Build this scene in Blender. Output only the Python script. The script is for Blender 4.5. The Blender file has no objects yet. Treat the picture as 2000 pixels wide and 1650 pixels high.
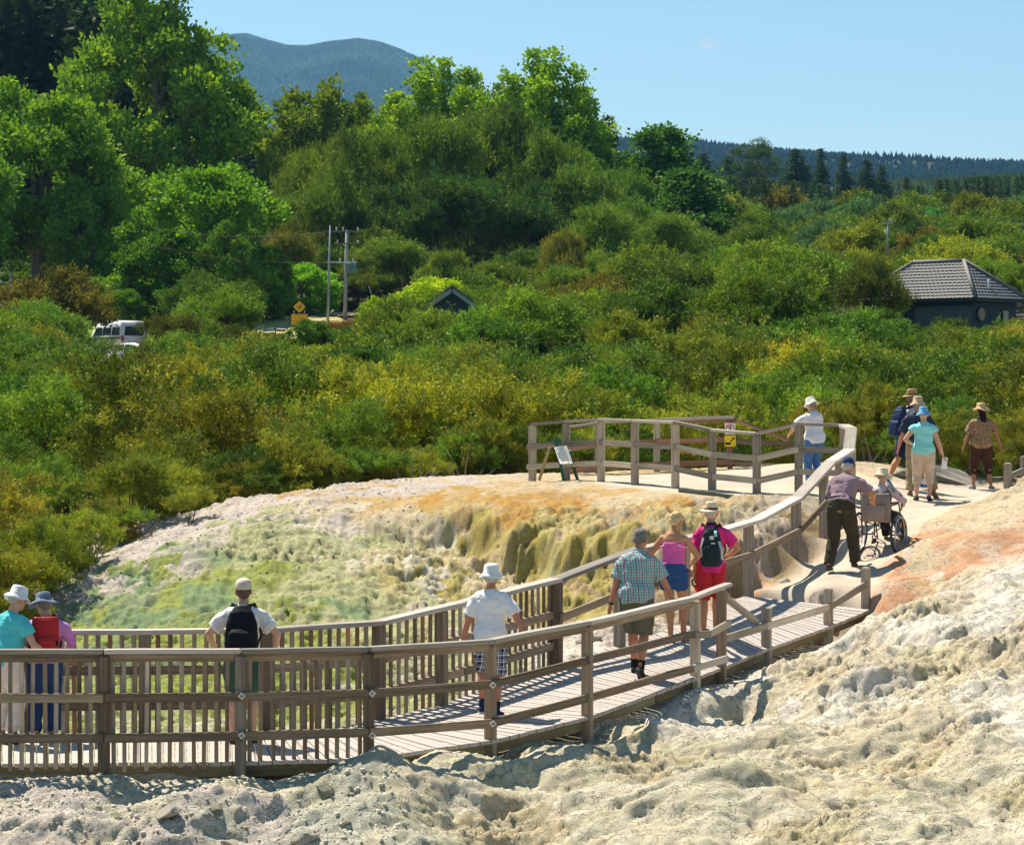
import bpy, bmesh, math, random
import numpy as np
from mathutils import Vector, Matrix
R = math.radians
SC = bpy.context.scene
COL = SC.collection
rnd = random.Random(7)
F = 5000.0          # focal length in photo pixels (90 mm on 36 mm)
HY = 745.0          # photo row of the eye level

def P(px, py, d):
    """point at distance d (metres, along +y) that stands in this direction from the eye"""
    return Vector(((px - 1000) / F * d, d, -(py - HY) / F * d))

# ------------------------------------------------------------------ objects
def tag(o, label=None, cat=None, group=None, kind=None):
    if label: o['label'] = label
    if cat: o['category'] = cat
    if group: o['group'] = group
    if kind: o['kind'] = kind
    return o

def empty(name, loc, label, cat, group=None, rz=0.0):
    o = bpy.data.objects.new(name, None)
    o.empty_display_size = 0.2
    COL.objects.link(o)
    o.location = loc
    o.rotation_euler = (0, 0, rz)
    return tag(o, label, cat, group)

def link(name, me, mat=None, parent=None, loc=(0, 0, 0)):
    o = bpy.data.objects.new(name, me)
    COL.objects.link(o)
    o.location = loc
    if mat is not None:
        me.materials.clear()
        for m in (mat if isinstance(mat, (list, tuple)) else [mat]):
            me.materials.append(m)
    if parent is not None: o.parent = parent
    return o

def from_bm(name, bm, mat=None, parent=None, smooth=False, loc=(0, 0, 0), normals=True):
    if normals: bmesh.ops.recalc_face_normals(bm, faces=bm.faces)
    me = bpy.data.meshes.new(name)
    bm.to_mesh(me); bm.free()
    if smooth:
        me.polygons.foreach_set('use_smooth', [True] * len(me.polygons))
    return link(name, me, mat, parent, loc)

def mesh_np(name, v, q, col=None, smooth=False):
    me = bpy.data.meshes.new(name)
    v = np.asarray(v, dtype=np.float32); q = np.asarray(q, dtype=np.int32)
    k = q.shape[1]; n = len(q)
    me.vertices.add(len(v)); me.vertices.foreach_set('co', v.ravel())
    me.loops.add(n * k); me.loops.foreach_set('vertex_index', q.ravel())
    me.polygons.add(n)
    me.polygons.foreach_set('loop_start', np.arange(0, n * k, k, dtype=np.int32))
    try: me.polygons.foreach_set('loop_total', np.full(n, k, dtype=np.int32))
    except Exception: pass
    if smooth: me.polygons.foreach_set('use_smooth', np.ones(n, dtype=bool))
    me.update(calc_edges=True)
    if col is not None:
        a = me.attributes.new('tint', 'FLOAT_COLOR', 'POINT')
        c = np.ones((len(v), 4), dtype=np.float32); c[:, :3] = col
        a.data.foreach_set('color', c.ravel())
    return me

# ------------------------------------------------------------------ bmesh shapes
def frame(axis, up=Vector((0, 0, 1))):
    x = axis.normalized()
    y = up.cross(x)
    if y.length < 1e-4: y = Vector((0, 1, 0)).cross(x)
    if y.length < 1e-4: y = Vector((1, 0, 0)).cross(x)
    y.normalize()
    z = x.cross(y)
    return x, y, z

def add_box(bm, c, s, rot=None, bev=0.0):
    m = Matrix.Translation(c)
    if rot is not None: m = m @ rot.to_4x4()
    m = m @ Matrix.Diagonal((s[0], s[1], s[2], 1))
    g = bmesh.ops.create_cube(bm, size=1.0, matrix=m)
    if bev > 0:
        es = list({e for v in g['verts'] for e in v.link_edges})
        bmesh.ops.bevel(bm, geom=es, offset=bev, segments=1, affect='EDGES')

def loft(bm, secs, n=14, cap=True, sup=2.0):
    """secs: list of (center, U, V) - U, V half axes of a super-ellipse"""
    rings = []
    for c, U, V in secs:
        ring = []
        for i in range(n):
            a = 2 * math.pi * i / n
            ca, sa = math.cos(a), math.sin(a)
            e = 2.0 / sup
            ring.append(bm.verts.new(c + U * (math.copysign(abs(ca) ** e, ca)) + V * (math.copysign(abs(sa) ** e, sa))))
        rings.append(ring)
    for a, b in zip(rings, rings[1:]):
        for i in range(n):
            bm.faces.new((a[i], a[(i + 1) % n], b[(i + 1) % n], b[i]))
    if cap:
        bm.faces.new(rings[0][::-1]); bm.faces.new(rings[-1])

def tube(bm, pts, rads, n=10, ref=Vector((0, 0, 1)), flat=1.0):
    secs = []
    dv = pts[-1] - pts[0]
    if dv.length > 1e-6 and abs(dv.normalized().dot(ref)) > 0.7: ref = Vector((0, 1, 0)) if abs(dv.normalized().y) < 0.7 else Vector((1, 0, 0))
    for i, p in enumerate(pts):
        t = (pts[min(i + 1, len(pts) - 1)] - pts[max(i - 1, 0)])
        if t.length < 1e-6: t = Vector((0, 0, 1))
        x, y, z = frame(t, ref)
        r = rads[i] if isinstance(rads, (list, tuple)) else rads
        secs.append((p, y * r, z * r * flat))
    loft(bm, secs, n)

def ellipsoid(bm, c, rx, ry, rz, rot=None, seg=14, rings=10):
    m = Matrix.Translation(c)
    if rot is not None: m = m @ rot.to_4x4()
    m = m @ Matrix.Diagonal((rx, ry, rz, 1))
    bmesh.ops.create_uvsphere(bm, u_segments=seg, v_segments=rings, radius=1.0, matrix=m)

def lathe(bm, prof, n=24, sx=1.0, sy=1.0, wave=None, mtx=None):
    rings = []
    for k, (r, z) in enumerate(prof):
        ring = []
        for i in range(n):
            a = 2 * math.pi * i / n
            dz, dr = (wave(k, a) if wave else (0, 0))
            p = Vector(((r + dr) * math.cos(a) * sx, (r + dr) * math.sin(a) * sy, z + dz))
            ring.append(bm.verts.new(mtx @ p if mtx else p))
        rings.append(ring)
    for a, b in zip(rings, rings[1:]):
        for i in range(n):
            bm.faces.new((a[i], a[(i + 1) % n], b[(i + 1) % n], b[i]))
    return rings

def torus(bm, mtx, Rr, r, n=36, m=8, sq=1.0):
    rings = []
    for i in range(n):
        a = 2 * math.pi * i / n
        ring = []
        for j in range(m):
            b = 2 * math.pi * j / m
            rr = Rr + r * math.cos(b)
            ring.append(bm.verts.new(mtx @ Vector((rr * math.cos(a), rr * math.sin(a), r * sq * math.sin(b)))))
        rings.append(ring)
    for i in range(n):
        a, b = rings[i], rings[(i + 1) % n]
        for j in range(m):
            bm.faces.new((a[j], a[(j + 1) % m], b[(j + 1) % m], b[j]))

def bar(name, p0, p1, w, h, mat, parent=None, up=Vector((0, 0, 1)), bev=0.006, drop=0.0, warp=0.0, taper_top=False):
    """a board from p0 to p1: own local axes (x along the board), w across, h along up"""
    x, y, z = frame(p1 - p0, up)
    L = (p1 - p0).length
    bm = bmesh.new()
    g = bmesh.ops.create_cube(bm, size=1.0, matrix=Matrix.Translation((L / 2, 0, 0)) @ Matrix.Diagonal((L, w, h, 1)))
    if taper_top:
        tf = max(bm.faces, key=lambda f: f.calc_center_median().x)
        r = bmesh.ops.inset_individual(bm, faces=[tf], thickness=min(w, h) * 0.3, depth=0.015)
    if bev > 0:
        bmesh.ops.bevel(bm, geom=list(bm.edges), offset=bev, segments=2, affect='EDGES', clamp_overlap=True)
    if warp > 0 and L > 0.6:
        cuts = max(2, int(L / 0.3))
        es = [e for e in bm.edges if abs((e.verts[0].co - e.verts[1].co).normalized().x) > 0.99]
        bmesh.ops.subdivide_edges(bm, edges=es, cuts=cuts)
        ph = rnd.random() * 6
        for v in bm.verts:
            k = math.sin(math.pi * min(max(v.co.x / L, 0), 1))
            v.co.z += k * warp * math.sin(v.co.x * 1.7 + ph)
            v.co.y += k * warp * 0.6 * math.sin(v.co.x * 2.3 + ph * 2)
    bmesh.ops.recalc_face_normals(bm, faces=bm.faces)
    me = bpy.data.meshes.new(name); bm.to_mesh(me); bm.free()
    o = link(name, me, mat, parent)
    o.data.polygons.foreach_set('use_smooth', [False] * len(me.polygons))
    m = Matrix((x, y, z)).transposed().to_4x4()
    m.translation = p0 - (parent.location if parent is not None else Vector((0, 0, 0))) - Vector((0, 0, drop))
    o.matrix_basis = m
    return o

# ------------------------------------------------------------------ materials
def nt_new(name):
    m = bpy.data.materials.new(name); m.use_nodes = True
    nt = m.node_tree; nt.nodes.clear()
    out = nt.nodes.new('ShaderNodeOutputMaterial')
    return m, nt, out

def N(nt, t, **kw):
    n = nt.nodes.new(t)
    for k, v in kw.items():
        if k == 'ins':
            for a, b in v.items(): n.inputs[a].default_value = b
        else: setattr(n, k, v)
    return n

def L_(nt, a, b): nt.links.new(a, b)

def mixc(nt, fac, a, b, mode='MIX'):
    n = nt.nodes.new('ShaderNodeMix'); n.data_type = 'RGBA'; n.blend_type = mode
    for k, v in ((0, fac), (6, a), (7, b)):
        if hasattr(v, 'links') or hasattr(v, 'is_output'): nt.links.new(v, n.inputs[k])
        elif k == 0: n.inputs[0].default_value = v
        else: n.inputs[k].default_value = (v[0], v[1], v[2], 1)
    return n.outputs[2]

def mapr(nt, val, a, b, c=0.0, d=1.0, smooth=False):
    n = nt.nodes.new('ShaderNodeMapRange')
    if smooth: n.interpolation_type = 'SMOOTHSTEP'
    nt.links.new(val, n.inputs[0])
    for i, v in enumerate((a, b, c, d)): n.inputs[i + 1].default_value = v
    return n.outputs[0]

def math_(nt, op, a, b=None):
    n = nt.nodes.new('ShaderNodeMath'); n.operation = op
    for i, v in enumerate((a, b)):
        if v is None: continue
        if hasattr(v, 'is_output'): nt.links.new(v, n.inputs[i])
        else: n.inputs[i].default_value = v
    return n.outputs[0]

def noise(nt, vec, scale, detail=4, rough=0.55):
    n = nt.nodes.new('ShaderNodeTexNoise')
    n.inputs['Scale'].default_value = scale; n.inputs['Detail'].default_value = detail
    n.inputs['Roughness'].default_value = rough
    if vec is not None: nt.links.new(vec, n.inputs['Vector'])
    return n.outputs['Fac']

def mat_basic(name, c, rough=0.8, var=0.15, scale=6.0, bump=0.0, bscale=60.0, metal=0.0, spec=0.3, stretch=(1, 1, 1)):
    m, nt, out = nt_new(name)
    b = N(nt, 'ShaderNodeBsdfPrincipled')
    b.inputs['Roughness'].default_value = rough; b.inputs['Metallic'].default_value = metal
    b.inputs['Specular IOR Level'].default_value = spec
    tc = N(nt, 'ShaderNodeTexCoord'); mp = N(nt, 'ShaderNodeMapping'); mp.inputs['Scale'].default_value = stretch
    L_(nt, tc.outputs['Object'], mp.inputs['Vector'])
    f = noise(nt, mp.outputs[0], scale)
    lo = [x * (1 - var) for x in c]; hi = [min(1, x * (1 + var)) for x in c]
    col = mixc(nt, mapr(nt, f, 0.3, 0.7), lo, hi)
    L_(nt, col, b.inputs['Base Color'])
    if bump > 0:
        bp = N(nt, 'ShaderNodeBump'); bp.inputs['Strength'].default_value = bump; bp.inputs['Distance'].default_value = 0.01
        L_(nt, noise(nt, mp.outputs[0], bscale), bp.inputs['Height']); L_(nt, bp.outputs[0], b.inputs['Normal'])
    L_(nt, b.outputs[0], out.inputs[0])
    return m

def mat_cloth(name, c, rough=0.9, var=0.08, fold=0.35, transl=0.0):
    """cloth with soft folds; object coordinates"""
    m, nt, out = nt_new(name)
    b = N(nt, 'ShaderNodeBsdfPrincipled'); b.inputs['Roughness'].default_value = rough
    b.inputs['Specular IOR Level'].default_value = 0.15
    tc = N(nt, 'ShaderNodeTexCoord'); mp = N(nt, 'ShaderNodeMapping'); mp.inputs['Scale'].default_value = (3.0, 3.0, 7.0)
    mp.inputs['Rotation'].default_value = (0.2, 0.5, 0)
    L_(nt, tc.outputs['Object'], mp.inputs['Vector'])
    f = noise(nt, mp.outputs[0], 1.6, 3)
    col = mixc(nt, mapr(nt, f, 0.3, 0.7), [x * (1 - var) for x in c], [min(1, x * (1 + var)) for x in c])
    L_(nt, col, b.inputs['Base Color'])
    bp = N(nt, 'ShaderNodeBump'); bp.inputs['Strength'].default_value = fold; bp.inputs['Distance'].default_value = 0.05
    L_(nt, noise(nt, mp.outputs[0], 2.2, 3), bp.inputs['Height']); L_(nt, bp.outputs[0], b.inputs['Normal'])
    L_(nt, b.outputs[0], out.inputs[0])
    return m

def mat_wood(name, dark, light, grain=30.0, rough=0.85, wear=0.35):
    m, nt, out = nt_new(name)
    b = N(nt, 'ShaderNodeBsdfPrincipled'); b.inputs['Roughness'].default_value = rough; b.inputs['Specular IOR Level'].default_value = 0.2
    tc = N(nt, 'ShaderNodeTexCoord'); oi = N(nt, 'ShaderNodeObjectInfo')
    sc = N(nt, 'ShaderNodeVectorMath', operation='SCALE'); sc.inputs[0].default_value = (37, 19, 53)
    L_(nt, oi.outputs['Random'], sc.inputs['Scale'])
    ad = N(nt, 'ShaderNodeVectorMath', operation='ADD'); L_(nt, tc.outputs['Object'], ad.inputs[0]); L_(nt, sc.outputs[0], ad.inputs[1])
    mp = N(nt, 'ShaderNodeMapping'); mp.inputs['Scale'].default_value = (1.2, grain, grain); L_(nt, ad.outputs[0], mp.inputs['Vector'])
    g = noise(nt, mp.outputs[0], 1.0, 6, 0.65)
    mp2 = N(nt, 'ShaderNodeMapping'); mp2.inputs['Scale'].default_value = (1.5, 4, 4); L_(nt, ad.outputs[0], mp2.inputs['Vector'])
    g2 = noise(nt, mp2.outputs[0], 1.0, 3)
    col = mixc(nt, mapr(nt, g, 0.3, 0.7), dark, light)
    col = mixc(nt, mapr(nt, g2, 0.5, 0.75, 0, wear), col, [x * 0.55 for x in dark])
    br = mapr(nt, oi.outputs['Random'], 0, 1, 0.62, 1.38)
    col = mixc(nt, 1.0, col, br, 'MULTIPLY')
    L_(nt, col, b.inputs['Base Color'])
    bp = N(nt, 'ShaderNodeBump'); bp.inputs['Strength'].default_value = 0.5; bp.inputs['Distance'].default_value = 0.006
    L_(nt, g, bp.inputs['Height']); L_(nt, bp.outputs[0], b.inputs['Normal'])
    L_(nt, b.outputs[0], out.inputs[0])
    return m

# ------------------------------------------------------------------ numpy noise
def _hash(ix, iy, s):
    h = (ix.astype(np.int64) * 374761393 + iy.astype(np.int64) * 668265263 + s * 974711) & 0x7fffffff
    h = ((h ^ (h >> 13)) * 1274126177) & 0x7fffffff
    return ((h ^ (h >> 16)) & 0xffff) / 65535.0

def vnoise(x, y, s=0):
    ix = np.floor(x); iy = np.floor(y); fx = x - ix; fy = y - iy
    fx = fx * fx * fx * (fx * (fx * 6 - 15) + 10); fy = fy * fy * fy * (fy * (fy * 6 - 15) + 10)
    a = _hash(ix, iy, s); b = _hash(ix + 1, iy, s); c = _hash(ix, iy + 1, s); d = _hash(ix + 1, iy + 1, s)
    return (a + (b - a) * fx) * (1 - fy) + (c + (d - c) * fx) * fy

def fbm(x, y, s=0, o=4, g=0.5):
    r = 0; a = 1.0; t = 0
    for i in range(o):
        r = r + a * vnoise(x, y, s + i * 17); t += a; a *= g
        x, y = (x * 1.7 + y * 1.05) + 11.3, (y * 1.7 - x * 1.05) + 5.7
    return r / t

def ridged(x, y, s=0, o=4, g=0.5):
    r = 0; a = 1.0; t = 0
    for i in range(o):
        r = r + a * (1 - np.abs(2 * vnoise(x, y, s + i * 31) - 1)); t += a; a *= g
        x, y = (x * 1.6 + y * 1.2) + 3.3, (y * 1.6 - x * 1.2) + 8.7
    return r / t

def worley(x, y, s=0):
    ix = np.floor(x); iy = np.floor(y); best = np.full(x.shape, 9.0)
    for dx in (-1, 0, 1):
        for dy in (-1, 0, 1):
            cx = ix + dx; cy = iy + dy
            px = cx + _hash(cx, cy, s); py = cy + _hash(cx, cy, s + 5)
            best = np.minimum(best, (px - x) ** 2 + (py - y) ** 2)
    return np.sqrt(best)
# ================================================================== boardwalk edge lines (near edge, far edge)
NE = [P(-700, 1495, 25.0), P(470, 1485, 25.3), P(718, 1478, 25.62), P(958, 1443, 26.8), P(1145, 1397, 28.0),
      P(1283, 1347, 29.8), P(1417, 1297, 31.9), P(1500, 1262, 33.0), P(1618, 1220, 34.6), P(1698, 1187, 35.6)]
FE = [P(-700, 1435, 27.3), P(470, 1430, 27.5), P(630, 1425, 27.8), P(740, 1405, 28.6), P(858, 1377, 29.3),
      P(1087, 1297, 31.3), P(1290, 1233, 33.4), P(1380, 1197, 34.8), P(1430, 1172, 35.9), P(1462, 1163, 36.3)]

# ================================================================== terrain control points
CP = [
 # crater slope behind the boardwalk, column by column
 (-500,1500,28.5),(-500,1300,34),(-500,1240,38),(-500,1200,44),(-200,1500,28.5),(-200,1330,33),(-200,1250,37),(-200,1200,42),
 (0,1500,28.4),(0,1420,30),(0,1300,33.5),(0,1240,35.5),(60,1225,37),(100,1350,32),(110,1205,37.2),
 (170,1400,30.5),(170,1250,35),(175,1145,39),(300,1470,28.9),(300,1400,31),(300,1250,35),(300,1120,39),(290,1060,42.5),
 (450,1460,29),(450,1400,31),(450,1250,34.8),(450,1120,38.5),(450,1040,41.5),(440,980,45),
 (600,1450,29.2),(600,1400,31),(600,1280,34),(600,1150,37.5),(600,1050,41),(600,985,44),(600,950,46.5),
 (750,1430,30),(750,1320,33),(750,1200,36.5),(750,1100,39.5),(750,1020,42.5),(750,975,45),(760,938,47.5),
 (880,1380,31),(880,1280,34),(880,1180,37.4),(880,1100,40),(880,1070,42.6),(880,1008,43),(880,960,45.5),(890,933,48),
 (1000,1370,31.6),(1000,1300,34.2),(1000,1220,36.8),(1000,1150,39.3),(1000,1108,41.2),(1000,1040,41.6),(940,1022,42.4),(940,1085,42.0),(1050,1052,41.1),(1050,1122,40.75),(1000,1005,42.5),(1000,960,45),(1000,936,48),
 (1110,1290,33.5),(1110,1230,35.8),(1110,1160,38.7),(1110,1130,40.25),(1110,1066,40.6),(1155,1058,40.4),(1155,1125,40.05),(1100,1030,41.7),(1100,975,44.5),(1100,938,47.5),
 (1150,1272,33.2),(1150,1225,35),(1200,1215,35.4),(1200,1150,38.2),(1200,1120,39.8),(1200,1055,40.1),(1255,1050,39.7),(1255,1112,39.35),(1200,1025,41.2),(1200,985,43.2),(1180,945,46.2),
 (1300,1195,35.6),(1300,1140,37.6),(1310,1106,38.9),(1300,1050,39.2),(1300,1010,41),(1300,975,43),(1245,947,45.5),
 (1380,1172,36.3),(1380,1080,37.6),(1440,1163,37.2),(1435,1072,37.5),(1430,1050,38.4),(1430,1010,41),(1430,974,42.8),
 (1500,1128,37.9),(1500,1048,38.3),(1560,1100,39.0),(1555,1036,39.2),(1540,1015,40.0),(1530,1000,41.2),(1550,966,43),
 (1604,1062,39.9),(1590,1015,40.6),(1600,975,42.3),(1625,1040,40.6),(1640,985,42.2),
 # path
 (1480,1164,36.4),(1560,1142,36.7),(1600,1165,36.0),(1700,1182,35.7),(1632,1117,37.3),(1580,1110,38.0),(1700,1120,36.9),(1745,1080,38),(1660,1062,38.8),(1700,1030,39.8),
 (1655,1030,40.2),(1700,1000,41.5),(1720,975,43),(1800,985,43),(1880,975,44),(1918,968,45.2),(1850,992,42.3),(1780,1020,40.2),
 # platform and ground behind
 (1590,952,44),(1480,966,43.3),(1400,966,43.5),(1320,960,44),(1430,916,49),(1560,903,50),(1300,925,49),(1200,931,48.5),(1100,934,48.5),(1040,942,48),
 (1700,940,46),(1700,905,49),(1800,925,49),(1900,950,48.5),(2000,950,47.5),(2150,940,46),(2300,930,44),
 # right mound
 (1716,1178,35.4),(1745,1124,36.4),(1790,1056,37.8),(1812,1016,39.5),(1870,988,41),(1950,967,42),(2010,955,42.5),(2150,930,43),
 (1850,1050,36.9),(1900,1020,38),(2000,970,39.3),(2000,1050,36.5),(1900,1120,34.6),(1800,1176,33.9),(1756,1205,33.9),(2000,1150,33.5),(1900,1250,31.5),(2000,1300,30.5),
 (2200,1000,36),(2200,1200,31),(2200,1500,25.6),(2200,1650,23.2),(1700,1235,33.2),(1600,1280,32.0),(1500,1302,31.6),(1450,1400,29.9),(1700,1350,30.3),(1850,1450,27.3),(2000,1450,27.0),
 (1600,1500,26.6),(1450,1550,25.4),(2000,1600,24.4),(1800,1650,23.6),(1450,1650,23.7),(1350,1358,30.4),(1410,1334,31.3),(1200,1404,28.3),(1250,1500,26.6),(1120,1440,27.2),(1100,1520,25.9),(1100,1650,24.2),
 # middle hump and left foreground
 (1050,1424,26.9),(960,1432,26.2),(850,1421,25.9),(740,1442,25.3),(680,1475,25.0),(850,1500,25),(850,1600,24),(700,1560,24.2),(700,1650,23.4),(950,1560,25),(950,1650,24.3),
 (-400,1510,24.8),(0,1512,24.8),(200,1514,24.8),(470,1507,25.1),(600,1508,25.15),(600,1560,24.5),(400,1560,24.3),(0,1580,24),(0,1650,23.3),(250,1598,24.2),(300,1650,23.5),(520,1650,23.5),(-400,1650,23.3),
]
cpx = [P(*c) for c in CP]
for a, b in zip(NE, FE):
    for t in (0.04, 0.35, 0.65, 0.96):
        p = a.lerp(b, t); cpx.append(Vector((p.x, p.y, p.z - 0.28)))
for i in range(len(NE) - 1):
    p = NE[i].lerp(NE[i + 1], 0.5).lerp(FE[i].lerp(FE[i + 1], 0.5), 0.5); cpx.append(Vector((p.x, p.y, p.z - 0.28)))
# falls away towards the viewer, into the pit; plain beyond
for x in range(-18, 20, 3):
    cpx += [Vector((x, 21.3, -5.3)), Vector((x, 18, -6.6)), Vector((x, 12, -7.6))]
cpx += [Vector((-14, y, -3.9)) for y in (26, 30, 36, 42)] + [Vector((16, y, -2.2)) for y in (28, 34, 40, 46)]
CA = np.array([[p.x, p.y] for p in cpx]); CZ = np.array([p.z for p in cpx])
D = np.sqrt(((CA[:, None] - CA[None]) ** 2).sum(-1) + 0.02)
W = np.linalg.solve(np.block([[D, np.ones((len(CA), 1))], [np.ones((1, len(CA))), np.zeros((1, 1))]]), np.append(CZ, 0))
def h0(x, y):
    x = np.atleast_1d(np.asarray(x, float)); y = np.atleast_1d(np.asarray(y, float))
    sh = x.shape; xf = x.ravel(); yf = y.ravel(); out = np.zeros(len(xf))
    for i in range(0, len(xf), 40000):
        a = xf[i:i + 40000, None]; b = yf[i:i + 40000, None]
        out[i:i + 40000] = np.sqrt((a - CA[:, 0]) ** 2 + (b - CA[:, 1]) ** 2 + 0.02) @ W[:-1] + W[-1]
    return out.reshape(sh)

# valley floor beyond the thermal ground: rises to the forest edge and the hills
VD = np.array([40, 50, 60, 75, 100, 140, 160, 200, 260, 340, 450, 650, 1000, 1600, 2600.])
VL = np.array([-3.2, -3.1, -3.3, -3.2, -2.1, 0.2, 1.6, 4.7, 12.0, 36, 68, 80, 105, 130, 150.])
VC = np.array([-2.4, -2.3, -3.0, -2.9, -1.6, 0.9, 2.2, 5.2, 11.2, 20, 30, 45, 70, 118, 150.])
VR = np.array([-2.4, -2.3, -2.8, -2.4, -1.0, 2.4, 3.9, 7.4, 13.0, 20, 31, 47, 72, 122, 150.])
def vz(x, y):
    x = np.asarray(x, float); y = np.asarray(y, float)
    u = np.clip((x / np.maximum(y, 1) * F + 1000) / 1000.0, -0.3, 2.3)
    l = np.interp(y, VD, VL); c = np.interp(y, VD, VC); r = np.interp(y, VD, VR)
    # broad swell of the land from left to right, laid out as wedges of the valley
    return np.where(u < 1, c + (l - c) * np.clip(1 - u, 0, 1.2) ** np.where(y > 230, 1.9, 1.0), c + (r - c) * np.clip(u - 1, 0, 1)) + (fbm(x * 0.03, y * 0.03, 3, 3) - 0.5) * np.clip((y - 60) * 0.02, 0, 3)
def blend_w(x, y):
    return np.clip((y - 47.5 - np.clip(-x, 0, 9) * -0.9) / 5.0, 0, 1) if False else np.clip((y - (50.0 + np.clip(x * 0.9, -9.5, 0))) / 4.0, 0, 1)
def hs(x, y):
    """smooth ground height, anywhere"""
    x = np.asarray(x, float); y = np.asarray(y, float)
    w = blend_w(x, y)
    w = w * w * (3 - 2 * w)
    return h0(x, y).reshape(x.shape) * (1 - w) + vz(x, y) * w
def gz(x, y):
    return float(hs(np.array([x]), np.array([y]))[0])
def hit(px, py, d0=22.0, d1=60.0):
    ds = np.linspace(d0, d1, 900)
    x = (px - 1000) / F * ds; z = -(py - HY) / F * ds
    k = np.argmax(z <= hs(x, ds))
    return float(x[k]), float(ds[k])

def inpoly(x, y, poly):
    ins = np.zeros(x.shape, bool); n = len(poly)
    for i in range(n):
        x1, y1 = poly[i]; x2, y2 = poly[(i + 1) % n]
        c = ((y1 > y) != (y2 > y)) & (x < (x2 - x1) * (y - y1) / (y2 - y1 + 1e-12) + x1)
        ins ^= c
    return ins
def edge_dist(x, y, poly):
    d = np.full(x.shape, 99.0); n = len(poly)
    for i in range(n):
        ax, ay = poly[i]; bx, by = poly[(i + 1) % n]
        vx, vy = bx - ax, by - ay
        t = np.clip(((x - ax) * vx + (y - ay) * vy) / (vx * vx + vy * vy + 1e-9), 0, 1)
        d = np.minimum(d, np.hypot(x - ax - t * vx, y - ay - t * vy))
    return d
XY = lambda l: [(P(*c).x, P(*c).y) for c in l]
PATH = XY([(1455,1166,36.0),(1470,1160,36.9),(1520,1122,37.7),(1572,1098,38.6),(1622,1050,39.8),(1618,1010,41.0),(1600,985,42.4),(1480,968,43.2),(1330,962,43.6),(1160,945,46.3),
           (1160,934,48.6),(1300,925,49.2),(1420,918,49),(1560,906,49.6),(1700,930,47),(1760,945,46),(1930,958,46.6),(1990,960,44),
           (1940,968,42.2),(1868,988,41.1),(1806,1020,39.4),(1782,1056,37.8),(1736,1124,36.4),(1706,1182,35.3)])
NEARP = [(-40, 0)] + [(-40, 25.0)] + [(p.x, p.y) for p in NE] + XY([(1716,1178,35.4),(1745,1124,36.4),(1790,1056,37.8),(1812,1016,39.5),(1870,988,41),(1950,967,42),(2010,955,42.5)]) + [(40, 43), (40, 0)]

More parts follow.
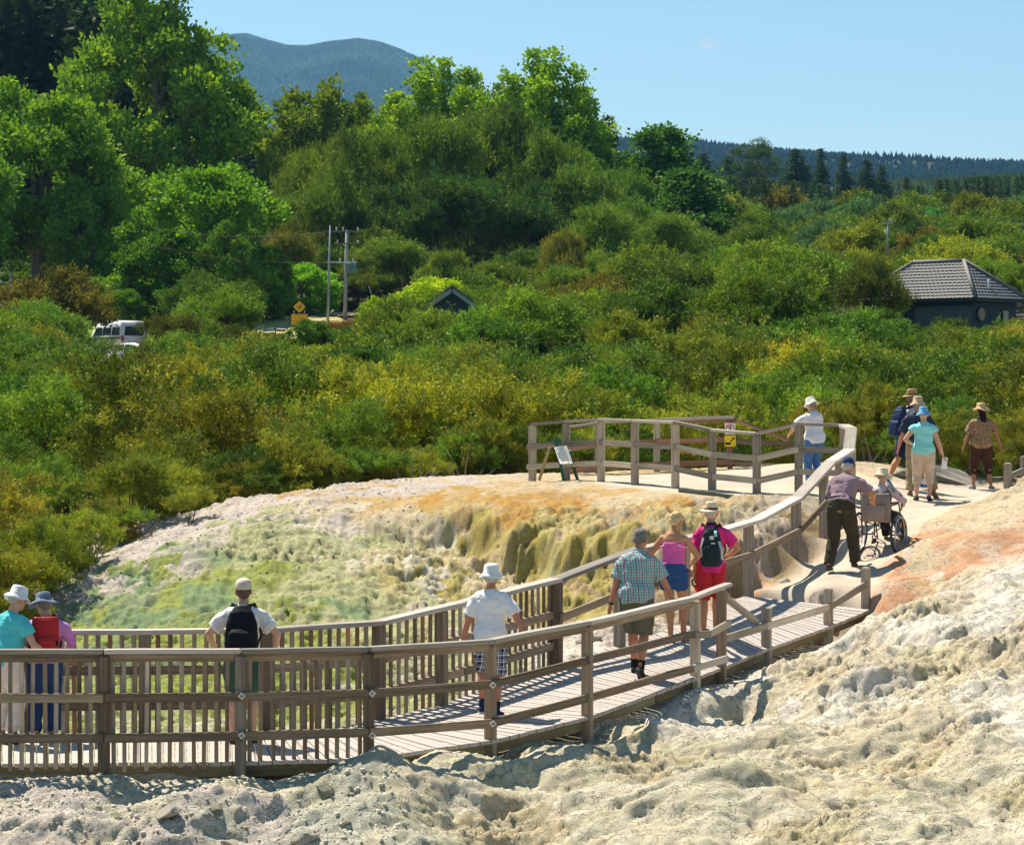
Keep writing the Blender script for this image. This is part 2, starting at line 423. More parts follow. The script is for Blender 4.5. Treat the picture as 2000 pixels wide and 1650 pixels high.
# colour of the mineral ground, laid out on the land
PK=(.66,.58,.54); GY=(.31,.37,.06); GG=(.22,.34,.16); CG=(.50,.50,.26); WH=(.76,.69,.54); ORG=(.56,.29,.045); PO=(.60,.40,.16)
CR=(.70,.56,.37); OL=(.47,.38,.09); TW=(.40,.29,.15); GC=(.46,.40,.30); SA=(.62,.52,.43); RO=(.66,.31,.15); WW=(.88,.83,.75); TN=(.74,.65,.47)
GT=(.66,.62,.47); PG=(.68,.61,.58); BG=(.54,.55,.46)
CC = [(300,1085,PK),(240,1130,PK),(450,1010,PK),(600,972,PK),(750,955,PK),(850,940,PK),(380,1050,PK),(110,1200,PK),(50,1240,PK),(150,1160,PK),
 (200,1200,GG),(250,1230,GY),(350,1150,GY),(400,1230,GY),(480,1100,GY),(420,1090,GG),(520,1170,GY),(350,1330,GY),(150,1330,GY),(500,1330,GY),(600,1250,GY),(650,1330,GY),(560,1060,CG),(450,1060,CG),(50,1350,GY),
 (560,1130,GY),(640,1190,GG),(620,1270,GY),(300,1180,GG),(450,1170,GG),(550,1200,GY),(260,1290,GG),(600,1120,CG),(700,1060,CG),(650,1170,CG),(750,1150,CG),(720,1230,CG),(800,1200,CG),(850,1150,WH),(660,1020,PK),(780,1090,WH),(850,1060,WH),(900,1110,WH),(800,1010,CR),(870,990,PO),(760,990,PO),(900,1250,CG),(850,1300,CG),
 (920,965,PO),(980,972,ORG),(1050,985,ORG),(1110,1000,ORG),(1000,1010,ORG),(1180,965,PO),(1200,1015,ORG),(1260,1000,ORG),(1330,985,ORG),(1150,1035,PO),(1000,943,CR),(1100,945,CR),(1060,1035,CR),(1280,965,CR),(1160,1000,CR),(1230,985,CR),
 (920,1010,OL),(980,1040,OL),(1010,1070,OL),(1060,1080,OL),(1060,1120,CG),(1120,1120,OL),(1160,1090,OL),(1200,1120,OL),(1240,1060,OL),(1200,1160,OL),(1150,1170,OL),(960,1110,CR),(1000,1150,CR),(1060,1170,OL),
 (1130,1250,PK),(1180,1260,PK),(1250,1190,TW),(1300,1160,TW),(1400,1120,TW),(1450,1100,TW),(1550,1075,TW),(1590,1040,TW),(1420,1010,GC),(1500,1020,GC),(1560,985,GC),(1350,1030,GC),(1400,975,CR),(1380,1050,PO),
 (1700,1100,SA),(1650,1150,SA),(1800,985,SA),(1700,1000,SA),(1500,955,SA),(1350,950,SA),(1580,940,SA),(1900,970,SA),(1500,920,PO),(1650,915,CR),(1200,938,CR),
 (1900,1000,CR),(1850,1040,CR),(1980,975,CR),(1850,1090,RO),(1950,1055,RO),(2000,1070,RO),(1790,1130,RO),(1760,1170,RO),(1900,1100,WH),(1820,1150,WW),(1980,1110,WW),
 (1900,1180,WW),(1700,1260,WW),(1600,1310,WW),(1500,1320,WW),(1450,1380,WW),(1400,1340,WW),(1950,1250,WW),(1750,1330,WW),(1850,1340,TN),(1990,1400,WW),(1600,1400,WW),(1700,1420,TN),(1550,1470,TN),(1800,1500,TN),(1900,1430,TN),(1950,1540,GT),
 (1650,1560,TN),(1500,1560,TN),(1450,1600,GT),(1300,1550,GT),(1250,1450,GT),(1200,1420,TN),(1350,1420,WW),(1750,1620,GT),(1900,1630,WH),(1400,1640,TN),
 (1100,1450,TN),(1000,1480,WH),(1050,1550,WH),(900,1440,WH),(850,1500,TN),(950,1580,TN),(1100,1620,GT),(900,1640,BG),(700,1500,GT),(750,1580,BG),(650,1560,GT),(680,1640,BG),
 (100,1600,PG),(200,1550,PG),(300,1560,GT),(400,1570,GT),(500,1540,TN),(400,1640,PG),(550,1620,PG),(0,1640,PK),(100,1645,PK),(560,1560,WH),(50,1540,GT)]
_cc = [(hit(a, b), c) for a, b, c in CC]
CCX = np.array([c[0] for c in _cc]); CCC = np.array([c[1] for c in _cc])
def ground_colour(x, y):
    wx = x + (fbm(x * 1.1, y * 0.8, 71, 4) - .5) * 1.9; wy = y + (fbm(x * 1.1, y * 0.8, 93, 4) - .5) * 2.2
    xf = wx.ravel(); yf = wy.ravel(); out = np.zeros((len(xf), 3))
    for i in range(0, len(xf), 30000):
        d2 = (xf[i:i + 30000, None] - CCX[:, 0]) ** 2 + (yf[i:i + 30000, None] - CCX[:, 1]) ** 2 * 0.55 + 0.01
        w = d2 ** -2.2
        out[i:i + 30000] = (w @ CCC) / w.sum(1)[:, None]
    return out

# ------------------------------------------------------------------ detailed thermal ground
def axis_steps(a):
    out = [a[0][0]]
    for (s, e, st) in a:
        while out[-1] < e - 1e-6: out.append(min(out[-1] + st, e))
    return np.array(out)
xs = axis_steps([(-16, -6.6, .25), (-6.6, 9.0, .026), (9.0, 18, .25)])
ys = axis_steps([(8, 21.5, .25), (21.5, 35, .03), (35, 49.5, .05), (49.5, 57, .2)])
GX, GY_ = np.meshgrid(xs, ys)
near = inpoly(GX, GY_, NEARP)
pth = inpoly(GX, GY_, PATH); pd = edge_dist(GX, GY_, PATH); pd = np.where(pth, -pd, pd)
NF = [(p.x, p.y) for p in NE] + [(p.x, p.y) for p in reversed(FE)]
dk = inpoly(GX, GY_, NF); dd = edge_dist(GX, GY_, NF); dd = np.where(dk, 0, dd)
rimmask = np.exp(-((GY_ - 40.0) / 3.2) ** 2) * (1 - near) * np.clip((GX + 3) / 2, 0, 1) * np.clip((4.0 - GX) / 1.5, 0, 1)
wy = ((ridged(GX * 0.75 + 1.3 * fbm(GX * .5, GY_ * .5, 4, 3), GY_ * 0.35, 5, 4, .6) - .62) * 1.0 + (fbm(GX * .45, GY_ * .3, 7, 3) - .5) * 1.6 + (fbm(GX * 3.1, GY_ * 2, 14, 3) - .5) * .5) * rimmask
wx = (fbm(GX * 1.1, GY_ * 0.6, 6, 3) - .5) * 0.5 * (1 - np.clip(-pd, 0, 1))
wx = wx * np.clip(dd * 2, 0, 1) * np.clip(pd * 2, 0, 1); wy = wy * np.clip(pd * 1.5, 0, 1) * np.clip(dd * 1.5, 0, 1)
GZ = hs(GX + wx, GY_ + wy)
smooth_top = np.clip((GY_ - 42.2) / 1.2, 0, 1) * np.clip((GX + 3.5) / 1.5, 0, 1) * (1 - near)      # smooth terraces
mtop = np.exp(-(((GX - 7.4) / 2.2) ** 2 + ((GY_ - 38.3) / 3.2) ** 2)) * near
soft = np.clip(np.maximum(smooth_top, mtop * 1.35), 0, 1)
gravel = np.clip(1 - np.abs((GY_ - (45.2 + 0.55 * np.clip(GX + 3, -9, 0) * 1.0)) / 2.2), 0, 1) * (GX < -1) * (1 - near)
edge = np.clip(pd / 0.5, 0, 1) * (0.25 + 0.75 * np.clip(dd / 0.6, 0, 1))
A = edge * (1 - 0.82 * soft) * (1 - 0.6 * gravel)
q = 0.6
sx = GX * 0.86 + GY_ * 0.5; sy = GY_ * 0.86 - GX * 0.5     # flow lines run diagonally across the rock
fine0 = fbm(GX * 4, GY_ * 4, 57, 4) - .5
def billow(x, y, s_, o=3, g=.5):
    r = 0; a_ = 1.0; t = 0
    for i in range(o):
        r = r + a_ * np.sqrt(np.abs(2 * vnoise(x, y, s_ + i * 13) - 1) ** 2 + .004); t += a_; a_ *= g
        x, y = (x * 1.6 + y * 1.2) + 3.3, (y * 1.6 - x * 1.2) + 8.7
    return r / t
farF = (~near)
k1 = fbm(GX * 1.2, GY_ * 1.2, 301, 3) - .5; k2 = fbm(GX * 1.2 + 9, GY_ * 1.2, 302, 3) - .5
big = (fbm(sx * 0.42 + .3 * k1, sy * 0.62, 11, 3) - .5) * np.where(farF, .35, .85)
bil = (billow(sx * 0.62 + k1 * .9, sy * 1.15 + k2 * .9, 211, 3) - .4) * np.where(farF, .14, .34)
w1 = -(worley(sx * 1.5 + k1 * 1.6 + fine0 * .5, sy * 2.5 + k2 * 1.6 + fine0 * .5, 41) ** 2) * .13
rough = np.clip(fbm(GX * .75 + 3, GY_ * .75, 9, 3) * 4.2 - 1.7, 0.06, 1.15)
w2 = -(worley(sx * 4.2 + fine0 * 1.6, sy * 6.4 + k1 * 2, 43) ** 2) * .12 * rough
w3 = -(worley(sx * 11 + fine0 * 3, sy * 15 + k2 * 3, 47) ** 2) * .05 * rough
fine = (fbm(GX * 14, GY_ * 14, 51, 3, .6) - .5) * (.018 + .026 * rough)
flow = (ridged(sx * .8 + k1, sy * 5.5 + k2 * 2, 61, 3) - .6) * .05 * (1.2 - rough)
nd = np.clip(dd / 2.2, 0, 1); big = np.where(near, np.minimum(big, 0) + np.maximum(big, 0) * nd, big); bil = np.where(near, bil * (.3 + .7 * nd), bil)
crust = (np.clip(ridged(sx * 2.4 + k1 * 1.5, sy * 5.2 + k2 * 2.5, 67, 4, .6) - .45, 0, 1) ** 2) * .34 * (.35 + .65 * rough) * np.where(farF, .6, 1)
GZ = GZ - .09 * (1 - np.clip(dd / 1.6, 0, 1)) * near * np.clip(pd / .8, 0, 1) * (GX < 1.5)
GZ = GZ + A * (crust + big + bil + w1 + w2 + w3 + fine + flow) + A * .03
GZ += rimmask * edge * ((ridged(GX * 2.6 + k1, GY_ * 1.6 + k2, 63, 5, .65) - .6) * .30 - worley(GX * 2.2 + k1 * 2, GY_ * 2.6 + k2 * 2, 64) ** 2 * .16)
GZ += (ridged(GX * 5.5, GY_ * 0.9, 61, 3) - .6) * 0.10 * farF * A * np.clip((GY_ - 30) / 2, 0, 1)
T1 = fbm(sx * 1.1 + fine0 * .25, sy * 2.0 + fine0 * .25, 201, 3) * 8; l1 = T1 - np.floor(T1)
GZ += A * (l1 ** 2.5) * .045 * np.clip(fbm(GX * .8, GY_ * .8, 205, 2) * 2.6 - .8, 0, 1)
GZ += (fbm(GX * 5, GY_ * 5, 77, 4) - .5) * 0.045 * soft * edge + (fbm(GX * 2, GY_ * 2, 78, 4) - .5) * 0.06 * np.clip(-pd, 0, 1)
bd = np.full(GX.shape, 1e9); dz_ = np.zeros(GX.shape)
for E_ in (NE, FE):
    for i in range(len(E_) - 1):
        v_ = E_[i + 1] - E_[i]; t_ = np.clip(((GX - E_[i].x) * v_.x + (GY_ - E_[i].y) * v_.y) / (v_.x ** 2 + v_.y ** 2), 0, 1)
        e_ = np.hypot(GX - E_[i].x - t_ * v_.x, GY_ - E_[i].y - t_ * v_.y); dz_ = np.where(e_ < bd, E_[i].z + t_ * v_.z, dz_); bd = np.minimum(bd, e_)
GZ = np.where(dd < 0.10, np.minimum(GZ, dz_ - 0.12), GZ)
COLR = ground_colour(GX, GY_)
C2 = ground_colour(GX + 1.0 + 1.2 * fbm(GX * .5, GY_ * .5, 301, 2), GY_ * 1.0 - 1.4)
def sst(v, a, b):
    t = np.clip((v - a) / (b - a), 0, 1); return (t * t * (3 - 2 * t)).ravel()[:, None]
pm = sst(fbm(GX * 2.2, GY_ * 1.1, 303, 5, .6), .55, .59)
COLR = COLR * (1 - pm) + C2 * pm
drip = sst(fbm(GX * 5.5, GY_ * .55, 307, 4, .6), .50, .60) * sst(rimmask, .1, .5)
COLR = COLR * (1 - drip * .6) + np.array((.62, .52, .22)) * drip * .6
stain = sst(rough + .25 * (fbm(GX * 4, GY_ * 4, 311, 4) - .5), .45, .85) * near.ravel()[:, None] * (1 - mtop.ravel()[:, None].clip(0, 1))
COLR = COLR * (1 - stain * .55) + np.array((.60, .47, .25)) * stain * .55
st2 = sst(fbm(GX * 1.4, GY_ * 1.8, 313, 5, .62), .58, .66) * near.ravel()[:, None]
COLR = COLR * (1 - st2 * .3) + np.array((.62, .58, .30)) * st2 * .3
pathm = np.clip(-pd.ravel() * 3, 0, 1)[:, None]
COLR = COLR * (1 - pathm) + np.array(SA) * (0.9 + .2 * fbm(GX * 2, GY_ * 2, 321, 4).ravel()[:, None]) * pathm
vr = fbm(sx.ravel() * 3, sy.ravel() * 5, 101, 4)
COLR = COLR * (0.86 + 0.30 * vr[:, None])
COLR = COLR * np.where(near.ravel(), .83, .78)[:, None] * np.array((1.0, .98, .95))
GV = np.stack([GX.ravel(), GY_.ravel(), GZ.ravel()], 1)
ny, nx = GX.shape
idx = np.arange(ny * nx).reshape(ny, nx)
Q = np.stack([idx[:-1, :-1], idx[:-1, 1:], idx[1:, 1:], idx[1:, :-1]], -1).reshape(-1, 4)
fn = near[:-1, :-1].ravel(); fp = pth[:-1, :-1].ravel()

def mat_mineral(name, bump=0.8, spots=0.35):
    m, nt, out = nt_new(name)
    b = N(nt, 'ShaderNodeBsdfPrincipled'); b.inputs['Roughness'].default_value = 0.92; b.inputs['Specular IOR Level'].default_value = 0.12
    at = N(nt, 'ShaderNodeAttribute', attribute_name='tint')
    tc = N(nt, 'ShaderNodeTexCoord')
    f1 = noise(nt, tc.outputs['Object'], 3.5, 8, 0.65); f2 = noise(nt, tc.outputs['Object'], 22, 6, 0.7); f3 = noise(nt, tc.outputs['Object'], 75, 4, 0.75)
    c = mixc(nt, mapr(nt, f1, 0.35, 0.7, 0, spots), at.outputs['Color'], (0.60, 0.55, 0.46))
    c = mixc(nt, mapr(nt, f1, 0.5, 0.25, 0, spots * .9), c, (0.30, 0.23, 0.12))
    c = mixc(nt, 1.0, c, mapr(nt, f2, 0.25, 0.75, 0.74, 1.24), 'MULTIPLY')
    c = mixc(nt, 1.0, c, mapr(nt, f3, 0.3, 0.7, 0.86, 1.12), 'MULTIPLY')
    L_(nt, c, b.inputs['Base Color'])
    hsum = math_(nt, 'ADD', math_(nt, 'MULTIPLY', f2, 1.0), math_(nt, 'MULTIPLY', f3, 0.5))
    vo = N(nt, 'ShaderNodeTexVoronoi'); vo.feature = 'DISTANCE_TO_EDGE'; vo.inputs['Scale'].default_value = 5.0
    wv = N(nt, 'ShaderNodeTexNoise'); wv.inputs['Scale'].default_value = 4; wv.inputs['Detail'].default_value = 5; L_(nt, tc.outputs['Object'], wv.inputs['Vector'])
    wa = N(nt, 'ShaderNodeVectorMath', operation='MULTIPLY_ADD'); L_(nt, wv.outputs['Color'], wa.inputs[0]); wa.inputs[1].default_value = (.9, .9, .9); L_(nt, tc.outputs['Object'], wa.inputs[2]); L_(nt, wa.outputs[0], vo.inputs['Vector'])
    vo2 = N(nt, 'ShaderNodeTexVoronoi'); vo2.feature = 'DISTANCE_TO_EDGE'; vo2.inputs['Scale'].default_value = 15.0; L_(nt, wa.outputs[0], vo2.inputs['Vector'])
    crack = math_(nt, 'MULTIPLY', mapr(nt, vo.outputs['Distance'], 0.0, 0.06, 1, 0, True), mapr(nt, f1, .40, .56, 0, 1))
    crack = math_(nt, 'MAXIMUM', crack, math_(nt, 'MULTIPLY', mapr(nt, vo2.outputs['Distance'], 0.0, 0.09, .8, 0, True), mapr(nt, f2, .5, .62, 0, 1)))
    c = mixc(nt, math_(nt, 'MULTIPLY', crack, 1.1 * bump), c, (.16, .13, .08)); L_(nt, c, b.inputs['Base Color'])
    hsum = math_(nt, 'SUBTRACT', hsum, math_(nt, 'MULTIPLY', crack, 1.3))
    bp = N(nt, 'ShaderNodeBump'); bp.inputs['Strength'].default_value = bump; bp.inputs['Distance'].default_value = 0.05
    L_(nt, hsum, bp.inputs['Height']); L_(nt, bp.outputs[0], b.inputs['Normal'])
    L_(nt, b.outputs[0], out.inputs[0])
    return m
M_ROCK = mat_mineral('mineral_rock', 0.62, 0.42)
M_SLOPE = mat_mineral('mineral_slope', 0.55, 0.15)
M_PATH = mat_mineral('sandy_path', 0.12, 0.05)
def ground_piece(name, sel, mat):
    q_ = Q[sel]; used, inv = np.unique(q_, return_inverse=True)
    me = mesh_np(name, GV[used], inv.reshape(-1, 4), COLR[used], smooth=True)
    return tag(link(name, me, mat), kind='structure')
ground_piece('rock_ground', fn & ~fp, M_ROCK)
ground_piece('hillside', ~fn & ~fp, M_SLOPE)
ground_piece('path', fp, M_PATH)
def gzr(x, y):
    """height of the finished detailed ground"""
    i = np.searchsorted(xs, x); j = np.searchsorted(ys, y)
    if i <= 0 or j <= 0 or i >= nx or j >= ny: return gz(x, y)
    tx = (x - xs[i - 1]) / (xs[i] - xs[i - 1]); ty = (y - ys[j - 1]) / (ys[j] - ys[j - 1])
    return float((GZ[j - 1, i - 1] * (1 - tx) + GZ[j - 1, i] * tx) * (1 - ty) + (GZ[j, i - 1] * (1 - tx) + GZ[j, i] * tx) * ty)

# ------------------------------------------------------------------ valley floor to the horizon, one sheet
ua = np.linspace(-2.2, 4.2, 150); da = np.concatenate([np.array([44, 46, 48, 50, 52, 54, 56, 58.]), np.geomspace(60, 7600, 150)])
UU, DD_ = np.meshgrid(ua, da)
VX = (UU - 1) * 1000 / F * DD_; VY = DD_
inside = (VY < 56.5)
VZ = hs(VX, VY) - np.where(VY < 57.5, 0.25, 0.0)
VZ = np.where((VY < 53) & (VX > -16) & (VX < 18), VZ - 2.0, VZ)
i2 = np.arange(VX.size).reshape(VX.shape)
Q2 = np.stack([i2[:-1, :-1], i2[:-1, 1:], i2[1:, 1:], i2[1:, :-1]], -1).reshape(-1, 4)
me = mesh_np('ground', np.stack([VX.ravel(), VY.ravel(), VZ.ravel()], 1), Q2, None, True)
M_SOIL = mat_basic('valley_soil', (0.05, 0.045, 0.02), 0.95, 0.4, 0.12)
tag(link('ground', me, M_SOIL), kind='structure')
# ================================================================== boardwalk
W_DARK = mat_wood('weathered_wood_brown', (0.13, 0.09, 0.06), (0.36, 0.275, 0.20))
W_GREY = mat_wood('weathered_wood_grey', (0.24, 0.20, 0.16), (0.52, 0.45, 0.37))
W_RAIL = mat_wood('silvered_handrail', (0.24, 0.205, 0.18), (0.48, 0.43, 0.385))
W_RED = mat_wood('newer_red_timber', (0.30, 0.15, 0.09), (0.45, 0.26, 0.17))
W_PALE = mat_wood('pale_timber', (0.34, 0.295, 0.25), (0.52, 0.465, 0.41))
W_DECK = mat_wood('decking_timber', (0.42, 0.36, 0.33), (0.60, 0.54, 0.50), 22, 0.9, 0.15)
M_BOLT = mat_basic('galvanised_plate', (0.62, 0.58, 0.54), 0.55, 0.1, 40, metal=0.2)
M_IRON = mat_basic('dark_bolt', (0.08, 0.08, 0.09), 0.5, 0.1, 40, metal=0.5)
M_MESHSTRIP = mat_basic('anti_slip_strip', (0.17, 0.16, 0.16), 0.95, 0.5, 60)

def resample(a, b, step):
    mid = [p.lerp(q, .5) for p, q in zip(a, b)]
    s = [0.0]
    for i in range(1, len(mid)): s.append(s[-1] + (mid[i] - mid[i - 1]).length)
    out = []; t = 0.0
    while t < s[-1]:
        i = max(k for k in range(len(s)) if s[k] <= t + 1e-9); i = min(i, len(s) - 2)
        f = (t - s[i]) / (s[i + 1] - s[i])
        out.append((a[i].lerp(a[i + 1], f), b[i].lerp(b[i + 1], f))); t += step
    return out
bw = empty('boardwalk', NE[4], 'grey timber boardwalk ramp running between the fences up to the sandy path', 'boardwalk')
rows = resample(NE, FE, 0.118)
def strip_mesh(rows, w, th, dz, e0=0.0, e1=1.0, jit=0.0):
    bm = bmesh.new(); off = bw.location
    for i in range(len(rows) - 1):
        a0, b0 = rows[i]; a1, b1 = rows[i + 1]
        j0 = rnd.uniform(-jit, jit); zz = rnd.uniform(-0.002, 0.002)
        p = [a0.lerp(b0, e0 - j0 * .3), a0.lerp(a1, w).lerp(b0.lerp(b1, w), e0 - j0 * .3), a0.lerp(a1, w).lerp(b0.lerp(b1, w), e1 + j0), a0.lerp(b0, e1 + j0)]
        p = [x - off + Vector((0, 0, dz + zz)) for x in p]
        t = [bm.verts.new(x) for x in p]; bt = [bm.verts.new(x - Vector((0, 0, th))) for x in p]
        bm.faces.new(t); bm.faces.new(bt[::-1])
        for k in range(4): bm.faces.new((t[k], bt[k], bt[(k + 1) % 4], t[(k + 1) % 4]))
    return bm
from_bm('decking', strip_mesh(rows, 0.90, 0.04, 0.0, -0.03, 1.0, 0.012), W_DECK, bw)
# worn anti-slip netting stapled to every second board
bm = bmesh.new()
for i in range(0, len(rows) - 1, 2):
    a0, b0 = rows[i]; a1, b1 = rows[i + 1]
    k = int((b0 - a0).length / 0.045)
    for j in range(k):
        if rnd.random() < 0.12: continue
        t0 = (j + .12) / k; t1 = (j + .66) / k
        p = [a0.lerp(a1, s).lerp(b0.lerp(b1, s), t) - bw.location + Vector((0, 0, 0.006)) for s, t in ((0.66, t0), (0.84, t0), (0.84, t1), (0.66, t1))]
        bm.faces.new([bm.verts.new(q_) for q_ in p])
from_bm('anti_slip_netting', bm, M_MESHSTRIP, bw)
M_EDGE = mat_wood('mossy_bearer', (0.13, 0.11, 0.06), (0.28, 0.24, 0.14))
for i in range(len(NE) - 1):
    a, b = NE[i].copy(), NE[i + 1].copy(); n_ = (FE[i] - NE[i]).normalized() * 0.05
    bar('bearer', a + n_ + Vector((0, 0, -0.105)), b + n_ + Vector((0, 0, -0.105)), 0.05, 0.12, M_EDGE, bw)

# ================================================================== fence helpers
def rail_line(par, name, pts, w, h, mat, dz=0.0, side=None, warp=0.0, over=0.0):
    out = []
    for i in range(len(pts) - 1):
        a = pts[i] + Vector((0, 0, dz)); b = pts[i + 1] + Vector((0, 0, dz))
        if side is not None:
            s = Vector((b.y - a.y, -(b.x - a.x), 0)).normalized() * side; a = a + s; b = b + s
        u = (b - a).normalized()
        out.append(bar(name, a - u * (over if i == 0 else -0.003), b + u * (over if i == len(pts) - 2 else -0.003), w, h, mat, par, warp=warp))
    return out
def post(par, base, top, w, mat, name='post', yaw=0.0, cap=False):
    up = Vector((math.sin(yaw), math.cos(yaw), 0))
    return bar(name, base, top, w, w, mat, par, up=up, bev=0.008, taper_top=cap)
def interp_z(pts, x, y):
    best = None
    for i in range(len(pts) - 1):
        a, b = pts[i], pts[i + 1]; v = (b - a).xy
        t = max(0, min(1, ((x - a.x) * v.x + (y - a.y) * v.y) / v.length_squared))
        q_ = a.lerp(b, t); dd = (q_.xy - Vector((x, y))).length
        if best is None or dd < best[0]: best = (dd, q_.z)
    return best[1]
def plate(par, p, n, s=0.055):
    """square washer with a bolt head, on the face that looks along n"""
    x, y, z = frame(n); rot = Matrix((x, y, z)).transposed() @ Matrix.Rotation(R(45 + rnd.uniform(-14, 14)), 3, 'X')
    bm = bmesh.new(); add_box(bm, p - par.location, (0.006, s, s), rot, 0.001)
    from_bm('washer_plate', bm, M_BOLT, par)
    bm = bmesh.new()
    bmesh.ops.create_cone(bm, cap_ends=True, segments=6, radius1=0.011, radius2=0.011, depth=0.012,
                          matrix=Matrix.Translation(p - par.location + n * 0.009) @ rot.to_4x4() @ Matrix.Rotation(R(90), 4, 'Y'))
    from_bm('bolt', bm, M_IRON, par)

# ---- near fence: top rail, two rails, pickets on the left half
TR = [P(-700, 1274, 24.95), P(203, 1272, 25.0), P(470, 1271, 25.25), P(718, 1267, 25.6), P(958, 1252, 26.75), P(1145, 1216, 27.95), P(1352, 1168, 30.9), P(1423, 1141, 31.7)]
nf = empty('boardwalk_fence', Vector((TR[2].x, TR[2].y, -3.8)), 'long brown timber fence on the near edge of the boardwalk, pickets along its left half', 'fence', 'timber fences of the boardwalk')
rail_line(nf, 'top_rail', TR, 0.12, 0.045, W_RAIL, warp=0.004)
rail_line(nf, 'rail_batten', [p + Vector((0, 0.03, -0.065)) for p in TR[:-1]], 0.04, 0.08, W_DARK)
ML = [P(-700, 1364, 24.9), P(203, 1363, 24.93), P(470, 1360, 25.18), P(720, 1354, 25.52), P(960, 1336, 26.68), P(1145, 1290, 27.9), P(1355, 1237, 30.85)]
LL = [P(-700, 1443, 24.9), P(203, 1441, 24.93), P(470, 1437, 25.18), P(720, 1430, 25.52), P(960, 1412, 26.68), P(1143, 1364, 27.9), P(1352, 1305, 30.85)]
rail_line(nf, 'middle_rail', ML, 0.045, 0.088, W_DARK, warp=0.003); rail_line(nf, 'bottom_rail', LL, 0.045, 0.088, W_DARK, warp=0.003)
# short end boards bolted on to the last post
ext = [P(1355, 1240, 30.8), P(1386, 1238, 31.2), P(1425, 1216, 31.6)]
rail_line(nf, 'middle_rail', ext, 0.045, 0.085, W_GREY)
rail_line(nf, 'bottom_rail', [P(1354, 1305, 30.8), P(1420, 1286, 31.55)], 0.045, 0.085, W_PALE)
for (px, pt, pb, d, m) in ((-64, 1281, 1518, 24.98, W_DARK), (-330, 1281, 1518, 24.97, W_GREY), (-600, 1282, 1519, 24.96, W_DARK), (203, 1280, 1517, 25.0, W_DARK), (470, 1280, 1508, 25.27, W_GREY), (720, 1276, 1480, 25.62, W_DARK), (958, 1261, 1440, 26.8, W_DARK),
                           (1147, 1223, 1400, 28.0, W_DARK), (1358, 1176, 1362, 30.95, W_GREY), (1409, 1152, 1338, 31.7, W_DARK)):
    t = P(px, pt, d); g = min(gzr(t.x, t.y), P(px, pb, d).z)
    post(nf, Vector((t.x, t.y, g - 0.15)), t, 0.105, m, yaw=0.03 if px < 800 else 0.45)
for px, pys, d in ((470, (1359, 1436), 25.13), (725, (1354, 1436), 25.45), (961, (1338, 1413), 26.6)):
    for py in pys: plate(nf, P(px + 2, py, d), Vector((0.05 if px < 900 else 0.35, -1, 0)).normalized())
def pickets(par, pts, top_dz, bot, step, w, th, mats, side, skip=()):
    """vertical slats set along a rail line"""
    s = 0.0; 
    for i in range(len(pts) - 1):
        a, b = pts[i], pts[i + 1]; L = (b - a).length
        while s < L:
            p = a.lerp(b, s / L); x = p.x; y = p.y
            n = Vector((b.y - a.y, -(b.x - a.x), 0)).normalized() * side
            t = Vector((x + n.x, y + n.y, p.z + top_dz + rnd.uniform(-.004, .004)))
            z0 = bot(t.x, t.y) + rnd.uniform(-.02, .02)
            if not any(abs((t.xy - Vector(k)).length) < 0.085 for k in skip):
                tilt = rnd.uniform(-.012, .012)
                bar('picket', Vector((t.x + tilt, t.y, z0)), t, w * rnd.uniform(.94, 1.06), th, rnd.choice(mats), par, up=Vector((n.x, n.y, 0)), bev=0.004)
            s += step * rnd.uniform(.97, 1.03)
        s -= L
skipn = [(P(px, 1272, d).x, d) for px, d in ((-330, 24.97), (-64, 24.98), (203, 25.0), (470, 25.27), (720, 25.62))]
pickets(nf, [TR[0].lerp(TR[1], .30), TR[1], TR[2], TR[3]], -0.07, lambda x, y: -3.80, 0.112, 0.042, 0.022, [W_DARK, W_GREY, W_DARK], -0.035, skipn)

# ---- far fence: pickets to the bend, then a rising handrail up to the lookout
FT = [P(-700, 1238, 27.35), P(130, 1234, 27.4), P(520, 1231, 27.6), P(740, 1216, 28.6), P(905, 1177, 29.6), P(1087, 1132, 31.3), P(1239, 1075, 32.7), P(1410, 1036, 35.3), P(1478, 1016, 36.5),
      P(1557, 973, 38.5), P(1622, 903, 40.1), P(1660, 879, 40.9)]
ff = empty('boardwalk_fence', Vector((FT[4].x, FT[4].y, -3.8)), 'fence on the far edge of the boardwalk, close pickets then an open rising handrail', 'fence', 'timber fences of the boardwalk')
rail_line(ff, 'top_rail', FT[:8], 0.19, 0.05, W_RAIL, warp=0.004)
rail_line(ff, 'top_rail', FT[7:], 0.20, 0.05, W_PALE, warp=0.0)
FB = {}
fposts = [(-600, 27.3, 1435), (-330, 27.33, 1434), (-60, 27.35, 1432), (283, 27.45, 1431), (520, 27.6, 1428), (740, 28.6, 1407), (862, 29.3, 1378), (1087, 31.3, 1298), (1210, 32.45, 1264), (1337, 34.1, 1218), (1462, 36.3, 1171), (1555, 38.35, 1106), (1609, 39.7, 1059), (1640, 40.45, 1045)]
for px, d, pb in fposts:
    b = P(px, pb, d); z = interp_z(FT, b.x, b.y)
    post(ff, Vector((b.x, b.y, min(b.z, gzr(b.x, b.y)) - 0.12)), Vector((b.x, b.y, z - 0.03)), 0.12, W_DARK if px < 1100 else W_GREY, yaw=0.0 if px < 600 else 0.6)
skf = [(P(px, 0, d).x, d) for px, d, _ in fposts]
F1 = FT[:6]
def deckz(x, y): return interp_z(FE, x, y)
pickets(ff, [FT[0].lerp(FT[1], .42)] + FT[1:6], -0.03, lambda x, y: deckz(x, y) - 0.06, 0.128, 0.05, 0.024, [W_DARK, W_DARK, W_RED, W_GREY], -0.055, skf)
for dz in (-0.42, -0.80):
    rail_line(ff, 'middle_rail', [p + Vector((0, 0.04, dz)) for p in FT[:6]], 0.045, 0.095, W_DARK)
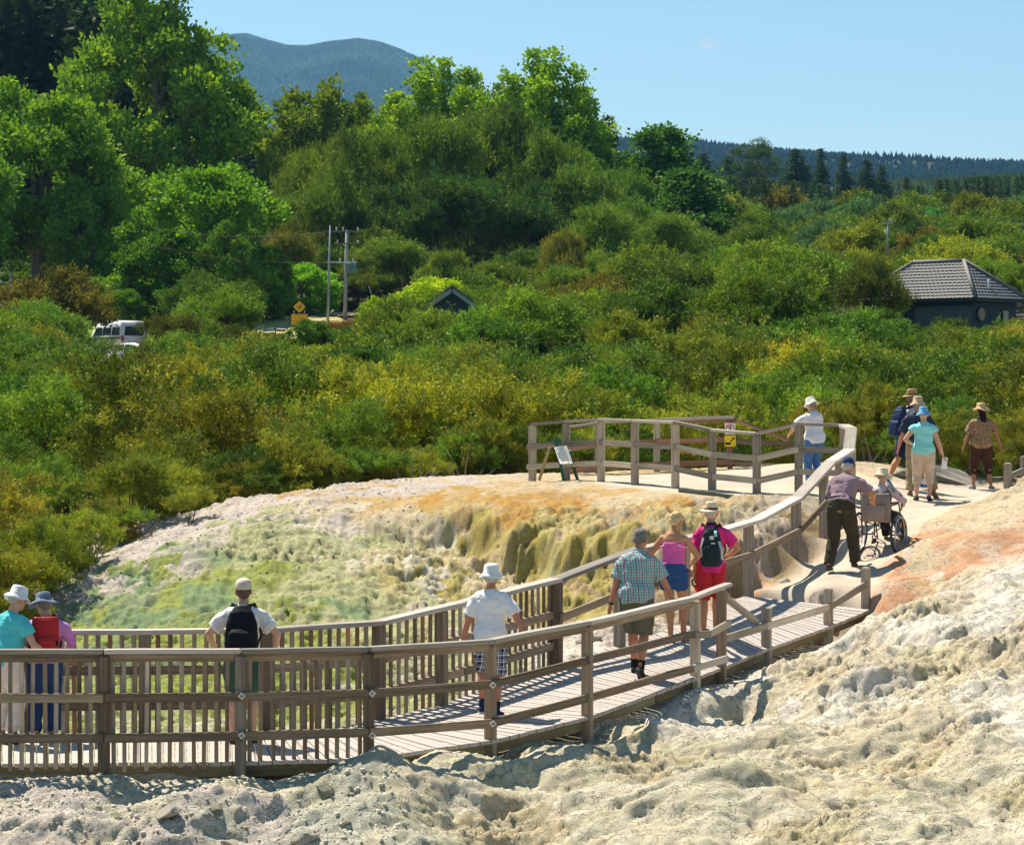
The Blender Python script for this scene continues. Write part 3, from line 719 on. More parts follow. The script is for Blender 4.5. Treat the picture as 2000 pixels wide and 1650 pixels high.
rail_line(ff, 'middle_rail', [Vector((P(px, 0, d).x, d, interp_z(FT, P(px, 0, d).x, d) - 0.46)) + Vector((0.05, -0.07, 0)) for px, d, _ in fposts[7:]], 0.045, 0.10, W_DARK)

# ---- lookout loop: pale wide rail, three-rail fence round the platform
UT = [P(1658, 880, 40.95), P(1663, 838, 42.2), P(1648, 831, 42.9), P(1560, 828, 43.3), P(1478, 847, 43.6), P(1391, 840, 44.2), P(1319, 825, 44.6), P(1240, 822, 45.6), P(1174, 819, 46.8), P(1106, 823, 47.6), P(1040, 828, 48.0)]
uf = empty('lookout_fence', P(1391, 965, 44.2), 'pale weathered three rail timber fence curving round the front of the sandy lookout', 'fence', 'timber fences of the boardwalk')
rail_line(uf, 'top_rail', UT[:3], 0.19, 0.05, W_PALE); rail_line(uf, 'top_rail', UT[2:], 0.15, 0.05, W_PALE, warp=0.003)
for i, (dz, ov) in enumerate(((-0.42, .12), (-0.80, .12))):
    rail_line(uf, 'middle_rail' if i == 0 else 'bottom_rail', [p + Vector((0, -0.07, dz)) for p in UT[2:]], 0.045, 0.105, W_GREY, over=ov, warp=0.004)
for k, p in enumerate(UT[1:]):
    g = gzr(p.x, p.y)
    post(uf, Vector((p.x, p.y, g - 0.1)), p - Vector((0, 0, 0.03)), 0.125, W_GREY, yaw=0.3)
# back fence of the lookout
bf = empty('back_fence', P(1340, 930, 49.2), 'reddish timber fence along the back of the sandy lookout, behind the pale curved one', 'fence', 'timber fences of the boardwalk')
bk = [P(1100, 836, 49.4), P(1168, 826, 49.6), P(1283, 820, 49.6), P(1434, 815, 49.3)]
rail_line(bf, 'top_rail', bk[:3], 0.12, 0.045, W_GREY); rail_line(bf, 'top_rail', bk[2:], 0.22, 0.06, W_PALE)
rail_line(bf, 'rail_batten', [p - Vector((0, 0.02, .06)) for p in bk[2:]], 0.05, 0.06, W_RED)
for dz in (-0.42, -0.86):
    rail_line(bf, 'middle_rail', [p + Vector((0, -.06, dz)) for p in bk], 0.04, 0.10, W_RED)
    rail_line(bf, 'middle_rail', [bk[-1] + Vector((0, .0, dz - .04)), P(1560, 868 if dz > -.6 else 912, 50.6)], 0.04, 0.10, W_DARK)
rail_line(bf, 'top_rail', [bk[-1] + Vector((0, .05, -.04)), P(1545, 862, 50.8)], 0.10, 0.05, W_DARK)
for p in bk[1:3] + [P(1560, 862, 50.8)]:
    post(bf, Vector((p.x, p.y, gzr(p.x, p.y) - .1)), p - Vector((0, 0, .02)), 0.12, W_GREY)
p = bk[-1]; sp = post(bf, Vector((p.x - .08, p.y, gzr(p.x, p.y) - .1)), p + Vector((-.08, 0, -.03)), 0.10, W_RED)

# ---- low bollard rail on the right edge of the ramp
lf = empty('low_rail_fence', P(1618, 1228, 34.7), 'low grey rail between square capped bollards beside the end of the boardwalk', 'fence', 'timber fences of the boardwalk')
LP = [(1497, 1188, 1290, 33.0), (1618, 1150, 1232, 34.65), (1691, 1109, 1198, 35.75)]
lt = []
for px, pt, pb, d in LP:
    t = P(px, pt, d); lt.append(t)
    post(lf, Vector((t.x, t.y, min(gzr(t.x, t.y), P(px, pb, d).z) - .12)), t, 0.115, W_GREY, name='bollard', yaw=0.35, cap=True)
rl = [P(1416, 1247, 31.9), P(1497, 1222, 32.9), P(1618, 1186, 34.55), P(1690, 1142, 35.7)]
rail_line(lf, 'rail', rl, 0.045, 0.095, W_GREY)
bar('brace', P(1418, 1168, 31.8), P(1480, 1215, 32.8), 0.045, 0.085, W_GREY, lf)
# ---- low bollard rail at the right edge of the frame
rf = empty('low_rail_fence', P(1968, 980, 42), 'short low rail between square bollards at the far right of the path', 'fence', 'timber fences of the boardwalk')
RP = [(1968, 905, 980, 42.0), (2000, 892, 978, 43.0), (2090, 880, 970, 44.5)]
for px, pt, pb, d in RP:
    t = P(px, pt, d); post(rf, Vector((t.x, t.y, min(gzr(t.x, t.y), P(px, pb, d).z) - .1)), t, 0.12, W_GREY, name='bollard', yaw=0.35, cap=True)
rail_line(rf, 'rail', [P(1968, 932, 42.0), P(2000, 918, 43.0), P(2090, 905, 44.5)], 0.045, 0.10, W_GREY)
# timber edging boards under the lookout
eb = empty('edging_board', P(1390, 968, 43.4), 'dark green timber edging board holding back the sand below the lookout fence', 'edging')
bar('board', P(1326, 960, 43.9), P(1432, 972, 43.0), 0.05, 0.10, mat_wood('green_timber', (0.06, 0.08, 0.05), (0.14, 0.15, 0.10)), eb)
for px, d in ((1338, 43.7), (1390, 43.25)): bar('peg', P(px, 985, d), P(px, 966, d), 0.05, 0.05, W_DARK, eb)

# ================================================================== warning signs
def text_obj(name, s, size, mat, parent, M, ext=0.002, align='CENTER', font_sx=1.0):
    cu = bpy.data.curves.new(name, 'FONT'); cu.body = s; cu.size = size; cu.extrude = ext; cu.align_x = align; cu.align_y = 'CENTER'
    t = bpy.data.objects.new('tmp', cu); COL.objects.link(t)
    dg = bpy.context.evaluated_depsgraph_get(); me = bpy.data.meshes.new_from_object(t.evaluated_get(dg))
    bpy.data.objects.remove(t, do_unlink=True); me.name = name
    for v in me.vertices: v.co.x *= font_sx
    o = link(name, me, mat, parent); o.matrix_basis = M
    return o
M_BLACK = mat_basic('black_paint', (0.02, 0.02, 0.02), 0.6, 0.1)
M_YEL = mat_basic('yellow_sign_paint', (0.80, 0.56, 0.02), 0.5, 0.05)
M_WHT = mat_basic('white_sign_paint', (0.78, 0.74, 0.70), 0.5, 0.04)
M_REDP = mat_basic('red_sign_paint', (0.55, 0.06, 0.05), 0.5, 0.05)
sc_ = P(1426, 0, 49.15); fy = 49.15
def front(px, py, d): return P(px, py, d)
def flat_poly(bm, pts, y, th=0.004):
    """outline in the x-z plane at depth y, given real thickness"""
    a = [bm.verts.new((p[0], y - th, p[1])) for p in pts]; b = [bm.verts.new((p[0], y, p[1])) for p in pts]
    bm.faces.new(a); bm.faces.new(b[::-1]); n = len(pts)
    for i in range(n): bm.faces.new((a[i], b[i], b[(i + 1) % n], a[(i + 1) % n]))
def stroke(bm, p, q, w, y, th=0.004):
    d = Vector((q[0] - p[0], q[1] - p[1])); n = Vector((-d.y, d.x)).normalized() * w / 2
    flat_poly(bm, [(p[0] + n.x, p[1] + n.y), (q[0] + n.x, q[1] + n.y), (q[0] - n.x, q[1] - n.y), (p[0] - n.x, p[1] - n.y)], y, th)
def disc(bm, c, r, y, n=16, th=0.004): flat_poly(bm, [(c[0] + r * math.cos(2 * math.pi * i / n), c[1] + r * math.sin(2 * math.pi * i / n)) for i in range(n)], y, th)
w1 = empty('warning_sign', front(1426, 837, fy), 'white square sign with a red crossed circle over a walking figure', 'sign')
bm = bmesh.new(); add_box(bm, Vector((0, 0, 0)), (0.205, 0.008, 0.215), bev=0.002); from_bm('panel', bm, M_WHT, w1)
bm = bmesh.new(); rs = 0.088
for i in range(40):
    a0 = 2 * math.pi * i / 40; a1 = 2 * math.pi * (i + 1) / 40
    flat_poly(bm, [(rs * math.cos(a0), rs * math.sin(a0)), (rs * math.cos(a1), rs * math.sin(a1)), (rs * .8 * math.cos(a1), rs * .8 * math.sin(a1)), (rs * .8 * math.cos(a0), rs * .8 * math.sin(a0))], -0.006)
stroke(bm, (-0.062, 0.055), (0.06, -0.06), 0.017, -0.012)
from_bm('prohibition_ring', bm, M_REDP, w1)
bm = bmesh.new(); disc(bm, (0.012, 0.052), 0.011, -0.006); stroke(bm, (0.008, 0.04), (-0.004, 0.0), 0.02, -0.006); stroke(bm, (-0.004, 0.0), (-0.028, -0.055), 0.012, -0.006); stroke(bm, (-0.002, 0.0), (0.018, -0.05), 0.012, -0.0065); stroke(bm, (0.006, 0.035), (0.035, 0.01), 0.009, -0.006)
from_bm('walking_figure', bm, M_BLACK, w1)
w2 = empty('warning_sign', front(1426, 861, fy), 'yellow square sign with a black figure falling off a ledge, below the white sign', 'sign')
bm = bmesh.new(); add_box(bm, Vector((0, 0, 0)), (0.215, 0.008, 0.215), bev=0.002); from_bm('panel', bm, M_YEL, w2)
bm = bmesh.new(); flat_poly(bm, [(-0.093, -0.075), (0.012, -0.075), (0.012, -0.028), (-0.093, -0.028)], -0.006)
disc(bm, (0.083, 0.06), 0.011, -0.006); stroke(bm, (0.075, 0.055), (0.035, 0.02), 0.022, -0.006); stroke(bm, (0.04, 0.025), (0.005, 0.0), 0.011, -0.0065); stroke(bm, (0.04, 0.02), (0.012, -0.025), 0.011, -0.006)
stroke(bm, (0.065, 0.055), (0.03, 0.068), 0.008, -0.0065); stroke(bm, (0.07, 0.05), (0.09, 0.02), 0.008, -0.006); disc(bm, (0.06, -0.078), 0.008, -0.006)
from_bm('falling_figure', bm, M_BLACK, w2)
# sandwich board standing on the lookout
M_GRNP = mat_basic('dark_green_paint', (0.03, 0.10, 0.08), 0.6, 0.2); M_TIM = mat_wood('yellowed_timber', (0.28, 0.22, 0.10), (0.42, 0.34, 0.18))
ab = empty('sandwich_board', P(1098, 938, 47.2), 'white lettered sandwich board with green legs standing behind the lookout fence', 'sign')
q0 = ab.location
def abp(px, py, d): return P(px, py, d)
bm = bmesh.new()
v = [abp(1082, 873, 47.3), abp(1107, 870, 47.1), abp(1119, 905, 46.9), abp(1094, 906, 47.0)]
f_ = [bm.verts.new(x - q0) for x in v]; g_ = [bm.verts.new(x - q0 + Vector((0.0, .015, 0))) for x in v]
bm.faces.new(f_); bm.faces.new(g_[::-1])
for i in range(4): bm.faces.new((f_[i], g_[i], g_[(i + 1) % 4], f_[(i + 1) % 4]))
from_bm('panel', bm, M_WHT, ab)
ax = (v[1] - v[0]).normalized(); az = (v[0] - v[3]).normalized(); an = ax.cross(az).normalized()
for s_, u_, w_, sz in (('W A', .36, .84, .10), ('P', .62, .62, .09), ('I', .70, .42, .08), ('A', .68, .24, .07)):
    c = v[0].lerp(v[1], u_).lerp(v[3].lerp(v[2], u_), 1 - w_) - q0 - an * -0.0
    Mx = Matrix((ax, az, an)).transposed().to_4x4(); Mx.translation = c + Vector((0, -0.008, 0))
    text_obj('lettering', s_, sz, mat_basic('blue_grey_paint', (0.12, 0.12, 0.2), .6, .05), ab, Mx, 0.001)
bar('leg', abp(1086, 860, 47.45), abp(1101, 940, 47.25), 0.04, 0.05, M_GRNP, ab); bar('leg', abp(1112, 880, 47.2), abp(1128, 937, 47.6), 0.05, 0.05, M_GRNP, ab)
bar('leg', abp(1074, 872, 47.3), abp(1053, 938, 47.4), 0.04, 0.05, M_TIM, ab); bar('crossbar', abp(1081, 862, 47.25), abp(1096, 862, 47.2), 0.04, 0.10, M_GRNP, ab)
# ================================================================== people
M_SKIN = {}
def skin(t):
    c = {'fair': (.60, .36, .25), 'tan': (.54, .255, .135), 'red': (.52, .22, .13), 'deep': (.36, .18, .10)}[t]
    if t not in M_SKIN:
        m, nt, out = nt_new('skin_' + t); b = N(nt, 'ShaderNodeBsdfPrincipled'); b.inputs['Roughness'].default_value = .55; b.inputs['Specular IOR Level'].default_value = .3
        b.inputs['Subsurface Weight'].default_value = 0.08; b.inputs['Subsurface Radius'].default_value = (0.02, 0.008, 0.004)
        tc = N(nt, 'ShaderNodeTexCoord'); f = noise(nt, tc.outputs['Object'], 9, 4)
        L_(nt, mixc(nt, mapr(nt, f, .3, .7), [x * .88 for x in c], [x * 1.1 for x in c]), b.inputs['Base Color']); L_(nt, b.outputs[0], out.inputs[0]); M_SKIN[t] = m
    return M_SKIN[t]
def mat_stripes(name, base, rows, fold=.3):
    """woven check: rows = (axis, freq, phase, width, colour, strength)"""
    m, nt, out = nt_new(name); b = N(nt, 'ShaderNodeBsdfPrincipled'); b.inputs['Roughness'].default_value = .9; b.inputs['Specular IOR Level'].default_value = .1
    tc = N(nt, 'ShaderNodeTexCoord'); sp = N(nt, 'ShaderNodeSeparateXYZ')
    nz = N(nt, 'ShaderNodeTexNoise'); nz.inputs['Scale'].default_value = 5; L_(nt, tc.outputs['Object'], nz.inputs['Vector'])
    av = N(nt, 'ShaderNodeVectorMath', operation='MULTIPLY_ADD'); L_(nt, nz.outputs['Color'], av.inputs[0]); av.inputs[1].default_value = (.035, .035, .035); L_(nt, tc.outputs['Object'], av.inputs[2])
    L_(nt, av.outputs[0], sp.inputs[0])
    c = None
    for ax, fr, ph, wd, cl, st in rows:
        s_ = sp.outputs[ax]
        if ax == 0: s_ = math_(nt, 'ADD', s_, math_(nt, 'MULTIPLY', sp.outputs[1], .6))
        f = math_(nt, 'FRACT', math_(nt, 'ADD', math_(nt, 'MULTIPLY', s_, fr), ph))
        k = mapr(nt, math_(nt, 'ABSOLUTE', math_(nt, 'SUBTRACT', f, .5)), wd, wd + .06, st, 0)
        c = mixc(nt, k, c if c is not None else base, cl)
    L_(nt, c, b.inputs['Base Color'])
    bp = N(nt, 'ShaderNodeBump'); bp.inputs['Strength'].default_value = fold; bp.inputs['Distance'].default_value = .04; L_(nt, noise(nt, tc.outputs['Object'], 7, 3), bp.inputs['Height']); L_(nt, bp.outputs[0], b.inputs['Normal'])
    L_(nt, b.outputs[0], out.inputs[0]); return m
def mat_spots(name, a, b_, c3, sc):
    m, nt, out = nt_new(name); b = N(nt, 'ShaderNodeBsdfPrincipled'); b.inputs['Roughness'].default_value = .9
    tc = N(nt, 'ShaderNodeTexCoord'); mp = N(nt, 'ShaderNodeMapping'); mp.inputs['Scale'].default_value = (sc, sc, sc * .55); L_(nt, tc.outputs['Object'], mp.inputs['Vector'])
    v = N(nt, 'ShaderNodeTexVoronoi'); v.inputs['Scale'].default_value = 1; L_(nt, mp.outputs[0], v.inputs['Vector'])
    c = mixc(nt, mapr(nt, v.outputs['Distance'], .30, .45), b_, a); c = mixc(nt, mapr(nt, noise(nt, mp.outputs[0], .6, 2), .45, .6), c, c3)
    L_(nt, c, b.inputs['Base Color']); L_(nt, b.outputs[0], out.inputs[0]); return m
M_FELT = {}
def cloth(key, c, **k):
    if key not in M_FELT: M_FELT[key] = mat_cloth(key, c, **k)
    return M_FELT[key]
def remesh(o, vox, sm=2, disp=0.0, size=.14):
    m = o.modifiers.new('surface', 'REMESH'); m.mode = 'VOXEL'; m.voxel_size = vox; m.use_smooth_shade = True
    s = o.modifiers.new('soften', 'SMOOTH'); s.factor = .5; s.iterations = sm
    if disp > 0:
        tx = bpy.data.textures.get('folds_%g' % size) or bpy.data.textures.new('folds_%g' % size, 'CLOUDS'); tx.noise_scale = size; tx.noise_depth = 2
        d = o.modifiers.new('folds', 'DISPLACE'); d.texture = tx; d.strength = disp; d.mid_level = .5; d.texture_coords = 'LOCAL'
    return o
def ik(a, b, l1, l2, pole):
    v = b - a; d = min(v.length, (l1 + l2) * .999); u = v.normalized()
    x = (l1 * l1 - l2 * l2 + d * d) / (2 * d); h = math.sqrt(max(0, l1 * l1 - x * x))
    p = pole - u * pole.dot(u); p = p.normalized() if p.length > 1e-5 else Vector((0, 1, 0))
    return a + u * x + p * h, a + u * d
def head_shape(bm, Mh, fem=False):
    """cranium, jaw, nose, ears in the head's own frame (origin at the chin line, face to +y)"""
    def E(c, r, rot=None): ellipsoid_m(bm, Mh, c, r, rot)
    E((0, -.005, .145), (.076, .096, .088)); E((0, .028, .075), (.060, .068, .072)); E((0, .05, .03), (.042, .042, .034))
    E((0, .100, .082), (.013, .022, .016)); E((0, .094, .105), (.010, .014, .03)); E((0, .094, .043), (.024, .010, .009))
    E((-.028, .088, .122), (.024, .012, .008)); E((.028, .088, .122), (.024, .012, .008))
    for s in (-1, 1): E((s * .078, -.002, .10), (.012, .020, .032))
def ellipsoid_m(bm, Mh, c, r, rot=None):
    m = Mh @ Matrix.Translation(c) @ (rot.to_4x4() if rot else Matrix.Identity(4)) @ Matrix.Diagonal((r[0], r[1], r[2], 1))
    bmesh.ops.create_uvsphere(bm, u_segments=16, v_segments=10, radius=1.0, matrix=m)
def hand_shape(bm, w, u, side_, curl=.5, sc=1.0):
    """palm and five bent fingers; w wrist, u direction of the forearm, side_ the way the thumb points"""
    u = u.normalized(); s = (side_ - u * side_.dot(u)).normalized(); n = u.cross(s)
    pc = w + u * .050 * sc
    loft(bm, [(w - u * .02, s * .026 * sc, n * .020 * sc), (w + u * .02 * sc, s * .034 * sc, n * .017 * sc), (w + u * .07 * sc, s * .040 * sc, n * .015 * sc), (w + u * .092 * sc, s * .036 * sc, n * .012 * sc)], 12)
    for k, (o, L) in enumerate(((.031, .068), (.0105, .076), (-.0105, .071), (-.030, .055))):
        b = w + u * .086 * sc + s * o * sc; d1 = (u + n * curl * .5 + s * o * 1.5).normalized(); d2 = (u * (1 - curl * .7) + n * curl * 1.3).normalized()
        p1 = b + d1 * L * .5 * sc; p2 = p1 + d2 * L * .5 * sc
        tube(bm, [b - u * .02, b, p1, p2], [.0105 * sc, .0105 * sc, .0095 * sc, .0075 * sc], 8)
    b = w + u * .028 * sc + s * .026 * sc; p1 = b + (u * .7 + s * .75 + n * curl * .3).normalized() * .034 * sc; p2 = p1 + (u * .95 + s * .2 + n * curl * .5).normalized() * .030 * sc
    tube(bm, [b - s * .012, b, p1, p2], [.013 * sc, .013 * sc, .011 * sc, .008 * sc], 8)

def person(label, loc, H=1.72, head=0.0, lean=0.0, twist=0.0, build=1.0, belly=1.0, hips=1.0, skin_t='fair', feet=None, hands=None, elbow=None, hp=0.0, hy=0.0,
           shirt=None, sleeve=.55, hem=.02, neck=True, legs=None, leg_to=.5, hair=(.25, .2, .15), hair_len=0, hat=None, shoes=(.05, .05, .06), socks=None, sole=None, sit=None, belt=None, loose=1.0, strap=False, hat_tilt=0.0, cat='person', sleeveless=False, pelvis_x=0.0, hat_mat=None, collar=None):
    """feet, hands: local positions (x right, y forward, z up); head: heading in degrees, 0 looks away from the viewer, positive turns left"""
    k = H / 1.75
    root = empty('person', loc, label, cat, None, R(head))
    T = lambda *p: Vector(p) * k
    feet = feet or [((-.10, 0, 0), 5), ((.10, 0, 0), -5)]
    anklez = .085 * k
    pelz = (sit if sit is not None else min(.93 * k - abs(lean) * .0006, min(Vector(f[0]).z for f in feet) + .93 * k))
    pel = Vector((pelvis_x, 0, pelz)); Rt = Matrix.Rotation(-R(lean), 3, 'X') @ Matrix.Rotation(R(twist), 3, 'Z')
    up = Rt @ Vector((0, 0, 1)); rt = Rt @ Vector((1, 0, 0)); fw = Rt @ Vector((0, 1, 0)); bk = -fw
    S = lambda t, x=0, y=0: pel + up * (t * k) + rt * (x * k) + fw * (y * k)
    tor = [(-.09, .09, .085, 0), (0, .155, .105, 0), (.06, .158, .11, -.005), (.17, .138, .10, .005), (.27, .148, .112, .008), (.38, .160, .112, 0), (.44, .168, .10, -.008), (.475, .150, .085, -.012), (.515, .108, .072, -.014), (.545, .070, .062, -.01), (.60, .055, .055, .005)]
    def torso(bm, g=0.0, t0=-9, t1=9, flare=0.0, gb=1.0):
        ss = []
        tl = sorted(set([t for t, *_ in tor if t0 <= t <= t1] + [max(t0, tor[0][0]), min(t1, tor[-1][0])]))
        for t in tl:
            hw = np.interp(t, [a[0] for a in tor], [a[1] for a in tor]); hd = np.interp(t, [a[0] for a in tor], [a[2] for a in tor]); yo = np.interp(t, [a[0] for a in tor], [a[3] for a in tor])
            be = belly if .0 < t < .3 else (1 + (belly - 1) * .5 if t < .45 else 1); hh = hips if t < .1 else 1 + (hips - 1) * max(0, 1 - (t - .1) / .1)
            hw = hw * build * hh * (1 + (be - 1) * .6) + g + flare * max(0, .1 - t); hd = hd * build * be * hh + g + flare * max(0, .1 - t)
            if t > .5: hw = np.interp(t, [a[0] for a in tor], [a[1] for a in tor]) + g * gb; hd = np.interp(t, [a[0] for a in tor], [a[2] for a in tor]) + g * gb
            ss.append((S(t, 0, yo + (be - 1) * .03), rt * hw * k, fw * hd * k))
        loft(bm, ss, 20, True, 2.3)
    sh = [S(.455, -.158 * build, -.01), S(.455, .158 * build, -.01)]; hj = [pel + T(-.09, 0, -.02), pel + T(.09, 0, -.02)]
    ul, fl, tl_, cl = .30 * k, .255 * k, .43 * k, .425 * k
    # legs
    knee = []; ank = []; fyaw = []
    for i, (f, yw, *_pt) in enumerate(feet):
        a = Vector(f) + Vector((0, 0, anklez)) if len(f) == 3 else Vector(f)
        kn, a = ik(hj[i], a, tl_, cl, Vector((math.sin(R(-yw)) * .3, 1, 0.15))); knee.append(kn); ank.append(a); fyaw.append(R(yw))
    hands = hands or [(-.30, .05, .78), (.30, .05, .78)]
    elbow = elbow or [(-.6, -1, 0), (.6, -1, 0)]
    el = []; wr = []
    for i in range(2):
        e, w_ = ik(sh[i], Vector(hands[i]) * k, ul, fl, Vector(elbow[i])); el.append(e); wr.append(w_)
    # body, one surface
    bm = bmesh.new()
    if legs is not None: torso(bm, -.03, -9, .34); torso(bm, -.004 if shirt is None or sleeveless else -.014, .25, 9)
    else: torso(bm, -.004)
    kk = .86 if (legs is not None and leg_to > 1.05) else 1.0; kh = .84 if legs is not None else 1.0
    Hc = S(.578, 0, .012); Rh = Matrix.Rotation(R(hy), 3, 'Z') @ Matrix.Rotation(-R(hp), 3, 'X')
    Mh = Matrix.Translation(Hc) @ Rh.to_4x4() @ Matrix.Scale(k * 1.06, 4)
    tube(bm, [S(.52, 0, -.01), S(.58, 0, 0), Hc + Rh @ T(0, .0, .07)], [.062 * k, .055 * k, .052 * k], 12)
    head_shape(bm, Mh)
    for i in range(2):
        s_ = -1 if i == 0 else 1
        ellipsoid(bm, sh[i], .050 * k, .05 * k, .05 * k)
        tube(bm, [S(.46, s_ * .12 * build, -.01), sh[i], sh[i].lerp(el[i], .35), el[i]], [.045 * k, .050 * k * build ** .5, .050 * k * build ** .5, .040 * k], 12)
        tube(bm, [el[i], el[i].lerp(wr[i], .3), wr[i]], [.040 * k, .041 * k, .026 * k], 12); ellipsoid(bm, el[i], .040 * k, .040 * k, .040 * k)
        fd = (wr[i] - el[i]).normalized()
        hand_shape(bm, wr[i], fd, Vector((-s_ * .35, 1.0, .25)) if abs(fd.y) < .8 else Vector((-s_, 0, .2)), .55, k * .95)
        tube(bm, [hj[i] + T(0, 0, .06 if legs is None else -.01), hj[i].lerp(knee[i], .3), hj[i].lerp(knee[i], .8), knee[i]], [.10 * k * build ** .7 * hips * kh, .092 * k * build ** .7 * hips * kh, .066 * k * build ** .4 * kk, .058 * k * kk], 14)
        u = (ank[i] - knee[i]); bkv = Vector((0, -.018 * k, 0))
        tube(bm, [knee[i], knee[i] + u * .28 + bkv, knee[i] + u * .6 + bkv * .5, ank[i]], [.056 * k * kk, .062 * k * build ** .4, .047 * k, .036 * k], 14); ellipsoid(bm, knee[i], .057 * k * kk, .057 * k * kk, .057 * k * kk)
    def foot(bm, i, g=0.0, h=1.0):
        lift = Vector(feet[i][0]) if len(feet[i]) == 2 else Vector(feet[i][0]); a = ank[i]; f = Matrix.Rotation(fyaw[i], 3, 'Z') @ Vector((0, 1, 0)); pz = 0
        pitch = foot_pitch.get(i, 0); f = (f * math.cos(R(pitch)) - Vector((0, 0, 1)) * math.sin(R(pitch))); r_ = Matrix.Rotation(fyaw[i], 3, 'Z') @ Vector((1, 0, 0)); n = r_.cross(f)
        b = a - n * anklez
        ss = []
        for y, hw, ht in ((-.068, .022, .045), (-.055, .033, .075), (-.01, .037, .085), (.05, .041, .068), (.11, .048, .048), (.155, .043, .036), (.185, .022, .024)):
            hh = (ht * h + g) / 2; ss.append((b + f * y * k + n * hh * k, r_ * (hw + g) * k, n * hh * k))
        loft(bm, ss, 14, True, 2.6)
    foot_pitch = {i: (feet[i][2] if len(feet[i]) > 2 else 0) for i in (0, 1)}
    for i in (0, 1): foot(bm, i, -.006)
    remesh(from_bm('body', bm, skin(skin_t), root, True), .0075, 2)
    # eyes
    for s_ in (-1, 1):
        bm = bmesh.new(); ellipsoid_m(bm, Mh, (s_ * .03, .0905, .105), (.011, .006, .0065))
        from_bm('eye', bm, cloth('eye_dark', (.03, .02, .02)), root, True)
    # shirt
    if shirt is not None:
        bm = bmesh.new()
        torso(bm, .016 * loose, -hem, .545 if neck else .40, flare=.10 * loose, gb=.45)
        if not sleeveless:
            for i in range(2):
                s_ = -1 if i == 0 else 1; e = sh[i].lerp(el[i], min(sleeve, 1)); pts = [S(.46, s_ * .085 * build, -.01), S(.455, s_ * .125 * build, -.01), sh[i].lerp(el[i], min(sleeve, 1) * .3), e]; rr = [.058 * k, .070 * k * build ** .5, (.072 + .006 * loose) * k * build ** .5, (.070 + .012 * loose) * k * build ** .5]
                if sleeve > 1: e2 = el[i].lerp(wr[i], sleeve - 1); pts += [e2]; rr[-1] = .06 * k; rr += [.048 * k]
                tube(bm, pts, rr, 14)
        remesh(from_bm('shirt', bm, shirt, root, True), .011, 2, .034, .10)
    if collar is not None:
        bm = bmesh.new(); cc = S(.556, 0, -.008); 
        loft(bm, [(cc - up * .02 * k, rt * .075 * k, fw * .072 * k), (cc + up * .022 * k, rt * .068 * k, fw * .066 * k)], 18); from_bm('collar', bm, collar, root, True)
    if strap:
        bm = bmesh.new()
        for s_ in (-1, 1): tube(bm, [S(.36, s_ * .10, -.125), S(.34, s_ * .165, -.06), S(.35, s_ * .2, .0)], .006 * k, 6)
        from_bm('bra_strap', bm, cloth('white_elastic', (.75, .7, .68)), root)
    # trousers
    if legs is not None:
        bm = bmesh.new(); torso(bm, .013, -.10, .115 if sit is None else .05, gb=1)
        for i in range(2):
            if leg_to <= 1: pts = [hj[i] + T(0, 0, .05), hj[i].lerp(knee[i], leg_to * .5), hj[i].lerp(knee[i], leg_to)]; rr = [.115 * k * build ** .7 * hips, (.108 + .008 * loose) * k * build ** .7 * hips, (.092 + .02 * loose * (1.2 - leg_to)) * k * build ** .6 * hips ** .6]
            else: pts = [hj[i] + T(0, 0, .05), hj[i].lerp(knee[i], .5), knee[i], knee[i].lerp(ank[i], (leg_to - 1) * .5), knee[i].lerp(ank[i], leg_to - 1)]; rr = [.115 * k * build ** .7 * hips, .105 * k * build ** .6 * hips ** .7, .090 * k * build ** .3, .084 * k * build ** .3, (.064 + .01 * loose) * k]
            tube(bm, pts, rr, 14)
        remesh(from_bm('trousers' if leg_to > 1 else 'shorts', bm, legs, root, True), .010, 2, .028, .10)
    if belt is not None:
        bm = bmesh.new(); torso(bm, .022, .095, .13); from_bm('belt', bm, belt, root, True)
    if shoes is not None:
        for i in range(2):
            bm = bmesh.new(); foot(bm, i, .006, 1.0); remesh(from_bm('shoe', bm, cloth('shoe_%d_%d_%d' % tuple(int(c * 100) for c in shoes), shoes), root, True), .008, 1)
            if sole is not None:
                bm = bmesh.new(); foot(bm, i, .010, .22); from_bm('sole', bm, cloth('sole_white', sole), root, True)
    if socks is not None:
        for i in range(2):
            bm = bmesh.new(); tube(bm, [ank[i] - T(0, 0, .03), ank[i].lerp(knee[i], .22)], [.044 * k, .048 * k], 12); from_bm('sock', bm, cloth('sock_%d' % int(socks[0] * 100), socks), root, True)
    # hair
    if hair is not None:
        bm = bmesh.new()
        if hat is None: ellipsoid_m(bm, Mh, (0, -.016, .150), (.086, .098, .092))
        else: ellipsoid_m(bm, Mh, (0, -.022, .125), (.080, .084, .055))
        ellipsoid_m(bm, Mh, (0, -.045, .10), (.074, .062, .062))
        if hair_len > 0:
            tube(bm, [Hc + Rh @ T(0, -.05, .12), Hc + Rh @ T(0, -.085, .02), S(.50, 0.02, -.12), S(.50 - hair_len, 0.02, -.135)], [.07 * k, .075 * k, .07 * k, .03 * k], 12, flat=.5)
        remesh(from_bm('hair', bm, cloth('hair_%d_%d' % (int(hair[0] * 100), int(hair[2] * 100)), hair, fold=1.0, var=.3), root, True), .009, 1, .02, .03)
    if hat: make_hat(root, hat, Mh, k, hat_tilt, hat_mat)
    return dict(root=root, S=S, up=up, rt=rt, fw=fw, k=k, sh=sh, wr=wr, el=el, Mh=Mh)

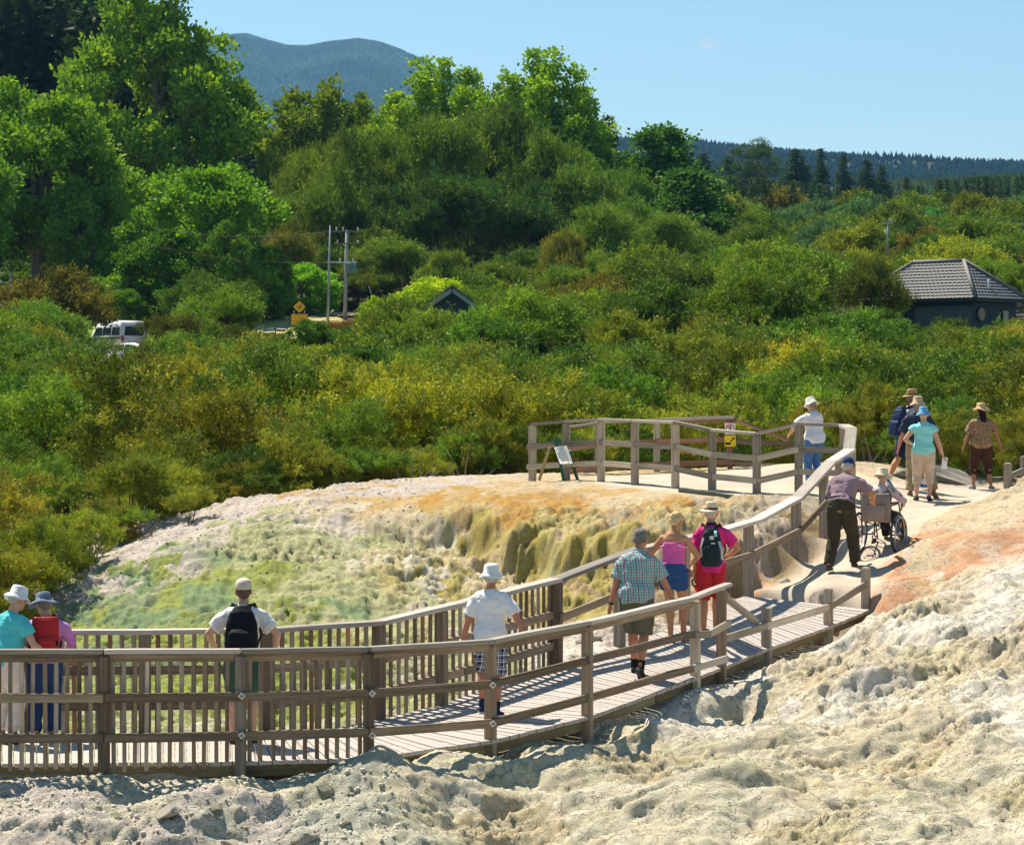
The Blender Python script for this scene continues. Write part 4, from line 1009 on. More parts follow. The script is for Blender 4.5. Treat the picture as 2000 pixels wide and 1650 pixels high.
def make_hat(root, kind, Mh, k, tilt, mat):
    Mt = Mh @ Matrix.Translation((0, -.005, .155)) @ Matrix.Rotation(R(-tilt), 4, 'X')
    bm = bmesh.new(); sx, sy = .96, 1.14
    if kind == 'bucket':
        wv = lambda kk, a: ((0.010 * math.sin(3 * a + 1) + .006 * math.sin(5 * a)) if kk > 4 else 0, 0)
        lathe(bm, [(.001, .098), (.045, .097), (.072, .090), (.083, .066), (.090, .0), (.112, -.022), (.140, -.050), (.137, -.055), (.108, -.028), (.085, -.006), (.078, .06)], 28, sx, sy, wv, Mt)
    elif kind == 'brim':
        wv = lambda kk, a: ((0.018 * math.sin(2 * a + .6) + .006 * math.sin(5 * a)) if kk > 4 else 0, 0)
        lathe(bm, [(.001, .100), (.05, .098), (.076, .086), (.086, .05), (.090, .0), (.130, -.012), (.178, -.045), (.175, -.050), (.128, -.018), (.085, -.006)], 30, sx, sy, wv, Mt)
    elif kind == 'fedora':
        wv = lambda kk, a: ((-.022 * math.exp(-(math.cos(a) / .35) ** 2) if kk < 2 else (.012 * math.cos(2 * a) if kk > 5 else 0)), -.006 * math.cos(2 * a) if kk in (2, 3) else 0)
        lathe(bm, [(.001, .105), (.05, .110), (.068, .106), (.078, .08), (.086, .03), (.090, .0), (.120, -.006), (.150, -.012), (.149, -.018), (.118, -.012), (.085, -.006)], 30, sx, sy, wv, Mt)
        b2 = bmesh.new(); lathe(b2, [(.0905, .002), (.0885, .028), (.086, .029), (.088, .001)], 30, sx, sy, None, Mt); from_bm('hat_band', b2, cloth('hat_band_dark', (.12, .09, .08)), root, True)
    elif kind == 'cap':
        lathe(bm, [(.001, .088), (.03, .086), (.06, .074), (.080, .045), (.087, .0), (.086, -.018), (.082, -.018), (.08, .0)], 26, sx, sy, None, Mt)
        a = [Mt @ Vector((x * .075, .085 + .075 * math.cos(x * 1.45), -.004 - .012 * x * x)) for x in np.linspace(-1, 1, 9)]; c = [Mt @ Vector((x * .083, .05 + .04 * (1 - x * x), -.006)) for x in np.linspace(-1, 1, 9)]
        va = [bm.verts.new(p) for p in a]; vc = [bm.verts.new(p) for p in c]; vd = [bm.verts.new(p - Vector((0, 0, .004))) for p in a]; ve = [bm.verts.new(p - Vector((0, 0, .004))) for p in c]
        for i in range(8): bm.faces.new((vc[i], vc[i + 1], va[i + 1], va[i])); bm.faces.new((ve[i + 1], ve[i], vd[i], vd[i + 1])); bm.faces.new((va[i], va[i + 1], vd[i + 1], vd[i]))
    from_bm('hat', bm, mat, root, True)

def backpack(label, p, col, col2, w=.30, h=.44, dp=.15, drop=.0, dark=(.02, .02, .025), extras=None, tall=False):
    """rucksack on a person's back: top-level thing in the wearer's frame"""
    r = p['root']; k = p['k']; S = p['S']; up, rt, fw = p['up'], p['rt'], p['fw']
    o = empty('backpack', r.location + Matrix.Rotation(r.rotation_euler.z, 3, 'Z') @ S(.26, 0, -.2), label, 'backpack', None, r.rotation_euler.z)
    off = S(.26, 0, -.2)
    Q = lambda x, y, z: rt * x + fw * y + up * z
    y0 = .045; bm = bmesh.new()
    zs = [(-h / 2 - .0, .62, .5), (-h / 2 + .03, .95, .9), (-h * .2, 1.0, 1.0), (h * .15, .93, .92), (h * .36, .72, .72), (h / 2, .38, .35)] if not tall else [(-h / 2, .85, .7), (-h / 2 + .03, 1, 1), (0, 1, 1), (h * .4, .97, .9), (h / 2, .9, .6)]
    loft(bm, [(Q(0, y0 - dp / 2, z - drop), rt * w / 2 * a, fw * dp / 2 * b) for z, a, b in zs], 22, True, 3.2)
    remesh(from_bm('bag', bm, col, o, True), .011, 2, .014, .1)
    bm = bmesh.new(); loft(bm, [(Q(0, y0 - dp - .012, z - drop), rt * w / 2 * a, fw * .035 * b) for z, a, b in ((-h * .44, .55, .5), (-h * .38, .78, 1), (-h * .05, .74, 1), (h * .03, .6, .4))], 18, True, 3); remesh(from_bm('pocket', bm, col2, o, True), .010, 2)
    for s_ in (-1, 1):
        sl = p['sh'][0 if s_ < 0 else 1]; sp_ = S(.535, s_ * .105, -.02) - off
        a = Q(s_ * .04, y0 - .03, h * .44 - drop); pts = [a, a.lerp(sp_, .5) + up * .012, sp_ + up * .012, S(.50, s_ * .135, .10) - off, S(.36, s_ * .15, .135) - off, S(.24, s_ * .19, .06) - off, S(.17, s_ * .18, -.08) - off, Q(s_ * w * .42, y0 - .05, -h * .36 - drop)]
        bm = bmesh.new(); tube(bm, pts, [.022, .026, .028, .026, .022, .014, .010, .010], 8, flat=.35, ref=Vector((0, 0, 1))); from_bm('strap', bm, cloth('webbing_dark', dark), o, True)
    bm = bmesh.new(); tube(bm, [Q(-.03, y0 - .06, h * .47 - drop), Q(0, y0 - .06, h * .52 - drop), Q(.03, y0 - .06, h * .47 - drop)], .007, 6); from_bm('grab_loop', bm, cloth('webbing_dark', dark), o)
    if extras: extras(o, Q, y0 - dp, h, w)
    return o

def stand(px, py, d): 
    p = P(px, py, d); return p
def on_deck(px, d):
    """a point on the boardwalk surface at this column and distance"""
    x = (px - 1000) / F * d; best = None
    for i in range(len(NE) - 1):
        for t in np.linspace(0, 1, 21):
            a = NE[i].lerp(NE[i + 1], t); b = FE[i].lerp(FE[i + 1], t); v = (b - a).xy
            u = max(0, min(1, ((x - a.x) * v.x + (d - a.y) * v.y) / v.length_squared)); q_ = a.lerp(b, u); e = (q_.xy - Vector((x, d))).length
            if best is None or e < best[0]: best = (e, q_.z)
    return Vector((x, d, best[1]))
def on_ground(px, d):
    x = (px - 1000) / F * d; return Vector((x, d, gzr(x, d)))

# --- 1 far left: white bucket hat, aqua top
p1 = person('person in a white bucket hat, aqua top and cream trousers, cut by the left edge', on_deck(8, 26.6), 1.64, head=-40, lean=14, build=1.1, belly=1.15, hips=1.12, skin_t='fair', hands=[(-.2, .45, 1.0), (.26, .38, .98)], hp=20,
   shirt=cloth('aqua_shirt', (.10, .58, .62)), sleeve=.6, hem=.08, legs=cloth('cream_trousers', (.72, .62, .55)), leg_to=1.85, hair=(.5, .45, .4), hat='bucket', hat_mat=cloth('white_cotton', (.80, .80, .82), var=.03), shoes=(.04, .04, .05))
# --- 2 grey hat, lilac shirt, red backpack
p2 = person('person in a wide grey sun hat and lilac shirt with a red rucksack', on_deck(88, 26.9), 1.54, head=12, lean=10, build=1.05, hips=1.05, hands=[(-.30, .40, 1.02), (.30, .42, 1.04)], hp=12, hy=25,
   shirt=cloth('lilac_shirt', (.62, .25, .60)), sleeve=1.75, hem=.02, legs=cloth('dark_jeans', (.03, .06, .16)), leg_to=1.95, hair=(.3, .25, .22), hat='brim', hat_mat=cloth('slate_felt', (.16, .20, .26)), shoes=(.1, .08, .08), loose=1.5)
def red_x(o, Q, y, h, w):
    bm = bmesh.new(); add_box(bm, Q(0, y - .022, -.05), (w * .86, .012, .055), bev=.003); from_bm('band', bm, cloth('black_tape', (.015, .015, .02)), o)
    bm = bmesh.new(); add_box(bm, Q(.06, y - .025, -.17), (.10, .01, .04), bev=.002); from_bm('label_patch', bm, cloth('black_tape', (.015, .015, .02)), o)
backpack('red roll-top rucksack with a black band on the lilac shirt', p2, cloth('red_tarpaulin', (.50, .03, .03), rough=.5), cloth('red_tarpaulin', (.42, .02, .02)), .29, .46, .14, extras=red_x, tall=True)
# --- 3 cream cap, white shirt, black backpack
p3 = person('person in a cream cap and white shirt with a black backpack, at the far rail', on_deck(474, 26.6), 1.72, head=2, lean=13, build=1.0, hands=[(-.33, .28, 1.0), (.33, .28, .98)], elbow=[(-1, -.9, -.2), (1, -.9, -.2)], hp=-4,
   shirt=cloth('white_shirt', (.78, .75, .74), var=.03), sleeve=.75, hem=.05, legs=cloth('forest_shorts', (.04, .09, .07)), leg_to=.85, hair=(.17, .10, .06), hat='cap', hat_mat=cloth('cream_cap', (.66, .56, .47)), shoes=(.04, .04, .04), loose=1.3)
backpack('plain black backpack on the white shirt at the far rail', p3, cloth('black_nylon', (.008, .009, .014), rough=.6), cloth('black_nylon', (.008, .009, .014), rough=.6), .35, .56, .17, drop=.04)
# --- 4 white tee, navy plaid shorts
PL_N = mat_stripes('navy_check', (.012, .02, .055), [(0, 13, 0, .10, (.30, .33, .42), .6), (2, 13, .2, .10, (.30, .33, .42), .6), (0, 13, .35, .03, (.75, .75, .8), .9), (2, 13, .55, .03, (.75, .75, .8), .9)])
p4 = person('person in a white T-shirt, white hat and navy checked shorts walking up the boardwalk', on_deck(957, 28.4), 1.66, head=-12, lean=6, build=1.03, belly=1.06, skin_t='red', feet=[((-.12, .16, 0), 5), ((.10, -.14, .0), -8)], hands=[(-.36, .03, .80), (.50, -.04, .86)], elbow=[(-.6, -1, 0), (.4, -.5, 0)],
   shirt=cloth('white_tee', (.80, .80, .84), var=.02), sleeve=.80, hem=.07, legs=PL_N, leg_to=1.06, hair=(.45, .42, .40), hat='bucket', hat_mat=cloth('white_cotton', (.80, .80, .82), var=.03), shoes=(.02, .035, .12), socks=(.02, .03, .06), sole=(.7, .7, .7), loose=1.5)
bm = bmesh.new(); w4 = p4['wr'][0]; u4 = (w4 - p4['el'][0]).normalized(); x4, y4, z4 = frame(u4)
loft(bm, [(w4 - u4 * .012, y4 * .034, z4 * .034), (w4 + u4 * .008, y4 * .034, z4 * .034)], 16); from_bm('wrist_watch', bm, M_BOLT, p4['root'], True)
# --- 5 green check shirt
PL_G = mat_stripes('green_check', (.58, .60, .62), [(0, 15, 0, .16, (.08, .40, .28), .75), (2, 15, .1, .16, (.08, .40, .28), .65), (0, 15, .5, .10, (.20, .09, .22), .8), (2, 15, .6, .10, (.20, .09, .22), .6), (0, 30, .2, .03, (.7, .7, .7), .5)])
p5 = person('grey haired person in a green and purple checked shirt and khaki shorts', on_deck(1243, 30.7), 1.78, head=-14, lean=14, build=1.08, belly=1.18, skin_t='red', feet=[((-.06, .20, 0), 3), ((.10, -.26, .03), -6, 36)], hands=[(-.34, .02, .74), (.44, .26, .78)], elbow=[(-.6, -1, 0), (.5, -.9, 0)], hp=22, hy=-18,
   shirt=PL_G, sleeve=.85, hem=.10, legs=cloth('khaki_shorts', (.13, .12, .08)), leg_to=.98, hair=(.20, .18, .18), shoes=(.045, .05, .045), socks=(.01, .01, .012), loose=1.7, collar=PL_G)
bm = bmesh.new(); w5 = p5['wr'][0]; u5 = (w5 - p5['el'][0]).normalized(); x4, y4, z4 = frame(u5)
loft(bm, [(w5 - u5 * .012, y4 * .034, z4 * .034), (w5 + u5 * .008, y4 * .034, z4 * .034)], 16); from_bm('wrist_watch', bm, cloth('black_tape', (.015, .015, .02)), p5['root'], True)
# --- 6 pink top, denim shorts
p6 = person('blonde person in a strapless pink top and denim shorts', on_deck(1314, 32.9), 1.67, head=-16, lean=8, build=.98, hips=1.10, skin_t='tan', feet=[((-.02, -.04, 0), 4), ((.12, .10, 0), -12)], hands=[(-.26, .32, 1.02), (.20, .34, 1.05)], elbow=[(-1, -.7, -.2), (1, -.7, -.2)], hp=24, hy=-28, pelvis_x=.0,
   shirt=cloth('pink_top', (.80, .13, .42)), sleeveless=True, neck=False, hem=-.04, legs=cloth('denim', (.035, .09, .24)), leg_to=.48, hair=(.66, .47, .24), shoes=None, strap=True, loose=.6)
# --- 7 pink polo, straw hat, red shorts
p7 = person('person in a straw hat, magenta polo shirt and red shorts', on_deck(1389, 33.4), 1.72, head=-4, lean=5, build=1.0, skin_t='tan', feet=[((-.10, -.10, 0), 4), ((.06, .18, 0), -4)], hands=[(-.22, .02, .80), (.26, .30, 1.06)], elbow=[(-1, -.6, 0), (1.0, -.4, -.5)], hy=-14, hp=4,
   shirt=cloth('magenta_polo', (.74, .035, .24)), sleeve=.72, hem=.10, legs=cloth('red_shorts', (.50, .03, .04)), leg_to=1.02, hair=(.62, .52, .45), hat='fedora', hat_mat=cloth('straw', (.74, .60, .40), fold=.8), shoes=(.20, .13, .09), loose=1.2, collar=cloth('navy_trim', (.03, .04, .12)))
def gp_x(o, Q, y, h, w):
    bm = bmesh.new(); add_box(bm, Q(.005, y - .02, .10), (.055, .01, .045), bev=.004); from_bm('badge', bm, cloth('pale_trim', (.6, .62, .62)), o); bm = bmesh.new(); add_box(bm, Q(.02, y - .02, .03), (.05, .008, .02), bev=.003); from_bm('badge', bm, cloth('pale_trim', (.6, .62, .62)), o)
    bm = bmesh.new(); tube(bm, [Q(.055, y + .02, .19), Q(.055, y - .005, .12)], [.018, .02], 10); from_bm('bottle_top', bm, cloth('clear_blue', (.25, .62, .78), rough=.3), o, True)
    bm = bmesh.new(); tube(bm, [Q(-.10, y + .01, .10), Q(-.135, y + .01, -.02), Q(-.12, y + .01, -.14)], .012, 8, flat=.4); tube(bm, [Q(.10, y + .01, .06), Q(.13, y + .01, -.06), Q(.14, y + .01, -.18)], .018, 8, flat=.4); from_bm('piping', bm, cloth('pale_trim', (.6, .62, .62)), o, True)
backpack('black and pale grey backpack with a blue bottle on the magenta polo', p7, cloth('charcoal_nylon', (.02, .035, .04), rough=.6), cloth('charcoal_nylon', (.02, .035, .04)), .30, .50, .15, drop=.02, extras=gp_x)
w7 = p7['wr'][0]; Mz = Matrix.Rotation(p7['root'].rotation_euler.z, 3, 'Z'); cp = p7['root'].location + Mz @ (w7 + Vector((.06, .03, -.17)))
cpo = empty('red_cap', cp, 'red cap dangling by its dark strap from the hand of the straw hat wearer', 'cap')
bm = bmesh.new(); lathe(bm, [(.001, -.085), (.04, -.078), (.07, -.05), (.085, .0), (.08, .0), (.065, -.045)], 20, .9, 1.1); from_bm('crown', bm, cloth('red_cotton', (.72, .04, .02)), cpo, True)
bm = bmesh.new(); tube(bm, [Vector((-.08, 0, 0)), Vector((-.10, -.01, .06)), Vector((-.06, -.02, .12))], .011, 6); tube(bm, [Vector((-.08, 0, 0)), Vector((0, -.05, .015)), Vector((.08, 0, .0))], .010, 6); from_bm('strap', bm, cloth('webbing_dark', (.02, .02, .025)), cpo, True)
# --- 8 woman at the lookout rail
p8 = person('person in a white sun hat, white top and blue jeans leaning on the lookout rail', on_ground(1592, 44.6), 1.54, head=28, lean=8, build=1.0, belly=1.1, hips=1.08, hands=[(-.36, .36, 1.02), (.24, .50, .96)], elbow=[(-1, -.5, 0), (.4, -1, 0)], hp=18, hy=14,
   shirt=cloth('white_top', (.74, .73, .80), var=.03), sleeve=.9, hem=.16, legs=cloth('blue_jeans', (.07, .17, .38)), leg_to=1.97, hair=(.3, .25, .2), hat='bucket', hat_mat=cloth('offwhite_cotton', (.74, .72, .66), var=.03), shoes=(.3, .3, .3), loose=1.8)
# --- 9 the man pushing
p9 = person('person in a navy cap, mauve T-shirt and dark trousers pushing the wheelchair', on_ground(1642, 37.3), 1.76, head=-24, lean=33, build=1.12, belly=1.08, skin_t='tan', feet=[((-.14, -.14, 0), 8), ((.13, .30, .02), -8, 28)], hands=[(-.18, .50, 1.0), (.34, .50, .98)], elbow=[(-.3, -.5, -1), (1, -.5, -.3)], hp=14, hy=-6,
   shirt=cloth('mauve_tee', (.30, .21, .25)), sleeve=.8, hem=-.06, legs=cloth('dark_khaki', (.055, .048, .032)), leg_to=1.97, hair=(.48, .44, .42), hat='cap', hat_mat=cloth('navy_cap', (.03, .05, .16)), shoes=(.09, .07, .055), belt=cloth('belt_dark', (.015, .018, .03)), loose=1.0)
# --- wheelchair
wc = empty('wheelchair', on_ground(1716, 38.2), 'folding wheelchair with a grey-brown back panel being pushed along the sandy path', 'wheelchair', None, R(-30))
M_TYRE = mat_basic('tyre_rubber', (.05, .05, .05), .8, .1); M_CHR = mat_basic('steel_tube', (.55, .55, .56), .3, .05, metal=.9); M_BLKM = mat_basic('black_frame', (.03, .03, .035), .4, .1); M_BACK = cloth('taupe_canvas', (.33, .27, .25))
sl_ = -0.03
for s_ in (-1, 1):
    o = empty('wheel', (s_ * .31, .0, .305), None, None); o.parent = wc; del_ = [o.pop(k_, None) for k_ in ('label', 'category')]
    Mw = Matrix.Rotation(R(90), 4, 'Y') @ Matrix.Identity(4)
    bm = bmesh.new(); torus(bm, Mw, .285, .020, 48, 10); from_bm('tyre', bm, M_TYRE, o, True)
    bm = bmesh.new(); torus(bm, Mw, .266, .010, 48, 8); torus(bm, Matrix.Translation((s_ * .045, 0, 0)) @ Mw, .245, .009, 48, 8)
    bmesh.ops.create_cone(bm, cap_ends=True, segments=14, radius1=.028, radius2=.028, depth=.08, matrix=Mw)
    for q_ in range(5): a_ = 2 * math.pi * q_ / 5; tube(bm, [Vector((s_ * .045, .245 * math.cos(a_), .245 * math.sin(a_))), Vector((0, .266 * math.cos(a_), .266 * math.sin(a_)))], .005, 6)
    from_bm('rim', bm, M_CHR, o, True)
    bm = bmesh.new()
    for q_ in range(24): a_ = 2 * math.pi * q_ / 24; tube(bm, [Vector(((-1) ** q_ * .022, .02 * math.cos(a_ + .5), .02 * math.sin(a_ + .5))), Vector((0, .262 * math.cos(a_), .262 * math.sin(a_)))], .0016, 4)
    from_bm('spokes', bm, M_CHR, o)
    bm = bmesh.new(); add_box(bm, Vector((0, .10, .12)), (.012, .045, .07), bev=.004); add_box(bm, Vector((0, -.11, -.10)), (.012, .045, .06), bev=.004); from_bm('reflector', bm, cloth('amber_plastic', (.85, .30, .04), rough=.4), o)
    c_ = empty('caster', (s_ * .24, .42, .10), None, None); c_.parent = wc; [c_.pop(k_, None) for k_ in ('label', 'category')]
    bm = bmesh.new(); torus(bm, Mw, .082, .017, 24, 8); from_bm('tyre', bm, M_TYRE, c_, True)
    bm = bmesh.new(); bmesh.ops.create_cone(bm, cap_ends=True, segments=14, radius1=.07, radius2=.07, depth=.02, matrix=Mw); add_box(bm, Vector((s_ * .03, .0, .06)), (.008, .03, .14)); add_box(bm, Vector((-s_ * .03, .0, .06)), (.008, .03, .14)); add_box(bm, Vector((0, 0, .13)), (.07, .035, .012)); from_bm('fork', bm, M_BLKM, c_)
    bm = bmesh.new(); X = s_ * .235
    tube(bm, [Vector((X, -.26, .93)), Vector((X, -.16, .93)), Vector((X, -.12, .90)), Vector((X, -.08, .5)), Vector((X, -.06, .28)), Vector((X, .42, .26))], .012, 8)
    tube(bm, [Vector((X, -.07, .50)), Vector((X, .40, .50)), Vector((X, .46, .44)), Vector((X, .56, .16))], .012, 8); tube(bm, [Vector((X, .42, .5)), Vector((X, .42, .24))], .012, 8); tube(bm, [Vector((s_ * .225, -.04, .48)), Vector((-s_ * .225, .3, .28))], .010, 8)
    tube(bm, [Vector((X, -.09, .72)), Vector((X, .22, .74)), Vector((X, .30, .5))], .012, 8); from_bm('frame', bm, M_BLKM, wc, True)
    bm = bmesh.new(); tube(bm, [Vector((X, -.27, .932)), Vector((X, -.16, .932))], .018, 10); from_bm('push_handle', bm, M_TYRE, wc, True)
    bm = bmesh.new(); add_box(bm, Vector((s_ * .235, .05, .755)), (.05, .26, .03), bev=.01); from_bm('armrest', bm, M_BLKM, wc)
    bm = bmesh.new(); add_box(bm, Vector((s_ * .14, .62, .12)), (.17, .14, .014), Matrix.Rotation(R(14), 3, 'X'), bev=.004); from_bm('footrest', bm, M_BLKM, wc)
bm = bmesh.new(); loft(bm, [(Vector((0, -.075, .47)), Vector((.232, 0, 0)), Vector((0, .016, 0))), (Vector((0, -.10, .62)), Vector((.238, 0, 0)), Vector((0, .022, 0))), (Vector((0, -.115, .78)), Vector((.238, 0, 0)), Vector((0, .02, 0))), (Vector((0, -.125, .90)), Vector((.236, 0, 0)), Vector((0, .014, 0)))], 20, True, 4); from_bm('backrest', bm, M_BACK, wc, True)
bm = bmesh.new(); add_box(bm, Vector((.01, -.145, .61)), (.30, .03, .24), Matrix.Rotation(R(7), 3, 'X'), bev=.012); from_bm('back_pocket', bm, M_BACK, wc, True)
bm = bmesh.new(); add_box(bm, Vector((0, .16, .505)), (.45, .44, .035), bev=.012); from_bm('seat', bm, M_BLKM, wc)
# --- the seated person
pc = wc.location + Matrix.Rotation(R(-30), 3, 'Z') @ Vector((0, .10, 0))
p10 = person('seated person in the wheelchair wearing a pale yellow sun hat and a mottled pink top', pc, 1.50, head=-30, lean=4, build=1.12, sit=.55, feet=[((-.12, .50, .13), 5), ((.14, .50, .13), -5)], hands=[(-.22, .34, .80), (.26, .32, .80)], elbow=[(-1, -.6, 0), (1, -.6, 0)], hp=10,
   shirt=mat_spots('mottled_pink', (.55, .42, .44), (.18, .10, .12), (.62, .55, .58), 16), sleeve=1.6, hem=.05, legs=cloth('black_trousers', (.02, .02, .022)), leg_to=1.9, hair=(.45, .35, .22), hat='bucket', hat_mat=cloth('pale_yellow_cotton', (.66, .60, .40)), shoes=(.05, .05, .05))
gl = empty('yellow_glove', wc.location + Matrix.Rotation(R(-30), 3, 'Z') @ Vector((-.03, -.15, .90)), 'yellow cloth tied to the top of the wheelchair back', 'cloth')
bm = bmesh.new(); tube(bm, [Vector((0, 0, .02)), Vector((-.03, -.01, -.04)), Vector((-.05, 0, -.09))], [.02, .022, .008], 8); tube(bm, [Vector((0, 0, .02)), Vector((.03, -.01, -.03)), Vector((.045, 0, -.07))], [.02, .018, .008], 8); ellipsoid(bm, Vector((0, 0, .02)), .03, .02, .02); remesh(from_bm('cloth', bm, cloth('bright_yellow', (.75, .52, .05)), gl, True), .006, 1)
# --- 11 hiker with navy rucksack
p11 = person('striding person in a tan straw hat, navy shorts and blue running shoes', on_ground(1776, 45.6), 1.74, head=-55, lean=6, build=1.05, skin_t='tan', feet=[((-.10, -.42, .06), 5, 34), ((.12, .22, 0), -5)], hands=[(-.30, .15, .85), (.28, .1, .82)], hy=-10,
   shirt=cloth('pale_grey_shirt', (.55, .55, .62)), sleeve=.8, hem=.06, legs=cloth('navy_shorts', (.012, .025, .07)), leg_to=.92, hair=(.2, .18, .17), hat='fedora', hat_mat=cloth('tan_straw', (.42, .27, .10)), shoes=(.02, .13, .42), socks=(.78, .78, .8), sole=(.75, .75, .75), loose=1.3, collar=cloth('pink_scarf', (.70, .12, .2)))
backpack('large navy blue daypack worn by the striding hiker', p11, cloth('navy_nylon', (.012, .03, .09), rough=.55), cloth('navy_nylon', (.012, .03, .09)), .32, .56, .22, drop=.03)
# --- 12 man in dark shirt
p12 = person('person in a beige bucket hat and dark slate shirt walking beside the aqua top', on_ground(1793, 44.4), 1.72, head=-8, lean=7, build=1.12, skin_t='red', feet=[((-.13, .02, 0), 6), ((.28, -.10, .0), -40, 35)], hands=[(-.36, -.02, .78), (.38, .02, .80)], elbow=[(-.5, -1, 0), (.5, -1, 0)],
   shirt=cloth('slate_shirt', (.028, .04, .07)), sleeve=.92, hem=.06, legs=cloth('khaki_trousers', (.30, .24, .15)), leg_to=1.9, hair=(.3, .26, .24), hat='bucket', hat_mat=cloth('beige_cotton', (.52, .40, .27)), shoes=(.16, .13, .10), loose=1.5)
# --- 13 woman in aqua
p13 = person('person in a light blue bucket hat, aqua blouse and beige capri trousers', on_ground(1804, 43.4), 1.58, head=-6, lean=2, build=1.06, hips=1.12, skin_t='fair', feet=[((-.12, .0, 0), 6), ((.10, .08, .0), -24, 30)], hands=[(-.16, .06, 1.02), (.38, .02, .80)], elbow=[(-1, -.5, 0), (.7, -.8, 0)],
   shirt=cloth('aqua_blouse', (.27, .70, .72)), sleeve=.35, hem=.06, legs=cloth('beige_capris', (.55, .44, .34)), leg_to=1.45, hair=(.5, .4, .3), hat='bucket', hat_mat=cloth('sky_blue_cotton', (.16, .38, .62)), shoes=(.05, .05, .07), loose=1.3)
w_ = p13['wr'][1]; Mz = Matrix.Rotation(p13['root'].rotation_euler.z, 3, 'Z')
bo = empty('folded_leaflet', p13['root'].location + Mz @ (w_ + Vector((.03, .02, -.14))), 'white folded leaflet held in the right hand of the aqua blouse wearer', 'leaflet')
bm = bmesh.new(); add_box(bm, Vector((0, 0, 0)), (.09, .006, .20), Matrix.Rotation(R(6), 3, 'Y')); add_box(bm, Vector((.004, .012, 0)), (.085, .006, .195), Matrix.Rotation(R(9), 3, 'Z')); from_bm('pages', bm, cloth('paper', (.8, .78, .82)), bo)
# --- 14 woman in brown
p14 = person('person in a straw sun hat, brown patterned top and brown capri trousers', on_ground(1917, 46.2), 1.54, head=4, lean=2, build=1.12, belly=1.12, hips=1.14, skin_t='deep', feet=[((-.15, 0, 0), 8), ((.17, 0, 0), -30)], hands=[(-.38, .05, .80), (.42, .03, .86)], elbow=[(-.7, -.8, 0), (1, -.6, 0)], hy=6,
   shirt=mat_spots('brown_animal_print', (.34, .20, .11), (.04, .02, .015), (.24, .15, .09), 34), sleeve=.8, hem=.20, legs=cloth('brown_capris', (.06, .028, .020)), leg_to=1.5, hair=(.025, .012, .01), hair_len=.06, hat='brim', hat_mat=cloth('natural_straw', (.55, .38, .20), fold=.8), shoes=(.22, .22, .24), loose=1.6)
# ================================================================== lawn and road beyond the scrub
def drape(name, pts, col_mat, dz=0.12, n=26):
    """closed outline (world points) filled with a sheet lying on the valley floor"""
    xs_ = np.linspace(min(p[0] for p in pts), max(p[0] for p in pts), n * 2); ys_ = np.linspace(min(p[1] for p in pts), max(p[1] for p in pts), n)
    X, Y = np.meshgrid(xs_, ys_); ins = inpoly(X, Y, pts); ins &= edge_dist(X, Y, pts) > .3
    Zs = vz(X, Y) + dz; ii = np.arange(X.size).reshape(X.shape); q = np.stack([ii[:-1, :-1], ii[:-1, 1:], ii[1:, 1:], ii[1:, :-1]], -1).reshape(-1, 4)
    q = q[ins[:-1, :-1].ravel()]; u, inv = np.unique(q, return_inverse=True); V = np.stack([X.ravel(), Y.ravel(), Zs.ravel()], 1)[u]
    return tag(link(name, mesh_np(name, V, inv.reshape(-1, 4), None, True), col_mat), kind='structure')
M_LAWN = mat_basic('mown_lawn', (.17, .27, .03), .95, .25, .5); M_DRY = mat_basic('dry_grass', (.34, .29, .11), .95, .2, .4); M_ROAD = mat_basic('pale_asphalt', (.25, .21, .18), .9, .1, .5)
def wp(px, d): return ((px - 1000) / F * d, d)
drape('lawn', [wp(120, 166), wp(330, 166), wp(350, 190), wp(330, 214), wp(120, 214)], M_LAWN)
drape('grass_verge', [wp(400, 168), wp(660, 168), wp(680, 186), wp(640, 200), wp(400, 206)], M_DRY, .10)
drape('road', [wp(455, 207), wp(560, 196), wp(620, 192), wp(720, 190), wp(720, 194), wp(620, 197), wp(560, 203), wp(455, 214)], M_ROAD, .18)
drape('car_park', [wp(120, 146), wp(330, 146), wp(330, 166), wp(120, 166)], M_ROAD, .10)
# ================================================================== vehicles
M_VANW = mat_basic('white_car_paint', (.72, .72, .74), .25, .03, spec=.6); M_GLASS = mat_basic('dark_glass', (.02, .035, .045), .08, .1, spec=.8); M_TL = mat_basic('tail_lamp_red', (.35, .02, .03), .3, .05); M_SIL = mat_basic('silver_car_paint', (.55, .57, .60), .22, .03, metal=.5, spec=.6)
def extrude_profile(bm, prof, hw, inset=lambda z: 0.0):
    """side outline (x, z) given width hw to both sides, narrower higher up"""
    a = [bm.verts.new((x, -hw + inset(z), z)) for x, z in prof]; b = [bm.verts.new((x, hw - inset(z), z)) for x, z in prof]
    bm.faces.new(a); bm.faces.new(b[::-1]); n = len(prof)
    for i in range(n): bm.faces.new((a[i], b[i], b[(i + 1) % n], a[(i + 1) % n]))
def side_panel(name, par, pts, hw, ins, mat, both=True, th=.02):
    for s in ((-1, 1) if both else (-1,)):
        bm = bmesh.new(); o_ = [bm.verts.new((x, s * (hw - ins(z) + th), z)) for x, z in pts]; i_ = [bm.verts.new((x, s * (hw - ins(z) - .02), z)) for x, z in pts]
        bm.faces.new(o_); bm.faces.new(i_[::-1])
        for i in range(len(pts)): bm.faces.new((o_[i], i_[i], i_[(i + 1) % len(pts)], o_[(i + 1) % len(pts)]))
        from_bm(name, bm, mat, par)
